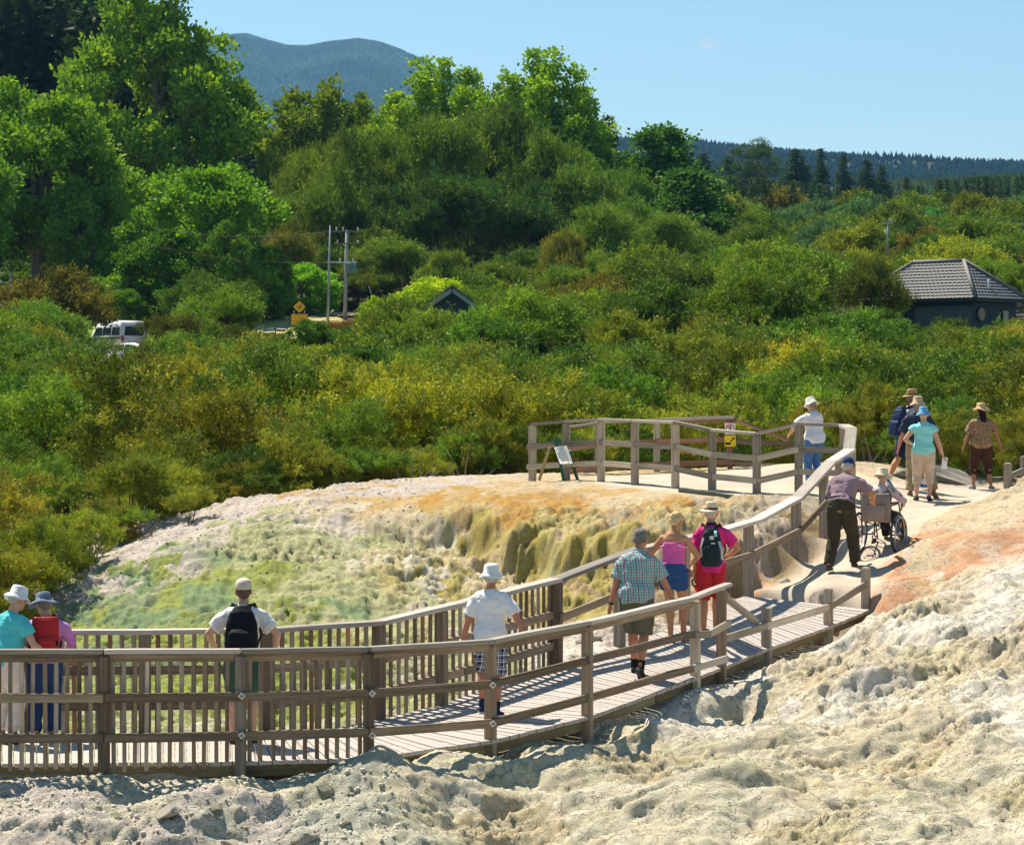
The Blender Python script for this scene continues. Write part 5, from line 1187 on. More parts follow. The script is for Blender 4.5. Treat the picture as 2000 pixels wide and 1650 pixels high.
def vehicle_wheels(par, xs_w, hw, r):
    for x in xs_w:
        for s in (-1, 1):
            w = empty('wheel', (x, s * (hw - .1), r), None, None); w.parent = par; w.pop('label', None)
            Mw = Matrix.Rotation(R(90), 4, 'X'); bm = bmesh.new(); torus(bm, Mw, r * .78, r * .24, 24, 8); from_bm('tyre', bm, M_TYRE, w, True)
            bm = bmesh.new(); bmesh.ops.create_cone(bm, cap_ends=True, segments=16, radius1=r * .6, radius2=r * .6, depth=.12, matrix=Mw); from_bm('rim', bm, M_CHR, w)
hd = math.atan2(.84, -.54)
van = empty('parked_van', P(232, 692, 161.5), 'white high-roofed minivan parked beside the lawn, seen from behind on its left side', 'van', None, hd)
ins = lambda z: max(0, (z - 1.0)) * .13
prof = [(-2.35, .35), (-2.38, .95), (-2.33, 1.5), (-2.22, 1.95), (-2.05, 2.05), (-.8, 2.12), (.9, 2.10), (1.35, 2.02), (1.85, 1.55), (2.2, 1.12), (2.4, .95), (2.45, .35)]
bm = bmesh.new(); extrude_profile(bm, prof, .93, ins); bmesh.ops.bevel(bm, geom=list(bm.edges), offset=.05, segments=2, affect='EDGES', clamp_overlap=True); from_bm('body', bm, M_VANW, van, True)
for w_ in ([(-2.1, 1.18), (-.95, 1.18), (-.95, 1.68), (-2.05, 1.68)], [(-.78, 1.18), (.45, 1.18), (.45, 1.68), (-.78, 1.68)], [(.6, 1.18), (1.95, 1.18), (1.55, 1.62), (1.3, 1.70), (.6, 1.70)]): side_panel('side_window', van, w_, .93, ins, M_GLASS)
side_panel('waist_stripe', van, [(-2.3, .93), (2.3, .93), (2.2, 1.06), (-2.3, 1.06)], .93, ins, M_BLACK)
bm = bmesh.new(); v = [bm.verts.new(p) for p in ((-2.40, -.68, 1.15), (-2.40, .68, 1.15), (-2.29, .60, 1.72), (-2.29, -.60, 1.72))]; bm.faces.new(v); r_ = bmesh.ops.extrude_face_region(bm, geom=bm.faces[:]); bmesh.ops.translate(bm, vec=(.05, 0, 0), verts=[e for e in r_['geom'] if isinstance(e, bmesh.types.BMVert)]); from_bm('rear_window', bm, M_GLASS, van)
for s in (-1, 1):
    bm = bmesh.new(); add_box(bm, Vector((-2.38, s * .82, .95)), (.08, .12, .36), bev=.02); from_bm('tail_lamp', bm, M_TL, van)
bm = bmesh.new(); add_box(bm, Vector((-2.40, 0, .42)), (.14, 1.8, .2), bev=.03); from_bm('bumper', bm, M_BLACK, van)
bm = bmesh.new(); v = [bm.verts.new(p) for p in ((1.40, -.66, 2.0), (1.40, .66, 2.0), (2.14, .76, 1.24), (2.14, -.76, 1.24))]; bm.faces.new(v); r_ = bmesh.ops.extrude_face_region(bm, geom=bm.faces[:]); bmesh.ops.translate(bm, vec=(.03, 0, .03), verts=[e for e in r_['geom'] if isinstance(e, bmesh.types.BMVert)]); from_bm('windscreen', bm, M_GLASS, van)
vehicle_wheels(van, (-1.5, 1.5), .93, .34)
car = empty('parked_car', P(258, 719, 150), 'pale silver car glinting between the bushes in front of the white van', 'car', None, hd + .35)
ic = lambda z: max(0, z - .85) * .35
cprof = [(-2.1, .3), (-2.15, .75), (-2.0, .98), (-1.5, 1.05), (-1.0, 1.42), (-.2, 1.48), (.5, 1.42), (1.15, 1.0), (1.95, .85), (2.15, .6), (2.15, .3)]
bm = bmesh.new(); extrude_profile(bm, cprof, .86, ic); bmesh.ops.bevel(bm, geom=list(bm.edges), offset=.05, segments=2, affect='EDGES', clamp_overlap=True); from_bm('body', bm, M_SIL, car, True)
for w_ in ([(-1.3, 1.02), (-.15, 1.0), (-.15, 1.38), (-.95, 1.36)], [(-.05, 1.0), (.95, .98), (.45, 1.34), (-.05, 1.38)]): side_panel('side_window', car, w_, .86, ic, M_GLASS)
bm = bmesh.new(); v = [bm.verts.new(p) for p in ((-1.62, -.66, 1.04), (-1.62, .66, 1.04), (-1.08, .58, 1.42), (-1.08, -.58, 1.42))]; bm.faces.new(v); r_ = bmesh.ops.extrude_face_region(bm, geom=bm.faces[:]); bmesh.ops.translate(bm, vec=(-.03, 0, .03), verts=[e for e in r_['geom'] if isinstance(e, bmesh.types.BMVert)]); from_bm('rear_window', bm, M_GLASS, car)
for s in (-1, 1):
    bm = bmesh.new(); add_box(bm, Vector((-2.1, s * .68, .75)), (.08, .26, .14), bev=.02); from_bm('tail_lamp', bm, M_TL, car)
vehicle_wheels(car, (-1.3, 1.3), .86, .31)
# ================================================================== road signs
M_POST = mat_basic('grey_metal_post', (.42, .45, .50), .5, .08, metal=.3); M_AMB = mat_basic('amber_sign', (.75, .40, .02), .5, .06); M_BLUE = mat_basic('blue_sign', (.05, .16, .42), .5, .08)
g0 = P(585, 661, 179)
rs_ = empty('road_sign', g0, 'amber diamond warning sign above an amber lettered panel on two metal legs', 'sign')
U = 179 / F
def lz(py): return (661 - py) * U
for dx in (-10.5, 9.5): bar('leg', g0 + Vector((dx * U, 0.03, -.3)), g0 + Vector((dx * U, .03, lz(606))), .07, .07, M_POST, rs_)
bm = bmesh.new(); add_box(bm, Vector((0, 0, lz(624))), (33.5 * U, .03, 23 * U), bev=.005); from_bm('panel', bm, M_BLACK, rs_)
bm = bmesh.new(); add_box(bm, Vector((0, -.02, lz(624))), (31.5 * U, .02, 21 * U), bev=.003); from_bm('panel_face', bm, M_AMB, rs_)
bm = bmesh.new(); add_box(bm, Vector((0, 0, lz(599.5))), (17 * U, .03, 17 * U), Matrix.Rotation(R(45), 3, 'Y'), bev=.005); from_bm('diamond', bm, M_AMB, rs_)
bm = bmesh.new()
for a_, b_ in (((-.16, .02), (-.03, .04)), ((-.03, .04), (-.03, -.16)), ((-.03, -.16), (.06, -.05)), ((.06, -.05), (.05, .10)), ((.05, .10), (.17, .11)), ((-.12, -.12), (-.03, -.16)), ((.13, .04), (.19, .03))):
    stroke(bm, (a_[0], a_[1] + lz(599.5)), (b_[0], b_[1] + lz(599.5)), .035, -.017, .01)
from_bm('winding_symbol', bm, M_BLACK, rs_)
bm = bmesh.new(); rl_ = random.Random(3)
for k, (w_, n_) in enumerate(((15, 7), (16, 6), (27, 12), (28, 12))):
    z = lz(616.2 + k * 5.2)
    for j in range(n_):
        if rl_.random() < .12: continue
        x = (-w_ / 2 + (j + .5) * w_ / n_) * U; stroke(bm, (x - .022, z), (x + .022, z), .062, -.031, .004)
from_bm('lettering', bm, mat_basic('faded_brown_print', (.30, .15, .02), .6, .1), rs_)
fp_ = empty('finger_post', P(538, 662, 172), 'blue finger post with arms pointing left and right beside the road sign', 'sign')
g0 = fp_.location; U2 = 172 / F
bar('post', g0 - Vector((0, 0, .2)), g0 + Vector((0, 0, 25 * U2)), .09, .09, M_BLUE, fp_)
for x0, x1, py, m_, tl in ((-24, 0, 645, M_BLUE, 1), (-23, 0, 652, M_BLUE, 1), (1, 26, 639.5, M_BLUE, -1), (2, 20, 645.5, mat_basic('brown_sign', (.22, .12, .10), .6, .1), 0)):
    bar('arm', g0 + Vector((x0 * U2, -.06, (662 - py) * U2 - tl * .03)), g0 + Vector((x1 * U2, -.06, (662 - py) * U2 + tl * .03)), .03, 4.2 * U2, m_, fp_)
# leaning notice beyond the van
nb = empty('notice_board', P(187, 655, 176), 'small pinkish roadside notice with a round emblem left of the white van', 'sign')
bm = bmesh.new(); g0 = nb.location
v = [bm.verts.new(P(*c) - g0) for c in ((189, 616, 176), (194, 632, 176), (183, 640, 176), (186, 622, 176))]; v2 = [bm.verts.new(q_.co + Vector((0, .04, 0))) for q_ in v]; bm.faces.new(v); bm.faces.new(v2[::-1])
for i in range(4): bm.faces.new((v[i], v2[i], v2[(i + 1) % 4], v[(i + 1) % 4]))
from_bm('panel', bm, mat_basic('faded_pink_sign', (.45, .33, .32), .6, .1), nb); bar('post', P(187, 660, 176.1), P(188.5, 598, 176.1), .07, .07, M_POST, nb)
# ================================================================== poles and wires
M_CONC = mat_basic('pale_pole', (.42, .42, .46), .8, .1); M_WIRE = mat_basic('copper_wire', (.22, .15, .13), .5, .1); M_XF = mat_basic('transformer_grey_green', (.22, .33, .32), .5, .1); M_INS = mat_basic('white_insulator', (.7, .7, .72), .4, .05)
def pole(name, a, b, r0, r1, label, mat=M_CONC):
    o = empty(name, a, label, 'pole'); bm = bmesh.new(); tube(bm, [Vector((0, 0, -.5)), (b - a) * .5, b - a], [r0, (r0 + r1) / 2, r1], 12); from_bm('shaft', bm, mat, o, True); return o
d_ = 190
pa = pole('light_pole', P(639.5, 636, 188), P(645, 440, 188), .115, .05, 'slim pale pole in front of the taller utility pole with the transformer')
bm = bmesh.new(); g0 = pa.location; a_ = P(642, 612, 188) - g0; tube(bm, [a_, a_ + Vector((.22, -.05, .0)), a_ + Vector((.26, -.05, .14))], .03, 6); from_bm('bracket', bm, M_POST, pa)
bm = bmesh.new(); add_box(bm, a_ + Vector((.27, -.06, .17)), (.26, .14, .10), Matrix.Rotation(R(-25), 3, 'Y'), bev=.02); from_bm('floodlight', bm, M_INS, pa)
pb = pole('utility_pole', P(673.5, 632, d_), P(677.5, 450, d_), .16, .10, 'pale utility pole carrying cross-arms and a grey-green transformer box')
g0 = pb.location
arms = []
for x0, x1, y0_, y1_, m_ in ((645, 702, 453, 452, W_GREY), (656, 701, 475.5, 476, W_DARK), (638, 697, 512, 513, M_INS)):
    bar('cross_arm', P(x0, y0_, d_ - .16), P(x1, y1_, d_ - .16), .10, .10, m_, pb)
for px, py in ((657, 448), (670, 448), (699, 449), (659, 473), (699, 474), (664, 509), (690, 509)):
    bm = bmesh.new(); q_ = P(px, py, d_ - .16) - g0; bmesh.ops.create_cone(bm, cap_ends=True, segments=8, radius1=.06, radius2=.04, depth=.2, matrix=Matrix.Translation(q_)); ellipsoid(bm, q_ + Vector((0, 0, .1)), .07, .07, .05); from_bm('insulator', bm, M_INS, pb, True)
bm = bmesh.new(); add_box(bm, P(686, 522.5, d_ - .4) - g0, (.74, .5, .76), bev=.05)
for k in range(6): add_box(bm, P(686, 523, d_ - .68) - g0 + Vector(((k - 2.5) * .085, 0, 0)), (.025, .10, .5))
from_bm('transformer', bm, M_XF, pb)
bm = bmesh.new()
for px, z0, z1 in ((657, 452, 473), (659, 477, 508), (690, 500, 509)): tube(bm, [P(px, z0, d_ - .2) - g0, P(px + 3, (z0 + z1) / 2, d_ - .3) - g0, P(px, z1, d_ - .2) - g0], .015, 4)
from_bm('jumper_cable', bm, M_BLACK, pb)
for nm, a_, b_, sag, m_, lb in (('power_line', P(300, 446, 176), P(648, 452, 189.8), .5, M_WIRE, 'upper power line running left from the utility pole'), ('power_line', P(300, 480, 176), P(640, 512, 189.8), .4, M_WIRE, 'lower reddish power line running left from the utility pole')):
    bm = bmesh.new(); pts = [a_.lerp(b_, t) - Vector((0, 0, sag * 4 * t * (1 - t))) - a_ for t in np.linspace(0, 1, 14)]; tube(bm, pts, .018, 5); o = from_bm(nm, bm, m_, None, True, loc=a_); tag(o, lb, 'cable')
gw = empty('guy_wire', P(731, 590, 178), 'thin slanted guy wire beside the lime-yellow tree', 'cable'); bm = bmesh.new(); tube(bm, [Vector((.2, 0, -.6)), P(720, 558, 178) - gw.location], .035, 6); from_bm('wire', bm, M_CONC, gw)
pc_ = pole('utility_pole', P(18, 600, 199), P(22, 535, 199), .12, .11, 'short pale pole in front of the trees at the left edge')
pd_ = pole('camera_pole', P(1732, 492, 186), P(1734, 437, 186), .07, .05, 'thin pole with a lamp and a small floodlight above the scrub on the right')
g0 = pd_.location
bar('cross_arm', P(1721.5, 436.5, 186), P(1744, 436.5, 186), .07, .09, M_POST, pd_)
bm = bmesh.new(); add_box(bm, P(1740, 430.5, 185.9) - g0, (.28, .12, .22), Matrix.Rotation(R(6), 3, 'Y'), bev=.02); from_bm('floodlight', bm, M_POST, pd_)
bm = bmesh.new(); ellipsoid(bm, P(1729, 452, 185.9) - g0, .08, .08, .09); tube(bm, [P(1728.7, 453, 185.9) - g0, P(1729, 456.5, 186) - g0, P(1733, 457, 186) - g0], .025, 6); from_bm('lamp', bm, M_INS, pd_, True)

# ================================================================== hip-roofed house on the right
def mat_tile(name, c, var=.1):
    m, nt, out = nt_new(name); b = N(nt, 'ShaderNodeBsdfPrincipled'); b.inputs['Roughness'].default_value = .75
    tc = N(nt, 'ShaderNodeTexCoord'); f = noise(nt, tc.outputs['Object'], 3, 4); c_ = mixc(nt, mapr(nt, f, .3, .7), [x * (1 - var) for x in c], [x * (1 + var) for x in c])
    L_(nt, c_, b.inputs['Base Color']); L_(nt, b.outputs[0], out.inputs[0]); return m
M_TILE = mat_tile('grey_roof_tile', (.13, .13, .13)); M_TILE_SHADE = mat_tile('grey_roof_tile_shaded', (.10, .11, .125)); M_CAP = mat_tile('ridge_cap', (.17, .15, .145)); M_WALL = mat_basic('dark_green_board', (.035, .06, .065), .7, .1, 2); M_WALL2 = mat_basic('grey_green_board', (.10, .15, .16), .7, .1, 2); M_TRIM = mat_basic('dark_trim', (.02, .035, .035), .6, .1)  # darker second tile colour paints shade into the right-hand roof faces
HC = P(1905, 582, 138); al = R(45); a1 = Vector((-math.cos(al), math.sin(al), 0)); b1 = Vector((math.sin(al), math.cos(al), 0)); HL, HW, HR = 8.4, 5.0, 2.12
hs_ = empty('house', Vector((HC.x, HC.y, HC.z - 2.4)), 'dark green building with a grey tiled hip roof standing among the scrub on the right', 'house'); o0 = hs_.location
E0 = HC - o0; E1 = E0 + a1 * HL; E2 = E1 + b1 * HW; E3 = E0 + b1 * HW; up_ = Vector((0, 0, HR)); R0 = E0 + (a1 + b1) * HW / 2 + up_; R1 = E1 + (-a1 + b1) * HW / 2 + up_
def roof_face(name, A_, B_, C_, D_, mat, n=12, tiles=26):
    """stepped courses of tiles between the eave A-B and the ridge D-C, scalloped tile by tile"""
    bm = bmesh.new(); nrm = (B_ - A_).cross(D_ - A_).normalized(); nrm = nrm if nrm.z > 0 else -nrm
    for k in range(n):
        t0 = k / n; t1 = (k + 1.0) / n
        l0 = A_.lerp(D_, t0); r0 = B_.lerp(C_, t0); l1 = A_.lerp(D_, t1); r1 = B_.lerp(C_, t1); w = (r0 - l0).length; m = max(1, int(w / .28)); 
        fr = [bm.verts.new(l0.lerp(r0, j / (2 * m)) + nrm * (.085 if j % 2 else .05)) for j in range(2 * m + 1)]
        bk_ = [bm.verts.new(l1.lerp(r1, j / (2 * m)) + nrm * (.03 if j % 2 else .0)) for j in range(2 * m + 1)]
        lo_ = [bm.verts.new(l0.lerp(r0, j / (2 * m)) - nrm * .01) for j in range(2 * m + 1)]
        for j in range(2 * m):
            bm.faces.new((fr[j], fr[j + 1], bk_[j + 1], bk_[j])); bm.faces.new((lo_[j], lo_[j + 1], fr[j + 1], fr[j]))
    return from_bm(name, bm, mat, hs_)
roof_face('roof', E0, E1, R1, R0, M_TILE); roof_face('roof', E3, E0, R0, R0, M_TILE_SHADE); roof_face('roof', E1, E2, R1, R1, M_TILE); roof_face('roof', E2, E3, R0, R1, M_TILE_SHADE)
for p_, q_ in ((E0, R0), (E1, R1), (R0, R1), (E3, R0), (E2, R1)): 
    bm = bmesh.new(); tube(bm, [p_ + Vector((0, 0, .06)), q_ + Vector((0, 0, .08))], .11, 8); from_bm('ridge_cap', bm, M_CAP, hs_, True)
IN = .45
def wallpt(s, t, z): return E0 + a1 * s + b1 * t + Vector((0, 0, z))
bm = bmesh.new()
c_ = [wallpt(IN, IN, 0), wallpt(HL - IN, IN, 0), wallpt(HL - IN, HW - IN, 0), wallpt(IN, HW - IN, 0)]
tp = [bm.verts.new(v + Vector((0, 0, -.05))) for v in c_]; bt = [bm.verts.new(v + Vector((0, 0, -3.4))) for v in c_]
for i in range(4): bm.faces.new((tp[i], bt[i], bt[(i + 1) % 4], tp[(i + 1) % 4]))
bm.faces.new(tp)
from_bm('wall', bm, M_WALL, hs_)
for k in range(16): bar('weatherboard', wallpt(IN + .05, IN - .03, -.45 - k * .13) + o0, wallpt(4.3, IN - .03, -.45 - k * .13) + o0, .03, .115, M_WALL2, hs_, bev=.004)
for p_, q_ in ((E0, E1), (E0, E3)): bar('gutter', p_ + o0 - Vector((0, 0, .10)), q_ + o0 - Vector((0, 0, .10)), .12, .16, M_TRIM, hs_)
n1 = -b1; n2 = -a1
def window(par, cen, along, nrm, w, h, glass, frame_m, tilt=0):
    x, z = along, Vector((0, 0, 1)); rot = Matrix((x, nrm, z)).transposed()
    if tilt: rot = rot @ Matrix.Rotation(R(tilt), 3, 'X')
    bm = bmesh.new(); add_box(bm, cen + nrm * .05, (w, .06, h), rot, .01); f = from_bm('window', bm, frame_m, par)
    bm = bmesh.new(); add_box(bm, cen + nrm * .09, (w * .82, .03, h * .86), rot); from_bm('pane', bm, glass, f)
M_GREENGL = mat_basic('painted_green_reflection', (.06, .16, .08), .15, .5, 3, spec=.8); M_BLUEGL = mat_basic('blue_glass', (.16, .25, .5), .12, .1, spec=.8)  # mottled green reflection is painted into the first pane colour
window(hs_, wallpt(5.6, IN, -1.0), a1, n1, 1.2, 1.2, M_GLASS, M_TRIM); window(hs_, wallpt(5.0, IN - .30, -1.15), a1, n1, .62, .75, M_BLUEGL, M_TRIM, -28)
window(hs_, wallpt(IN, 3.4, -1.1), b1, n2, .62, 1.1, M_GREENGL, M_TRIM)
bm = bmesh.new(); Mc = Matrix((b1, Vector((0, 0, 1)), n2)).transposed().to_4x4(); Mc.translation = wallpt(IN - .05, 1.1, -.85)
bmesh.ops.create_cone(bm, cap_ends=True, segments=28, radius1=.40, radius2=.40, depth=.06, matrix=Mc); rw = from_bm('round_window', bm, M_TRIM, hs_)
bm = bmesh.new(); Mc2 = Mc.copy(); Mc2.translation += n2 * .04; bmesh.ops.create_cone(bm, cap_ends=True, segments=28, radius1=.34, radius2=.34, depth=.04, matrix=Mc2); from_bm('pane', bm, mat_basic('amber_glass', (.22, .15, .10), .2, .5, 4), rw)
vp = E3.lerp(R0, .30).lerp(E0.lerp(R0, .30), .55) 
bm = bmesh.new(); tube(bm, [vp, vp + Vector((0, 0, .45))], .045, 10); tube(bm, [vp + Vector((-.08, 0, .04)), vp + Vector((.08, 0, .04))], .07, 10); from_bm('vent_pipe', bm, M_INS, hs_, True)
# small gabled roof in the middle
GA = P(883.5, 561, 132); gh = empty('gabled_hut', Vector((GA.x, GA.y, GA.z - 3.9)), 'small gabled roof with pale bargeboards showing above the scrub near the middle', 'house'); o0 = gh.location
dep = Vector((-.5, 6.0, 0)); ap = GA - o0; lf_ = P(812, 609, 132) - o0; rt_ = P(928, 595, 132) - o0; rt_.z = ap.z - (rt_.x - ap.x) * .72; lf_.z = ap.z - (ap.x - lf_.x) * .68
for nm, e_, m_ in (('roof', lf_, M_TILE), ('roof', rt_, M_TILE_SHADE)):
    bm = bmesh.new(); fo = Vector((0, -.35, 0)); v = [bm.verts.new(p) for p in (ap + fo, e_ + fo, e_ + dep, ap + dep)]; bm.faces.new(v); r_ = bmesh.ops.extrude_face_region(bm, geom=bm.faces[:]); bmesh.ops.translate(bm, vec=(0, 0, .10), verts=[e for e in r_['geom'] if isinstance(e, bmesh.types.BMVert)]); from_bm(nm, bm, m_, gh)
    bar('bargeboard', ap + fo + o0 - Vector((0, .03, .16)), e_ + fo + o0 - Vector((0, .03, .16)), .04, .20, mat_basic('grey_green_trim', (.26, .32, .30), .6, .05), gh)
bm = bmesh.new(); lo = 3.9
pts = [ap - Vector((0, 0, .05)), lf_.lerp(ap, .12) - Vector((0, 0, .05)), Vector((lf_.lerp(ap, .12).x, 0, 0)) , Vector((rt_.lerp(ap, .12).x, 0, 0)), rt_.lerp(ap, .12) - Vector((0, 0, .05))]
a_ = [bm.verts.new(p) for p in pts]; b_ = [bm.verts.new(p + dep * .95) for p in pts]; bm.faces.new(a_); bm.faces.new(b_[::-1])
for i in range(5): bm.faces.new((a_[i], b_[i], b_[(i + 1) % 5], a_[(i + 1) % 5]))
from_bm('wall', bm, M_WALL, gh)

# ================================================================== loose rocks
M_STONE = mat_basic('pale_stone', (.64, .58, .50), .9, .25, 4, .5, 25); M_STONE2 = mat_basic('greenish_stone', (.50, .47, .35), .9, .3, 4, .6, 25); M_STONE3 = mat_basic('lichened_grey_rock', (.21, .19, .16), .95, .55, 2.2, .8, 14)
def rock_mesh(seed, sub=4, rough=.35):
    bm = bmesh.new(); bmesh.ops.create_icosphere(bm, subdivisions=sub, radius=1.0); r = random.Random(seed); o = [r.uniform(0, 50) for _ in range(3)]
    pl = [(Vector((r.uniform(-1, 1), r.uniform(-1, 1), r.uniform(-1, 1))).normalized(), r.uniform(.42, .75)) for _ in range(13)]
    co_ = np.array([v.co[:] for v in bm.verts]); n1_ = fbm(co_[:, 0] * 1.6 + o[0], co_[:, 1] * 1.6 + co_[:, 2] * 1.3 + o[1], seed, 4) - .5; n2_ = ridged(co_[:, 0] * 5 + o[2] + co_[:, 2] * 3, co_[:, 1] * 5 - co_[:, 2] * 4, seed + 3, 3) - .6
    for v, a_, b_ in zip(bm.verts, n1_, n2_):
        for n_, d_ in pl:
            e = v.co.dot(n_)
            if e > d_: v.co -= n_ * (e - d_)
        v.co *= 1 + a_ * rough + b_ * .09
    me = bpy.data.meshes.new('rock'); bm.to_mesh(me); bm.free(); me.polygons.foreach_set('use_smooth', [True] * len(me.polygons)); return me
RK = [rock_mesh(700 + i) for i in range(5)]; RK2 = [m_.copy() for m_ in RK]
for ms, cc_, mm_ in ((RK, (.56, .50, .42), M_STONE), (RK2, (.42, .40, .29), M_STONE2)):
    for m_ in ms:
        a_ = m_.attributes.new('tint', 'FLOAT_COLOR', 'POINT'); a_.data.foreach_set('color', np.tile(np.array([*cc_, 1.0], np.float32), len(m_.vertices))); m_.materials.append(M_ROCK)
for i, (px, py, w_, h_, g_, lb) in enumerate([(598, 1618, 62, 46, 0, 'largest pale boulder at the bottom, left of centre'), (325, 1625, 70, 44, 0, 'pale boulder at the bottom left beside the gully'), (545, 1503, 80, 34, 1, 'grey-green boulder under the fence between the two left posts'), (500, 1560, 46, 26, 0, 'pale rock below the grey-green boulder'),
      (420, 1600, 50, 30, 1, 'greenish rock in the bottom left rubble'), (455, 1640, 44, 26, 0, 'pale rock at the bottom edge in the left rubble'), (640, 1545, 52, 40, 1, 'greenish rock where the left rubble meets the hump'), (235, 1640, 36, 20, 0, 'small pale rock at the bottom edge, left'), (380, 1545, 40, 20, 1, 'flat greenish rock under the boardwalk fence'),
      (1195, 1275, 60, 34, 0, 'white boulder beyond the ramp behind the checked shirt'), (1150, 1255, 60, 40, 0, 'white boulder against the last close pickets of the far fence'), (1215, 1232, 50, 28, 1, 'greyish boulder behind the far handrail'), (1530, 1138, 46, 22, 0, 'pinkish white rock at the foot of the tan bank'), (1125, 1285, 30, 18, 0, 'small white rock at the foot of the far fence'),
      (675, 1590, 34, 22, 0, 'small pale rock on the shaded left flank of the hump'), (150, 1560, 34, 14, 1, 'flat rock in the striped shade at the left')]):
    x, d = hit(px, py, 22, 40); sz = w_ / F * d / 2
    o = link('rock', (RK2 if g_ else RK)[i % 5], None, None, (x, d, gzr(x, d) + h_ / F * d * .05)); o.scale = (sz, sz * .9, h_ / F * d / 2); o.rotation_euler = (0, 0, i * 1.9); tag(o, lb, 'rock', 'loose rocks on the thermal ground')
bo_ = link('boulder', rock_mesh(731, 5, .3), M_STONE3, None, (P(1835, 960, 47.6).x, 47.6, P(1835, 952, 47.6).z)); bo_.scale = (1.55, .8, .52); bo_.rotation_euler = (0, R(7), .1); tag(bo_, 'long lichened grey rock behind the walkers at the top of the path', 'rock')
# pebbles: too many to count
rp = np.random.default_rng(4); V = []; Qp = []; k0 = 0
cube = np.array([(-1, -1, -1), (1, -1, -1), (1, 1, -1), (-1, 1, -1), (-1, -1, 1), (1, -1, 1), (1, 1, 1), (-1, 1, 1)]) * .5; cf_ = np.array([(0, 3, 2, 1), (4, 5, 6, 7), (0, 1, 5, 4), (1, 2, 6, 5), (2, 3, 7, 6), (3, 0, 4, 7)])
for zone, n_, s0, s1 in ((((-5.5, -1.0), (23.3, 25.0)), 1300, .008, .035), (((-8.5, -1.5), (38, 48.5)), 1500, .010, .035)):
    for _ in range(n_):
        x = rp.uniform(*zone[0]); y = rp.uniform(*zone[1])
        if inpoly(np.array([x]), np.array([y]), PATH)[0] or inpoly(np.array([x]), np.array([y]), NF)[0]: continue
        s = s0 + (s1 - s0) * rp.random() ** 3; c = cube * (1 - .35 * rp.random((8, 1))) * np.array([1, rp.uniform(.6, 1), rp.uniform(.4, .8)]) * s * 1.6; an = rp.uniform(0, 6.28); ca, sa = math.cos(an), math.sin(an)
        V.append(np.stack([c[:, 0] * ca - c[:, 1] * sa + x, c[:, 0] * sa + c[:, 1] * ca + y, c[:, 2] + gzr(x, y) + s * .2], 1)); Qp.append(cf_ + k0); k0 += 8
tag(link('pebbles', mesh_np('pebbles', np.concatenate(V), np.concatenate(Qp)), mat_basic('pebble_stone', (.60, .54, .44), .95, .3, 9)), 'scattered pebbles and chips on the mineral ground', None, None, 'stuff')
# ================================================================== foliage
def mat_leaf(name, transl=0.35, gl=0.04):
    m, nt, out = nt_new(name)
    at = N(nt, 'ShaderNodeAttribute', attribute_name='tint'); oi = N(nt, 'ShaderNodeObjectInfo')
    c = mixc(nt, 1.0, at.outputs['Color'], oi.outputs['Color'], 'MULTIPLY')
    d = N(nt, 'ShaderNodeBsdfDiffuse'); t = N(nt, 'ShaderNodeBsdfTranslucent'); g = N(nt, 'ShaderNodeBsdfGlossy'); g.inputs['Roughness'].default_value = 0.55
    g.inputs['Color'].default_value = (0.5, 0.5, 0.4, 1)
    tcol = mixc(nt, 1.0, c, (1.3, 1.25, 0.55), 'MULTIPLY')
    L_(nt, c, d.inputs[0]); L_(nt, tcol, t.inputs[0])
    a = N(nt, 'ShaderNodeMixShader'); a.inputs[0].default_value = transl
    L_(nt, d.outputs[0], a.inputs[1]); L_(nt, t.outputs[0], a.inputs[2])
    b = N(nt, 'ShaderNodeMixShader'); b.inputs[0].default_value = gl
    L_(nt, a.outputs[0], b.inputs[1]); L_(nt, g.outputs[0], b.inputs[2]); L_(nt, b.outputs[0], out.inputs[0])
    return m
M_LEAF = mat_leaf('scrub_foliage', 0.2); M_BROAD = mat_leaf('broad_leaves', 0.3)
M_BARK = mat_basic('scrub_bark', (0.13, 0.10, 0.075), 0.9, 0.3, 5)
M_BARKG = mat_basic('grey_bark', (0.20, 0.18, 0.155), 0.9, 0.3, 3)

def leaves_at(rng, C, ctint, n, cr, ll, lw, flat, upb, outw, center, droop=0.0, tv=0.18):
    """n leaf blades round every clump centre C -> verts, quads, tint"""
    K = len(C)
    p = rng.normal(0, 1, (K, n, 3)) * (cr[:, None, None] if hasattr(cr, 'shape') else cr) * np.array([1, 1, flat])
    p = C[:, None, :] + p
    od = p - np.asarray(center)[None, None, :] if np.ndim(center) == 1 else p - center[:, None, :]
    od = od / (np.linalg.norm(od, axis=-1, keepdims=True) + 1e-6)
    d = od * outw + rng.normal(0, 1, p.shape) * 0.6 + np.array([0, 0, upb])
    d = d / (np.linalg.norm(d, axis=-1, keepdims=True) + 1e-6)
    r = rng.normal(0, 1, p.shape); w = np.cross(d, r); w = w / (np.linalg.norm(w, axis=-1, keepdims=True) + 1e-6)
    s = rng.uniform(0.6, 1.3, (K, n, 1))
    L = d * ll * s; Wd = w * lw * s
    v = np.stack([p, p + L * 0.5 + Wd, p + L, p + L * 0.5 - Wd], 2).reshape(-1, 3)
    q = np.arange(len(v)).reshape(-1, 4)
    t = ctint[:, None, :] * rng.uniform(1 - tv, 1 + tv, (K, n, 1)); t = np.repeat(t.reshape(-1, 3), 4, 0)
    return v, q, t
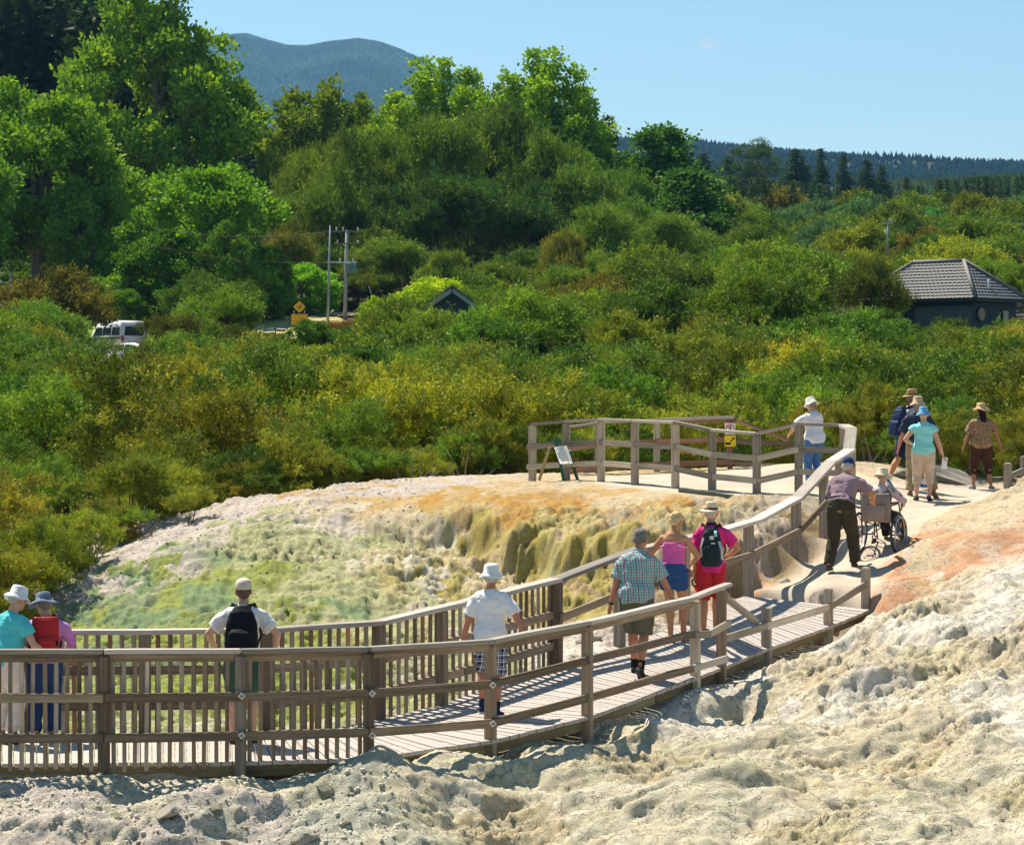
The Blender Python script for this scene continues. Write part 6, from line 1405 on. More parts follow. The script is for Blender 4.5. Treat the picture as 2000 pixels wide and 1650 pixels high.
def sprays(rng, C, ctint, tw, nl, tl, ll, lw, center, upb=.55, outw=.8, flat=.7, curl=.5, tv=.2):
    """tw twigs from every clump centre, nl small leaves set along each twig"""
    K = len(C); cen = np.asarray(center, float)
    od = C - cen; od = od / (np.linalg.norm(od, axis=-1, keepdims=True) + 1e-6)
    d = od[:, None, :] * outw + rng.normal(0, 1, (K, tw, 3)) * np.array([.75, .75, .5]) + np.array([0, 0, upb])
    d = d / np.linalg.norm(d, axis=-1, keepdims=True)
    L = tl * rng.uniform(.5, 1.25, (K, tw, 1))
    base = C[:, None, :] + rng.normal(0, 1, (K, tw, 3)) * tl * .35 * np.array([1, 1, flat])
    s = np.linspace(.08, 1, nl)[None, None, :, None] * np.ones((K, tw, 1, 1))
    s = s + rng.uniform(-.04, .04, s.shape)
    p = base[:, :, None, :] + d[:, :, None, :] * L[:, :, None, :] * s
    p[..., 2] -= curl * (L[:, :, None, 0] * s[..., 0] ** 2) * .35
    p = p + rng.normal(0, 1, p.shape) * tl * .07
    ld = d[:, :, None, :] + rng.normal(0, 1, p.shape) * .75
    ld = ld / np.linalg.norm(ld, axis=-1, keepdims=True)
    w = np.cross(ld, rng.normal(0, 1, p.shape)); w = w / (np.linalg.norm(w, axis=-1, keepdims=True) + 1e-6)
    sc = rng.uniform(.6, 1.3, s.shape)
    Lv = ld * ll * sc; W_ = w * lw * sc
    v = np.stack([p, p + Lv * .5 + W_, p + Lv, p + Lv * .5 - W_], -2).reshape(-1, 3)
    tint = ctint[:, None, None, :] * rng.uniform(1 - tv, 1 + tv, (K, tw, 1, 1)) * np.ones((1, 1, nl, 1)) * rng.uniform(.85, 1.15, (K, tw, nl, 1))
    t = np.repeat(tint.reshape(-1, 3), 4, 0)
    return v, np.arange(len(v)).reshape(-1, 4), t
def sph(rng, n, up=0.0):
    d = rng.normal(0, 1, (n, 3)); d[:, 2] += up
    return d / np.linalg.norm(d, axis=1, keepdims=True)
def clump_tint(rng, n, a, b):
    k = rng.beta(1.4, 1.4, (n, 1)); return np.array(a) * (1 - k) + np.array(b) * k

def stems_mesh(rng, targets, base_r, spread=0.15, seg=5):
    bm = bmesh.new()
    for t in targets:
        t = Vector(t); b = Vector((rng.uniform(-spread, spread), rng.uniform(-spread, spread), -0.25))
        m = b.lerp(t, .5) + Vector((rng.uniform(-.12, .12), rng.uniform(-.12, .12), 0.12)) * t.length * 0.4
        pts = [b, b.lerp(m, .5) * 1.0, m, m.lerp(t, .55), t]
        tube(bm, pts, [base_r, base_r * .8, base_r * .55, base_r * .35, base_r * .12], seg)
    return bm
def scrub_mesh(seed, H=2.6, Rx=1.7, nb=9, m=12, tw=8, nl=14, tl=.34, ll=.075, lw=.011, a=(1, 1, 1), b=(.6, .7, .5), lo=0.18, stems=9, upb=.55, lobe=.42, lz=.17, zlow=0.0):
    """tea-tree shrub: separate flattened tufts of fine sprays carried on fanning stems"""
    rng = np.random.default_rng(seed); C = []
    for k in range(nb):
        an = 2 * math.pi * (k * .381966 * 1.0) + rng.uniform(-.4, .4); rad = math.sqrt((k + .5) / nb) * .78
        zt = .50 + .34 * (1 - rad) + rng.uniform(-.16 - zlow, .14)
        c = np.array([math.cos(an) * rad * Rx, math.sin(an) * rad * Rx, H * zt])
        d = sph(rng, m, .5); rr = rng.uniform(.35, 1.0, (m, 1)); q = rng.uniform(.75, 1.25)
        C.append(c + d * rr * np.array([Rx * lobe, Rx * lobe, H * lz]) * q)
    C = np.concatenate(C); C = C[C[:, 2] > H * lo]
    tint = clump_tint(rng, len(C), a, b)
    v, q, t = sprays(rng, C, tint, tw, nl, tl, ll, lw, np.array([0, 0, H * .2]), upb)
    me = mesh_np('crown', v, q, t)
    st = rng.choice(len(C), min(stems, len(C)), replace=False)
    bm = stems_mesh(rng, C[st] * np.array([.9, .9, .95]), 0.035 * H / 2.6)
    bmesh.ops.recalc_face_normals(bm, faces=bm.faces)
    mt = bpy.data.meshes.new('trunk'); bm.to_mesh(mt); bm.free()
    return me, mt
def broad_mesh(seed, H, Rx, env, nlobe=34, nc=22, nl=32, ll=.42, lw=.16, cr=.55, lr=2.2, a=(1, 1, 1), b=(.6, .7, .4), trunk_r=.45, trunk_h=.3, limbs=9, lean=0.0, flat=.8, fork=1):
    """broad-leaved tree: env(t) gives the crown radius (fraction of Rx) at height fraction t of the crown"""
    rng = np.random.default_rng(seed)
    z0 = H * trunk_h; lobes = []
    tries = 0
    while len(lobes) < nlobe and tries < 6000:
        tries += 1
        t = rng.uniform(0.0, 1.0); rr = env(t) * Rx
        if rng.random() > (env(t) + .25): continue
        an = rng.uniform(0, 2 * math.pi); rad = rr * math.sqrt(rng.uniform(.15, 1.0)); 
        p = np.array([math.cos(an) * rad + lean * t, math.sin(an) * rad, z0 + t * (H - z0) - .3 * lr])
        if all(np.linalg.norm((p - l) / np.array([1, 1, .8])) > lr * .62 for l in lobes): lobes.append(p)
    lobes = np.array(lobes); C = []; Cc = []
    for l in lobes:
        r = lr * rng.uniform(.5, 1.3); d = sph(rng, nc, .35)
        C.append(l + d * r * np.array([1, 1, .78]) * rng.uniform(.6, 1.05, (nc, 1))); Cc.append(np.repeat(l[None], nc, 0))
    C = np.concatenate(C); Cc = np.concatenate(Cc)
    tint = clump_tint(rng, len(C), a, b)
    v, q, t = leaves_at(rng, C, tint, nl, rng.uniform(.6, 1.3, len(C)) * cr, ll, lw, flat, .15, 1.0, Cc, tv=.22)
    me = mesh_np('crown', v, q, t)
    bm = bmesh.new()
    top = Vector((lean * .6, 0, H * .8)); tr = [Vector((0, 0, -.5)), Vector((rng.uniform(-.2, .2), 0, z0 * .6)), Vector((lean * .2, rng.uniform(-.2, .2), z0 * 1.1)), Vector((lean * .4, 0, H * .6)), top]
    for f in range(fork):
        o = Vector((rng.uniform(-1, 1), rng.uniform(-.6, .6), 0)) * (0 if fork == 1 else trunk_r * 1.4)
        tube(bm, [p + o * (1 + i * .9) for i, p in enumerate(tr)], [trunk_r * 1.25 / fork ** .4, trunk_r * .9 / fork ** .4, trunk_r * .7 / fork ** .4, trunk_r * .4, trunk_r * .08], 8)
    for l in lobes[rng.choice(len(lobes), min(limbs, len(lobes)), replace=False)]:
        l = Vector(l); s = Vector((lean * .2, 0, max(z0 * .7, min(l.z - (l.xy.length) * .7, H * .6))))
        m = s.lerp(l, .5) + Vector((0, 0, .08 * l.length))
        tube(bm, [s, m, l], [trunk_r * .42, trunk_r * .26, trunk_r * .08], 6)
    bmesh.ops.recalc_face_normals(bm, faces=bm.faces)
    mt = bpy.data.meshes.new('trunk'); bm.to_mesh(mt); bm.free()
    return me, mt
def conifer_mesh(seed, H, Rb, tiers=16, a=(1, 1, 1), b=(.6, .7, .6), open_=0.0, nl=26, ll=.5):
    rng = np.random.default_rng(seed); C = []; O = []
    for k in range(tiers):
        t = k / (tiers - 1); z = H * (.14 + .84 * t); rr = Rb * (1 - t) ** .8 * rng.uniform(.75, 1.1) + .15
        nb = max(4, int(9 * (1 - t) + 4))
        for j in range(nb):
            if rng.random() < open_: continue
            an = rng.uniform(0, 6.28); e = rr * rng.uniform(.7, 1.1)
            for s in np.linspace(.25, 1, max(2, int(e / .5))):
                C.append((math.cos(an) * e * s, math.sin(an) * e * s, z - .18 * e * s + rng.uniform(-.1, .1))); O.append((0, 0, z - .3))
    C = np.array(C); O = np.array(O)
    v, q, t = leaves_at(rng, C, clump_tint(rng, len(C), a, b), nl, .3, ll, .09, .35, .1, .9, O)
    me = mesh_np('crown', v, q, t); bm = bmesh.new()
    tube(bm, [Vector((0, 0, -.5)), Vector((0, 0, H * .5)), Vector((0, 0, H))], [Rb * .07 + .08, Rb * .045 + .05, .03], 6)
    mt = bpy.data.meshes.new('trunk'); bm.to_mesh(mt); bm.free()
    return me, mt

def plant(name, meshes, loc, s, rz, col, label, cat, group, parts=True, bark=M_BARK, leaf=M_LEAF, sz=None, rx=0):
    sc3 = (s, s, sz if sz else s)
    if parts:
        o = empty(name, loc, label, cat, group, rz); o.scale = sc3
        c = link('crown', meshes[0], None, o); t = link('trunk', meshes[1], None, o)
        if not meshes[0].materials: meshes[0].materials.append(leaf)
        if not meshes[1].materials: meshes[1].materials.append(bark)
        c.color = (*col, 1)
    else:
        if not meshes[0].materials: meshes[0].materials.append(leaf)
        o = link(name, meshes[0], None, None, loc); o.rotation_euler = (0, 0, rz); o.scale = sc3; o.color = (*col, 1)
        tag(o, label, cat, group)
    return o
# ------------------------------------------------------------------ prototypes (several variants each)
TA = (1.55, 1.4, .8); TB = (.42, .56, .62)  # dark second tint paints shade contrast into random leaf clumps
SCR = [scrub_mesh(100 + i, 2.6, 1.45 + .2 * (i % 3), 9 + i % 3, 14, 12, 17, .30, .078, .013, TA, TB, lo=.02, upb=(.5, 1.1, .15)[i % 3], zlow=(.14, .05, .18)[i % 3], lobe=(.42, .34, .48)[i % 3], lz=(.17, .2, .09)[i % 3]) for i in range(7)]
KAN = [scrub_mesh(200 + i, 4.2, 2.5, 10, 15, 11, 14, .55, .16, .026, TA, TB, lo=.22, stems=10, upb=(.3, .8, .05)[i % 3], lz=(.13, .16, .08)[i % 3], lobe=(.42, .34, .45)[i % 3]) for i in range(6)]
KTR = [scrub_mesh(300 + i, 9.0, 4.4, 15, 20, 10, 12, .95, .27, .042, TA, TB, lo=.30, stems=16, upb=.35, lobe=.36, lz=.13) for i in range(4)]
def spire_mesh(seed, H, Rx, nlead=15, a=(1.3, 1.2, .7), b=(.6, .7, .5)):
    """open tree of steeply rising leaders, each its own ragged spire"""
    rng = np.random.default_rng(seed); C = []; Cc = []; bm = bmesh.new()
    tube(bm, [Vector((0, 0, -.5)), Vector((0, 0, H * .3)), Vector((.2, 0, H * .62))], [.38, .3, .12], 7)
    for k in range(nlead):
        an = k * 2.4 + rng.uniform(-.3, .3); rad = Rx * math.sqrt((k + .3) / nlead); top = H * (1.0 - .38 * (rad / Rx) ** 1.6) * rng.uniform(.93, 1.0)
        p0 = np.array([0, 0, H * .22]); p1 = np.array([math.cos(an) * rad * .75, math.sin(an) * rad * .75, H * .52]); p2 = np.array([math.cos(an) * rad, math.sin(an) * rad, top])
        tube(bm, [Vector(p0), Vector(p1), Vector(p2)], [.2, .12, .03], 5)
        for t in np.linspace(.12, 1, 17):
            c = (1 - t) ** 2 * p0 + 2 * t * (1 - t) * p1 + t * t * p2
            r = (2.0 - 1.15 * t) * rng.uniform(.7, 1.2); m = int(15 - 7 * t); d = sph(rng, m, .3)
            C.append(c + d * r * rng.uniform(.3, 1, (m, 1))); Cc.append(np.repeat(c[None] - np.array([[0, 0, .5]]), m, 0))
    C = np.concatenate(C); Cc = np.concatenate(Cc)
    v, q, t = leaves_at(rng, C, clump_tint(rng, len(C), a, b), 22, .26, .34, .13, .8, .1, 1.0, Cc, tv=.22)
    me = mesh_np('crown', v, q, t); bmesh.ops.recalc_face_normals(bm, faces=bm.faces)
    mt = bpy.data.meshes.new('trunk'); bm.to_mesh(mt); bm.free()
    return me, mt

KEEP = []   # (x0, x1, y0, y1, d): stretches of the picture that nearer growth leaves open
def top_limit(px, halfw, d, ptop, pbot):
    """highest row a plant at distance d may reach so that the things behind stay in view"""
    lim = -1e9
    for (x0, x1, y0, y1, kd) in KEEP:
        if d < kd and px + halfw > x0 and px - halfw < x1 and ptop < y1: lim = max(lim, y1)
    return lim
KEEP += [(184, 276, 628, 670, 160), (242, 276, 678, 690, 140), (186, 235, 600, 630, 175), (205, 262, 604, 628, 200), (512, 600, 618, 656, 176), (565, 606, 585, 640, 176), (606, 632, 625, 640, 190),
         (636, 696, 440, 618, 190), (822, 922, 560, 596, 132), (1772, 2070, 502, 582, 138), (1830, 2070, 582, 626, 138), (1722, 1745, 425, 488, 190), (5, 35, 535, 590, 200)]
def proj(x, y, z): return 1000 + x / y * F, HY - z / y * F
SCOL = [(0.275, 0.297, 0.045), (0.237, 0.281, 0.045), (0.171, 0.267, 0.045), (0.342, 0.342, 0.050), (0.132, 0.248, 0.041), (0.290, 0.263, 0.050)]
KCOL = [(0.158, 0.245, 0.034), (0.186, 0.260, 0.039), (0.121, 0.226, 0.039), (0.251, 0.294, 0.039), (0.158, 0.260, 0.034), (0.218, 0.196, 0.039)]
words_c = {0: 'yellow-green', 1: 'olive-green', 2: 'soft green', 3: 'golden-green', 4: 'bright green', 5: 'golden-brown'}
def side(px):
    return ('at the far left edge', 'on the left', 'left of centre', 'in the middle', 'right of centre', 'on the right', 'at the far right')[max(0, min(6, int((px + 60) / 2120 * 7)))]
nS = nK = 0; far_list = []
rng = np.random.default_rng(5)
def try_plant(x, y, Hm, wm, fac):
    """returns (height, px, ok)"""
    z = gz(x, y) if y < 58 else float(vz(x, y)); px, pb = proj(x, y, z); 
    H = Hm * fac; _, pt = proj(x, y, z + H); hw = wm * .75 / y * F
    lim = top_limit(px, hw, y, pt, pb)
    if lim > -1e8:
        Hn = (HY - lim) / F * y - z
        if Hn < Hm * .17: return None
        H = min(H, Hn)
    return H, px, z
rows_ = []
y = 44.0
while y < 112:
    step = 2.1 + (y - 44) * 0.012; xa = -0.235 * y; xb = 0.235 * y; x = xa + rng.uniform(0, 1.5)
    while x < xb:
        rows_.append((x + rng.uniform(-.7, .7), y + rng.uniform(-.8, .8))); x += step * rng.uniform(.85, 1.25)
    y += step * 0.95
def scrub_edge(x):
    """front edge of the scrub, behind the crest of the thermal ground"""
    px = x / 46 * F + 1000
    return float(np.interp(px, [-300, 0, 100, 170, 250, 330, 450, 600, 760, 900, 1050, 1160, 1450, 1600, 1700, 1850, 2050, 2300],
                           [35.2, 36.2, 38.6, 41.1, 44.3, 46.2, 48.0, 49.2, 50.3, 51.2, 51.8, 52.2, 53.5, 53.5, 50.5, 50.2, 49.5, 48]))
for (x, y) in rows_:
    pass
cand = []
yy = 34.0
while yy < 116:
    step = 2.65 + max(0, yy - 50) * 0.010; x = -0.36 * yy + rng.uniform(0, 1.5)
    while x < 0.30 * yy:
        cx = x + rng.uniform(-.6, .6); cy = yy + rng.uniform(-.7, .7)
        if cy > scrub_edge(cx / cy * 46): cand.append((cx, cy))
        x += step * rng.uniform(.85, 1.2)
    yy += step * .95
low_ = set()
for px_ in list(range(-700, -60, 60)) + list(range(-60, 1000, 24)) + list(range(1000, 2080, 40)):
    e = float(np.interp(px_, [-300, 0, 100, 170, 250, 330, 450, 600, 760, 900, 1050, 1160, 1450, 1600, 1700, 1850, 2050, 2300], [35.2, 36.2, 38.6, 41.1, 44.3, 46.2, 48.0, 49.2, 50.3, 51.2, 51.8, 52.2, 53.5, 53.5, 50.5, 50.2, 49.5, 48])) + rng.uniform(-.3, .7)
    c_ = ((px_ - 1000) / F * e, e); cand.append(c_); low_.add(c_)
cand.sort(key=lambda c: c[1])
for (x, y) in cand:
    e = scrub_edge(x / y * 46); fac = .60 + .85 * rng.random() ** 1.5
    px_ = x / y * F + 1000
    if (x, y) in low_: fac = .26 + .24 * rng.random()
    elif y - e < 2.2: fac = .48 + .45 * rng.random()
    if px_ < 330 and y < 52: fac = min(fac, .62 + .2 * rng.random())
    hpx = 1.0
    if px_ > 1500 and y < 60: hpx = .95
    r = try_plant(x, y, 2.6 * 1.05, 1.8, fac)
    if r is None: continue
    H, px, z = r
    zone = fbm(np.array([x * .11]), np.array([y * .11]), 17, 2)[0]
    warm = np.clip((85 - y) / 40, 0, 1)
    ci = int(rng.choice([0, 1, 2, 3, 4, 5], p=(np.array([.25, .31, .15, .14, .07, .08]) * warm + np.array([.06, .22, .34, .03, .32, .03]) * (1 - warm))))
    c = np.array(SCOL[ci]) * rng.uniform(.65, 1.35)
    lab = '%s tea-tree shrub %s, %s' % (words_c[ci], 'just behind the bare ground' if y - e < 4 else ('in the near scrub' if y < 70 else 'in the middle of the scrub slope'), side(px))
    if nS < 298 and -110 < px < 2110:
        plant('shrub', SCR[int(rng.integers(7))], (x, y, z - .05), H / 2.6 * 1.0, rng.uniform(0, 6.28), c, lab, 'shrub', 'tea-tree shrubs of the scrub slope, %s, %s' % (words_c[ci], side(px)), parts=(y < 72), sz=None); nS += 1
    else: far_list.append((x, y, z, H / 2.6, 0, c))
yy = 112.0; cand = []
while yy < 330:
    step = 4.9 + max(0, yy - 112) * 0.010; x = -0.225 * yy + rng.uniform(0, 3)
    while x < 0.225 * yy:
        cand.append((x + rng.uniform(-1.2, 1.2), yy + rng.uniform(-1.4, 1.4))); x += step * rng.uniform(.85, 1.2)
    yy += step * .95
LAWN = [P(150, 640, 172), P(230, 640, 166), P(300, 640, 168), P(340, 600, 200), P(200, 600, 200)]
def open_zone(px, y):
    if 185 < px < 320 and 161 < y < 205: return True
    if px < 575 and y > 176: return True
    if 455 < px < 700 and 166 < y < 200: return True
    if 170 < px < 300 and 152 < y < 170: return True
    return False
for (x, y) in cand:
    px_ = x / y * F + 1000
    if open_zone(px_, y): continue
    if 130 < y < 152 and 1745 < px_ < 2120: continue
    if 128 < y < 142 and 812 < px_ < 930: continue
    r = try_plant(x, y, 4.2, 2.6, .6 + .8 * rng.random() ** 1.2)
    if r is None: continue
    H, px, z = r
    ci = int(rng.choice(6, p=[.25, .22, .25, .12, .12, .04]))
    c = np.array(KCOL[ci]) * rng.uniform(.6, 1.35)
    if px > 1500 and y > 190 and rng.random() < .25: c = np.array((.10, .20, .11)) * rng.uniform(.8, 1.2)
    lab = '%s kanuka bush %s, %s' % (words_c[ci] if ci != 4 else 'mid green', 'on the middle slope' if y < 160 else ('on the upper slope' if y < 230 else 'near the top of the slope'), side(px))
    if nK < 298: plant('bush', KAN[int(rng.integers(6))], (x, y, z - .1), H / 4.2, rng.uniform(0, 6.28), c, lab, 'bush', 'kanuka bushes of the upper slope, %s, %s' % (words_c[ci], side(px)), parts=False); nK += 1
    else: far_list.append((x, y, z, H / 4.2, 1, c))
# everything past the first 300 of a kind: one mass of scrub, thinner copies of the same sprays
def mass(name, items, label, protos, keep=.16, grow=1.9):
    V = []; Qs = []; T = []; off = 0
    rngm = np.random.default_rng(77)
    arrs = []
    for me in protos:
        n = len(me.vertices); co_ = np.empty(n * 3, np.float32); me.vertices.foreach_get('co', co_); cc = np.empty(n * 4, np.float32); me.attributes['tint'].data.foreach_get('color', cc)
        arrs.append((co_.reshape(-1, 4, 3), cc.reshape(-1, 4, 4)[:, :, :3]))
    for (x, y, z, s, k, c) in items:
        A_, B_ = arrs[k * 5 + int(rngm.integers(5))] if k < 2 else arrs[k]
        sel = rngm.random(len(A_)) < keep
        q_ = A_[sel]; m_ = q_.mean(1, keepdims=True); q_ = m_ + (q_ - m_) * grow
        an = rngm.uniform(0, 6.28); ca, sa = math.cos(an), math.sin(an)
        xx = q_[..., 0] * ca - q_[..., 1] * sa; yy_ = q_[..., 0] * sa + q_[..., 1] * ca
        v = np.stack([xx * s + x, yy_ * s + y, q_[..., 2] * s + z], -1).reshape(-1, 3)
        V.append(v); T.append((B_[sel] * np.asarray(c)).reshape(-1, 3))
    V = np.concatenate(V); T = np.concatenate(T)
    me = mesh_np(name, V, np.arange(len(V)).reshape(-1, 4), T)
    o = link(name, me, M_LEAF); tag(o, label, None, None, 'stuff'); return o
mass('distant_scrub', far_list, 'mass of green scrub filling the slopes between the single bushes', [SCR[i][0] for i in range(5)] + [KAN[i][0] for i in range(5)])
print('shrubs', nS, 'bushes', nK, 'mass', len(far_list))

# ------------------------------------------------------------------ kanuka hill in the middle
KG = 'tall kanuka trees on the central rise'
for i, (px, pt, w_, d, c) in enumerate([
    (560, 300, 150, 236, (0.187, 0.271, 0.043)), (610, 285, 160, 228, (0.194, 0.279, 0.043)), (690, 268, 190, 222, (0.200, 0.279, 0.043)), (770, 262, 200, 226, (0.162, 0.255, 0.043)), (850, 240, 210, 220, (0.157, 0.246, 0.043)), (930, 214, 230, 228, (0.162, 0.246, 0.043)),
    (1010, 222, 220, 226, (0.150, 0.238, 0.043)), (1060, 262, 200, 222, (0.150, 0.246, 0.043)), (1120, 330, 190, 218, (0.162, 0.271, 0.050)), (1190, 330, 180, 232, (0.150, 0.271, 0.050)), (1240, 395, 190, 212, (0.187, 0.305, 0.050)), (1160, 400, 170, 200, (0.187, 0.305, 0.050)), (1290, 420, 180, 205, (0.187, 0.305, 0.050)),
    (570, 380, 170, 212, (0.175, 0.263, 0.043)), (660, 340, 180, 210, (0.162, 0.255, 0.043)), (760, 360, 190, 210, (0.087, 0.170, 0.043)), (850, 350, 190, 208, (0.087, 0.170, 0.043)), (940, 350, 200, 208, (0.082, 0.162, 0.043)), (1030, 370, 200, 208, (0.082, 0.162, 0.043)),  # darkest crowns here have the shade under the mass painted into their colour
    (600, 455, 130, 206, (0.213, 0.255, 0.050)), (725, 448, 160, 206, (0.200, 0.271, 0.050)), (790, 470, 150, 200, (0.162, 0.255, 0.043)), (560, 440, 130, 200, (0.213, 0.221, 0.050)), (870, 490, 130, 178, (0.187, 0.271, 0.050)), (1100, 455, 110, 176, (0.263, 0.255, 0.055)), (1110, 520, 140, 160, (0.187, 0.289, 0.050)), (775, 590, 110, 168, (0.162, 0.255, 0.050)), (700, 500, 100, 200, (0.175, 0.238, 0.050))]):
    x = (px - 1000) / F * d; z = float(vz(x, d)); H = (HY - pt) / F * d - z; wm = w_ / F * d
    o = plant('kanuka_tree', KTR[i % 4], (x, d, z), wm / 9.4, i * 1.7, c, '%s kanuka tree with feathery crown on the central rise, %s' % (('tall', 'broad', 'dark', 'spreading')[i % 4], side(px)), 'tree', KG, True, sz=H / 8.6)
# ------------------------------------------------------------------ broad-leaved trees
dome = lambda t: math.sin(math.pi * min(1, max(0, .12 + t * .86))) ** .6
tall = lambda t: (.55 + .45 * math.sin(math.pi * min(1, t * 1.1 + .1))) * (1 if t < .6 else max(.05, 1 - (t - .6) / .42 * .75))
cone = lambda t: max(.12, (1 - t) ** .55 * (.6 + .4 * min(1, t * 4)))
B1 = broad_mesh(401, 25, 8.8, tall, 72, 20, 46, .46, .16, .44, 2.3, (1.25, 1.15, .7), (.55, .68, .6), .55, .16, 14)
B2 = broad_mesh(402, 17, 7.4, dome, 52, 20, 44, .40, .14, .38, 1.9, (1.2, 1.15, .7), (.5, .62, .55), .5, .31, 15, fork=3)
B3 = broad_mesh(403, 13, 5.5, dome, 40, 20, 42, .34, .125, .34, 1.6, (1.2, 1.15, .7), (.55, .68, .6), .3, .10, 9)
B4 = spire_mesh(404, 14, 5.2, 14, (1.35, 1.15, .6), (.5, .68, .55))
B5 = spire_mesh(405, 20, 5.6)
B6 = broad_mesh(406, 16, 5.0, tall, 44, 18, 36, .45, .17, .5, 1.7, (1.1, 1.1, .8), (.6, .7, .6), .35, .1, 8)
def tree_at(protos, Hp, Wp, px, pt, w_, d, c, label, name='broadleaf_tree', rz=0.0, group=None, bark=M_BARKG, pbase=None, leaf=M_BROAD):
    x = (px - 1000) / F * d; z = float(vz(x, d)); 
    if pbase: z = -(pbase - HY) / F * d
    H = (HY - pt) / F * d - z
    return plant(name, protos, (x, d, z), w_ / F * d / Wp, rz, c, label, 'tree', group, True, bark, leaf, sz=H / Hp)
tree_at(B1, 25, 18.5, 305, -60, 400, 236, (0.228, 0.380, 0.039), 'tallest bright green oak-like tree towering over the left of the photo')
tree_at(B2, 17, 15.5, 70, 175, 400, 206, (0.209, 0.370, 0.039), 'wide green tree with pale forked limbs at the left edge', rz=1.0)
tree_at(B2, 17, 15.5, -120, 240, 300, 190, (0.163, 0.316, 0.045), 'green tree cut off by the left edge', rz=2.2)
tree_at(B3, 13, 11.8, 395, 298, 290, 190, (0.192, 0.370, 0.039), 'rounded dark green tree above the yellow road sign', rz=.4)
tree_at(B3, 13, 11.8, 300, 390, 190, 196, (0.182, 0.352, 0.039), 'smaller green tree between the two big ones on the left', rz=2.4)
tree_at(B3, 13, 11.8, 180, 330, 200, 200, (0.201, 0.352, 0.045), 'green tree behind the white van', rz=3.4)
tree_at(B3, 13, 11.8, 460, 420, 140, 184, (0.146, 0.278, 0.039), 'dark tree with a short trunk on the lawn by the road sign', rz=3.9)
tree_at(B3, 13, 11.8, 335, 440, 210, 187, (0.101, 0.219, 0.028), 'dense green tree filling the foot of the large oak-like tree', rz=4.4)
tree_at(B3, 13, 11.8, 245, 560, 90, 184, (0.135, 0.275, 0.028), 'low green tree overhanging the lawn behind the van', rz=5.4)
tree_at(B3, 13, 11.8, 130, 420, 170, 215, (0.095, 0.206, 0.028), 'dark green tree below the pale forked limbs on the left', rz=.3)
tree_at(B3, 13, 11.8, 60, 500, 170, 218, (0.081, 0.164, 0.028), 'low dark tree behind the short pale pole on the left', rz=1.3)
tree_at(B3, 13, 11.8, 520, 470, 110, 190, (0.121, 0.261, 0.028), 'green tree left of the power lines', rz=2.2)
tree_at(B3, 13, 11.8, 400, 520, 190, 184, (0.095, 0.206, 0.028), 'low dark green tree behind the brownish flat-topped shrub', rz=3.2)
tree_at(B3, 13, 11.8, 590, 508, 160, 196, (0.238, 0.501, 0.039), 'low bright green tree behind the power poles', rz=5.1)
tree_at(B3, 13, 11.8, 215, 530, 110, 190, (0.219, 0.370, 0.039), 'low leafy tree with reddish flowers left of the lawn', rz=.9)
tree_at(B4, 14, 11.2, 622, 155, 290, 262, (.18, .27, .035), 'maple-like tree with spiky top in front of the blue mountain', rz=.5)
tree_at(B5, 20, 12.2, 760, 195, 190, 262, (0.270, 0.430, 0.043), 'yellow-green tree low between the maple and the tall tree', rz=4.0)
tree_at(B5, 20, 12.2, 862, 98, 300, 258, (0.270, 0.430, 0.043), 'tall yellow-green tree with open spires, left of the pair', rz=1.1)
tree_at(B5, 20, 12.2, 1060, 82, 310, 250, (0.257, 0.430, 0.043), 'tall yellow-green tree with open spires, right of the pair', rz=2.7)
tree_at(B5, 20, 12.2, 1120, 200, 210, 246, (0.189, 0.356, 0.043), 'lower green flank tree beside the tall spired tree', rz=3.7)
tree_at(B5, 20, 12.2, 700, 172, 210, 268, (.17, .27, .035), 'green tree filling in between the maple-like tree and the spired pair', rz=5.2)
tree_at(B5, 20, 12.2, 962, 150, 200, 264, (.19, .30, .035), 'yellow-green tree filling in between the two tall spired trees', rz=.3)
tree_at(B5, 20, 12.2, 1150, 290, 150, 240, (.13, .25, .035), 'green foot of the tall spired tree group on its right side', rz=1.9)
tree_at(B6, 16, 10.8, 1285, 250, 235, 244, (0.095, 0.222, 0.043), 'dark green tree standing right of the central rise', rz=.6)
tree_at(B6, 16, 10.8, 1340, 330, 190, 236, (0.081, 0.193, 0.043), 'dark green lower tree leaning out right of the central rise', rz=2.6)
tree_at(B3, 13, 11.8, 845, 530, 190, 152, (0.493, 0.613, 0.039), 'bright lime-yellow tree behind the small gabled roof', rz=1.6)
tree_at(B3, 13, 11.8, 745, 570, 90, 150, (0.436, 0.575, 0.039), 'small lime-yellow tree beside the guy wire', rz=2.9)
tree_at(B6, 16, 10.8, 50, -40, 90, 330, (0.121, 0.208, 0.048), 'upper tree with drooping boughs in the top left corner', rz=2.0)
tree_at(B3, 13, 11.8, 1412, 362, 120, 262, (0.274, 0.334, 0.077), 'low tree with pinkish flower heads right of the dark tree', rz=1.9)
tree_at(B3, 13, 11.8, 1588, 455, 50, 225, (0.547, 0.666, 0.077), 'small lime bush in the dark scrub on the right', rz=.2)
tree_at(B3, 13, 11.8, 1395, 462, 46, 215, (0.620, 0.445, 0.077), 'small golden bush with tufted leaves right of centre', rz=.8)
tree_at(B3, 13, 11.8, 1812, 395, 80, 260, (0.109, 0.352, 0.142), 'blue-green bush on the upper right slope', rz=1.3)
tree_at(B3, 13, 11.8, 1895, 365, 90, 270, (0.238, 0.260, 0.045), 'rounded olive tree on the upper right slope', rz=2.1)
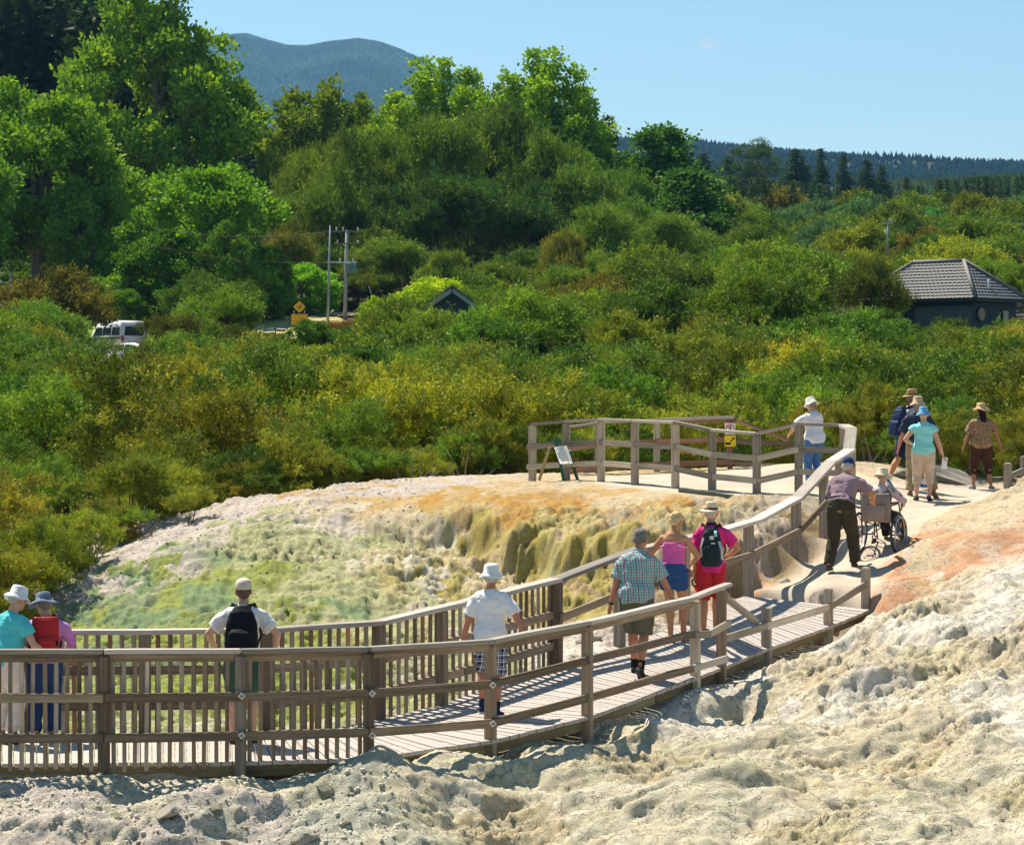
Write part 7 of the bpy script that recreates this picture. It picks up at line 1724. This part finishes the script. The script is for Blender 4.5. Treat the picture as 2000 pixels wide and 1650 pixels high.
# reddish and grey-green shrubs by the poles
for i, (px, pt, w_, d, c, lab) in enumerate([(1705, 508, 150, 126, (.13, .16, .035), 'large olive kanuka hiding the left end of the tiled house'), (1990, 622, 110, 128, (.20, .21, .05), 'feathery shrub before the right wall of the tiled house'), (660, 622, 90, 158, (.26, .13, .045), 'reddish-brown shrub at the foot of the power poles'), (720, 610, 110, 155, (.24, .14, .045), 'reddish-brown shrub right of the power poles'),
        (545, 655, 70, 150, (.22, .19, .05), 'golden-brown shrub below the yellow road sign'), (610, 650, 60, 150, (.18, .27, .04), 'bright green shrub below the yellow road sign'), (865, 604, 130, 122, (.15, .24, .09), 'grey-green shrub in front of the small gabled roof'),
        (338, 604, 120, 135, (.16, .17, .035), 'flat-topped tea-tree in front of the lawn'), (420, 590, 95, 150, (.21, .17, .045), 'brownish flat-topped tea-tree left of the road sign'), (330, 660, 170, 112, (.12, .16, .035), 'dark open tea-tree with bare forked stems below the white van'),
        (60, 592, 190, 140, (.20, .20, .045), 'broad flat tea-tree at the left edge below the tall trees'), (465, 632, 130, 130, (.10, .14, .035), 'dark spreading tea-tree right of the parked vehicles'), (440, 690, 190, 105, (.13, .19, .04), 'layered tea-tree in the left scrub')]):
    x = (px - 1000) / F * d; z = float(vz(x, d)); H = (HY - pt) / F * d - z
    plant('tea_tree', KAN[i % 5], (x, d, z), w_ / F * d / 5.6, i * 1.3, c, lab, 'shrub', None, True, sz=H / 4.2)
# ------------------------------------------------------------------ conifers
CF = [conifer_mesh(500 + i, 16, 3.6, 17, (1.1, 1.05, .9), (.6, .75, .8), .08 * i) for i in range(3)]
PINE = broad_mesh(520, 16, 4.2, lambda t: .3 + .7 * t * (1.25 - t) * 2.4, 26, 14, 34, .5, .05, .5, 1.3, (1.1, 1.1, .9), (.6, .75, .8), .28, .35, 12, flat=.5)
for i, (px, pt, w_, d, k, c, lab) in enumerate([(1555, 292, 95, 470, 0, (.06, .12, .05), 'broad dark conifer on the right skyline'), (1603, 290, 48, 460, 1, (.06, .13, .06), 'narrow twin-topped conifer on the right skyline'), (1648, 300, 55, 465, 2, (.07, .13, .05), 'ragged conifer right of the twin-topped one'),
        (1693, 312, 60, 465, 0, (.055, .12, .06), 'drooping conifer, fourth along the right skyline'), (1722, 322, 50, 470, 1, (.07, .13, .06), 'shortest of the five conifers on the right skyline'), (1349, 278, 26, 480, 1, (.06, .11, .06), 'thin conifer top behind the dark green tree'),
        (1190, 226, 95, 330, 2, (.045, .085, .05), 'dark pine right of the tall yellow-green tree'), (1375, 300, 80, 430, 0, (.07, .13, .05), 'conifer between the dark tree and the open pine'), (1425, 305, 90, 440, 2, (.09, .15, .05), 'conifer left of the open pine'), (1770, 345, 40, 500, 1, (.08, .14, .05), 'small conifer on the far right ridge'),
        (20, 60, 170, 300, 2, (.07, .12, .04), 'conifer with drooping boughs at the left edge')]):
    x = (px - 1000) / F * d; z = float(vz(x, d)); H = (HY - pt) / F * d - z
    plant('conifer', CF[k], (x, d, z), w_ / F * d / 7.0, i * .9, c, lab, 'tree', None, True, M_BARK, M_LEAF, sz=H / 16.2)
d = 430; x = (1476 - 1000) / F * d; z = float(vz(x, d)); plant('pine_tree', PINE, (x, d, z), .95, 0, (.08, .14, .05), 'open crowned pine rising above the skyline right of centre', 'tree', None, True, M_BARK, M_LEAF, sz=((HY - 280) / F * d - z) / 16)
# dense dark wood on the rise behind the left trees, and a belt of wood along the right
wood = []
rngw = np.random.default_rng(9)
for i in range(330):
    d = rngw.uniform(262, 430); px = rngw.uniform(-150, 560 if d > 300 else 520); x = (px - 1000) / F * d
    if px > 430 and d < 300: continue
    hmax = float(np.interp(px, [-150, 180, 330, 430, 470, 520, 560], [-80, -60, 60, 150, 260, 330, 380])); z = float(vz(x, d)); H = min(26, (HY - hmax) / F * d - z)
    if H < 3: continue
    wood.append((x, d, z, H / 16., 10 + int(rngw.integers(3)), np.array((.035, .07, .035)) * rngw.uniform(.7, 1.3)))
for i in range(420):
    d = rngw.uniform(300, 640); px = rngw.uniform(480, 2150); x = (px - 1000) / F * d
    hmax = float(np.interp(px, [450, 700, 1150, 1350, 1500, 1750, 1850, 2150], [330, 330, 300, 340, 350, 375, 350, 335])); z = float(vz(x, d)); H = min(9, (HY - hmax) / F * d - z)
    if H < 2: continue
    wood.append((x, d, z, H / 16., 10 + int(rngw.integers(3)), np.array((.075, .13, .06)) * rngw.uniform(.7, 1.4)))
mass('woodland', wood, 'dark conifer wood on the rise behind the left trees and along the far slope', [SCR[0][0]] * 10 + [CF[i][0] for i in range(3)], .22, 1.8)

# ------------------------------------------------------------------ far hills with plantation forest
def hill(name, prof, d0, d1, back, mat):
    """ridge whose skyline passes through prof (photo column, row) at distance d1, rising from d0"""
    n = 160; pxs = np.linspace(prof[0][0], prof[-1][0], n); tops = np.interp(pxs, [p[0] for p in prof], [p[1] for p in prof])
    rows = []
    for k in range(26):
        t = k / 25; d = d0 + (d1 - d0) * t
        x = (pxs - 1000) / F * d; ztop = (HY - tops) / F * d1; zb = vz(x, d) - 15
        z = zb + (ztop - zb) * (t ** .9) + (fbm(x * 10.4 / d1 + 5, np.full(n, d) * 10.4 / d1, 33, 4) - .5) * (150 if d1 > 5000 else d1 * .012) * math.sin(math.pi * t)
        if t == 1: z = ztop
        rows.append(np.stack([x, np.full(n, d), z], 1))
    x = (pxs - 1000) / F * (d1 + back); rows.append(np.stack([x, np.full(n, d1 + back), (HY - tops) / F * d1 - back * .35], 1))
    V = np.concatenate(rows); ii = np.arange(len(V)).reshape(27, n)
    Qh = np.stack([ii[:-1, :-1], ii[:-1, 1:], ii[1:, 1:], ii[1:, :-1]], -1).reshape(-1, 4)
    tag(link(name, mesh_np(name, V, Qh, None, True), mat), kind='structure')
    return V[:26 * n].reshape(26, n, 3)
M_HILL = mat_basic('forest_floor', (0.02, 0.035, 0.018), 0.95, 0.3, .02)
h1 = hill('mountain', [(200, 150), (330, 95), (420, 78), (480, 74), (520, 86), (560, 97), (600, 98), (640, 90), (700, 84), (740, 90), (780, 104), (820, 122), (900, 165), (1000, 230), (1120, 290), (1300, 330)], 3600, 6500, 900, M_HILL)
h2 = hill('hills', [(1100, 300), (1250, 300), (1380, 308), (1450, 317), (1550, 325), (1650, 335), (1750, 344), (1850, 356), (1950, 362), (2100, 362), (2400, 360)], 1500, 3000, 800, M_HILL)
h3 = hill('hills', [(1700, 372), (1800, 366), (1880, 362), (1950, 357), (2000, 356), (2400, 350)], 560, 800, 300, M_HILL)
M_FOREST = mat_leaf('pine_forest', 0.0, 0.0)
def forest(name, H, n, hh, rr, seed, label, c):
    rng = np.random.default_rng(seed); V = []; T = []
    a = rng.uniform(0, H.shape[0] - 1.001, n) ; a = (H.shape[0] - 1.001) * (a / (H.shape[0] - 1)) ** .75; b = rng.uniform(0, H.shape[1] - 1.001, n)
    m = n // 6; a[:m] = H.shape[0] - 1.001 - rng.random(m) * .3
    i = a.astype(int); j = b.astype(int); fa = (a - i)[:, None]; fb = (b - j)[:, None]
    p = (H[i, j] * (1 - fb) + H[i, j + 1] * fb) * (1 - fa) + (H[i + 1, j] * (1 - fb) + H[i + 1, j + 1] * fb) * fa
    h = rng.uniform(.6, 1.25, n) * hh; r = h * rr * rng.uniform(.8, 1.2, n); tips = p + np.stack([rng.normal(0, .3, n), rng.normal(0, .3, n), h], 1)
    K = 5; Vv = [tips]
    for k in range(K):
        an = 2 * math.pi * k / K + rng.uniform(0, 1, n); Vv.append(p + np.stack([np.cos(an) * r, np.sin(an) * r, h * .05], 1))
    V = np.stack(Vv, 1).reshape(-1, 3); base = np.arange(n)[:, None] * (K + 1)
    Qf = np.concatenate([np.concatenate([base, base + 1 + k, base + 1 + (k + 1) % K], 1) for k in range(K)])
    tint = np.repeat(np.array(c) * (rng.uniform(.45, 1.6, (n, 1)) * (.5 + 1.0 * fbm(p[:, 0] * .006, p[:, 1] * .004, 5, 3)[:, None])), K + 1, 0)
    o = link(name, mesh_np(name, V, Qf, tint), M_FOREST); tag(o, label, None, None, 'stuff')
forest('forest', h1, 90000, 11.5, .34, 1, 'pine forest covering the far blue mountain', (.022, .05, .026))
forest('forest', h2, 30000, 6.5, .34, 2, 'pine forest covering the long ridge on the right', (.006, .017, .016))
forest('forest', h3, 9000, 2.6, .36, 3, 'pine plantation along the low far right rise', (.022, .045, .022))

# bare dead shrubs standing among the scrub edge
for i, (px, py, d) in enumerate([(275, 1052, 43.5), (60, 1190, 37.0), (800, 938, 49.6), (1700, 905, 50.2), (1800, 915, 50), (905, 935, 50.4), (150, 1120, 40)]):
    x = (px - 1000) / F * d; rg = np.random.default_rng(900 + i); tg = sph(rg, 9, .5) * np.array([.9, .9, .9]) * rg.uniform(.4, .8); tg[:, 2] = np.abs(tg[:, 2]) + .15
    bm = stems_mesh(rg, tg, .022)
    if i == 0: M_DEAD = mat_basic('bleached_twigs', (.26, .21, .16), .9, .2)
    o = from_bm('dead_shrub', bm, M_DEAD, None, True, loc=(x, d, gz(x, d))); tag(o, 'bare bleached shrub of dead twigs at the scrub edge, %s' % side(px), 'shrub', 'dead shrubs at the scrub edge, %s' % side(px))
# young shrub on the bare slope
x, d = hit(372, 1018, 30, 60); plant('shrub', SCR[1], (x, d, gzr(x, d)), .26, .4, (.30, .33, .06), 'single small yellow-green shrub growing on the bare white slope', 'shrub', None, True)

for i, (px, d, H, c) in enumerate([(520, 62, 2.0, (.07, .20, .03)), (870, 74, 2.4, (.09, .20, .03)), (1280, 60, 1.9, (.10, .22, .03)), (1500, 82, 2.6, (.07, .17, .03)), (1130, 95, 3.0, (.06, .15, .03)), (300, 84, 2.4, (.10, .20, .03)), (700, 100, 3.0, (.07, .16, .03)),
        (1750, 70, 2.2, (.12, .24, .03)), (1900, 96, 3.0, (.08, .18, .03)), (90, 66, 2.0, (.12, .22, .03)), (1010, 120, 3.4, (.06, .15, .035)), (1350, 128, 3.6, (.07, .17, .04)), (1600, 110, 3.2, (.12, .22, .04)), (600, 128, 3.2, (.09, .19, .03)), (1480, 170, 4.2, (.06, .15, .04)), (1800, 200, 4.6, (.06, .14, .05))]):
    x = (px - 1000) / F * d; z = gz(x, d) if d < 58 else float(vz(x, d))
    if px > 1700 and d < 138: H *= .8
    plant('broadleaf_shrub', B3, (x, d, z), H / 13 * 1.15, i * 1.1, c, 'dark glossy broad-leaved shrub among the tea-tree, %s, %s' % ('near' if d < 85 else ('halfway up' if d < 130 else 'high on the slope'), side(px)), 'shrub', 'broad-leaved shrubs among the tea-tree, %s, %s' % ('near' if d < 85 else ('halfway up' if d < 130 else 'high on the slope'), side(px)), True, M_BARK, M_BROAD)
# ================================================================== camera and light
cam = bpy.data.cameras.new('camera'); co = bpy.data.objects.new('camera', cam); COL.objects.link(co)
co.location = (0, 0, 0); co.rotation_euler = (R(90), 0, 0)
cam.sensor_width = 36; cam.lens = 90; cam.shift_y = (HY - 825) / 2000.0
cam.clip_start = 0.5; cam.clip_end = 14000
SC.camera = co
SUN_EL = 57.0; SUN_AZ = -36.0     # azimuth from +y towards +x (negative: left), the sun stands behind the scene on the left
sd = Vector((math.sin(R(SUN_AZ)) * math.cos(R(SUN_EL)), math.cos(R(SUN_AZ)) * math.cos(R(SUN_EL)), math.sin(R(SUN_EL))))
sl = bpy.data.lights.new('sun', 'SUN'); so = bpy.data.objects.new('sun', sl); COL.objects.link(so)
sl.energy = 5.0; sl.angle = R(0.55); sl.color = (1.0, 0.92, 0.76)
so.rotation_euler = (-sd).to_track_quat('-Z', 'Y').to_euler(); so.location = sd * 60
w = bpy.data.worlds.new('World'); SC.world = w; w.use_nodes = True
nt = w.node_tree; nt.nodes.clear()
out = N(nt, 'ShaderNodeOutputWorld'); bg = N(nt, 'ShaderNodeBackground'); bg.inputs['Strength'].default_value = 0.07
sky = N(nt, 'ShaderNodeTexSky'); sky.sky_type = 'NISHITA'; sky.sun_disc = False
sky.sun_elevation = R(SUN_EL); sky.sun_rotation = R(SUN_AZ); sky.altitude = 300; sky.air_density = 1.0; sky.dust_density = 0.25; sky.ozone_density = 2.0
hsn = N(nt, 'ShaderNodeHueSaturation'); hsn.inputs['Saturation'].default_value = 1.12; hsn.inputs['Hue'].default_value = 0.485
L_(nt, sky.outputs[0], hsn.inputs['Color'])
# one small scrap of cloud
tc = N(nt, 'ShaderNodeTexCoord'); cd = P(1384, 86, 1.0).normalized()
vs = N(nt, 'ShaderNodeVectorMath', operation='SUBTRACT'); vs.inputs[1].default_value = cd; L_(nt, tc.outputs['Generated'], vs.inputs[0])
vm = N(nt, 'ShaderNodeMapping'); vm.inputs['Scale'].default_value = (210, 210, 360); L_(nt, vs.outputs[0], vm.inputs['Vector'])
vl = N(nt, 'ShaderNodeVectorMath', operation='LENGTH'); L_(nt, vm.outputs[0], vl.inputs[0])
nn = noise(nt, vm.outputs[0], 1.3, 4)
cf = math_(nt, 'MULTIPLY', mapr(nt, vl.outputs['Value'], 1.3, 0.0, 0, 1, True), mapr(nt, nn, 0.35, 0.65, 0, 1.1))
tn = mixc(nt, 1.0, hsn.outputs[0], (1.12, 1.07, .98), 'MULTIPLY')
cl = mixc(nt, cf, tn, (6.5, 6.6, 6.9))
L_(nt, cl, bg.inputs['Color']); L_(nt, bg.outputs[0], out.inputs[0])
SC.view_settings.view_transform = 'Standard'; SC.view_settings.look = 'None'; SC.view_settings.gamma = 1.0; SC.view_settings.exposure = 0.84
SC.view_settings.use_curve_mapping = False
SC.cycles.use_denoising = True
SC.cycles.max_bounces = 6; SC.cycles.diffuse_bounces = 3; SC.cycles.glossy_bounces = 2; SC.cycles.transmission_bounces = 3; SC.cycles.volume_bounces = 0

# ------------------------------------------------------------------ the air
M_HAZE, nt, out = nt_new('haze_air')
pv = N(nt, 'ShaderNodeVolumePrincipled'); pv.inputs['Color'].default_value = (0.24, 0.54, 1.0, 1); pv.inputs['Density'].default_value = 0.000062; pv.inputs['Anisotropy'].default_value = 0.2
L_(nt, pv.outputs[0], out.inputs['Volume'])
bm = bmesh.new(); add_box(bm, Vector((900, 3850, 440)), (8600, 8100, 1000)); hz = from_bm('haze', bm, M_HAZE); tag(hz, 'thin blue summer haze over the valley', None, None, 'stuff')
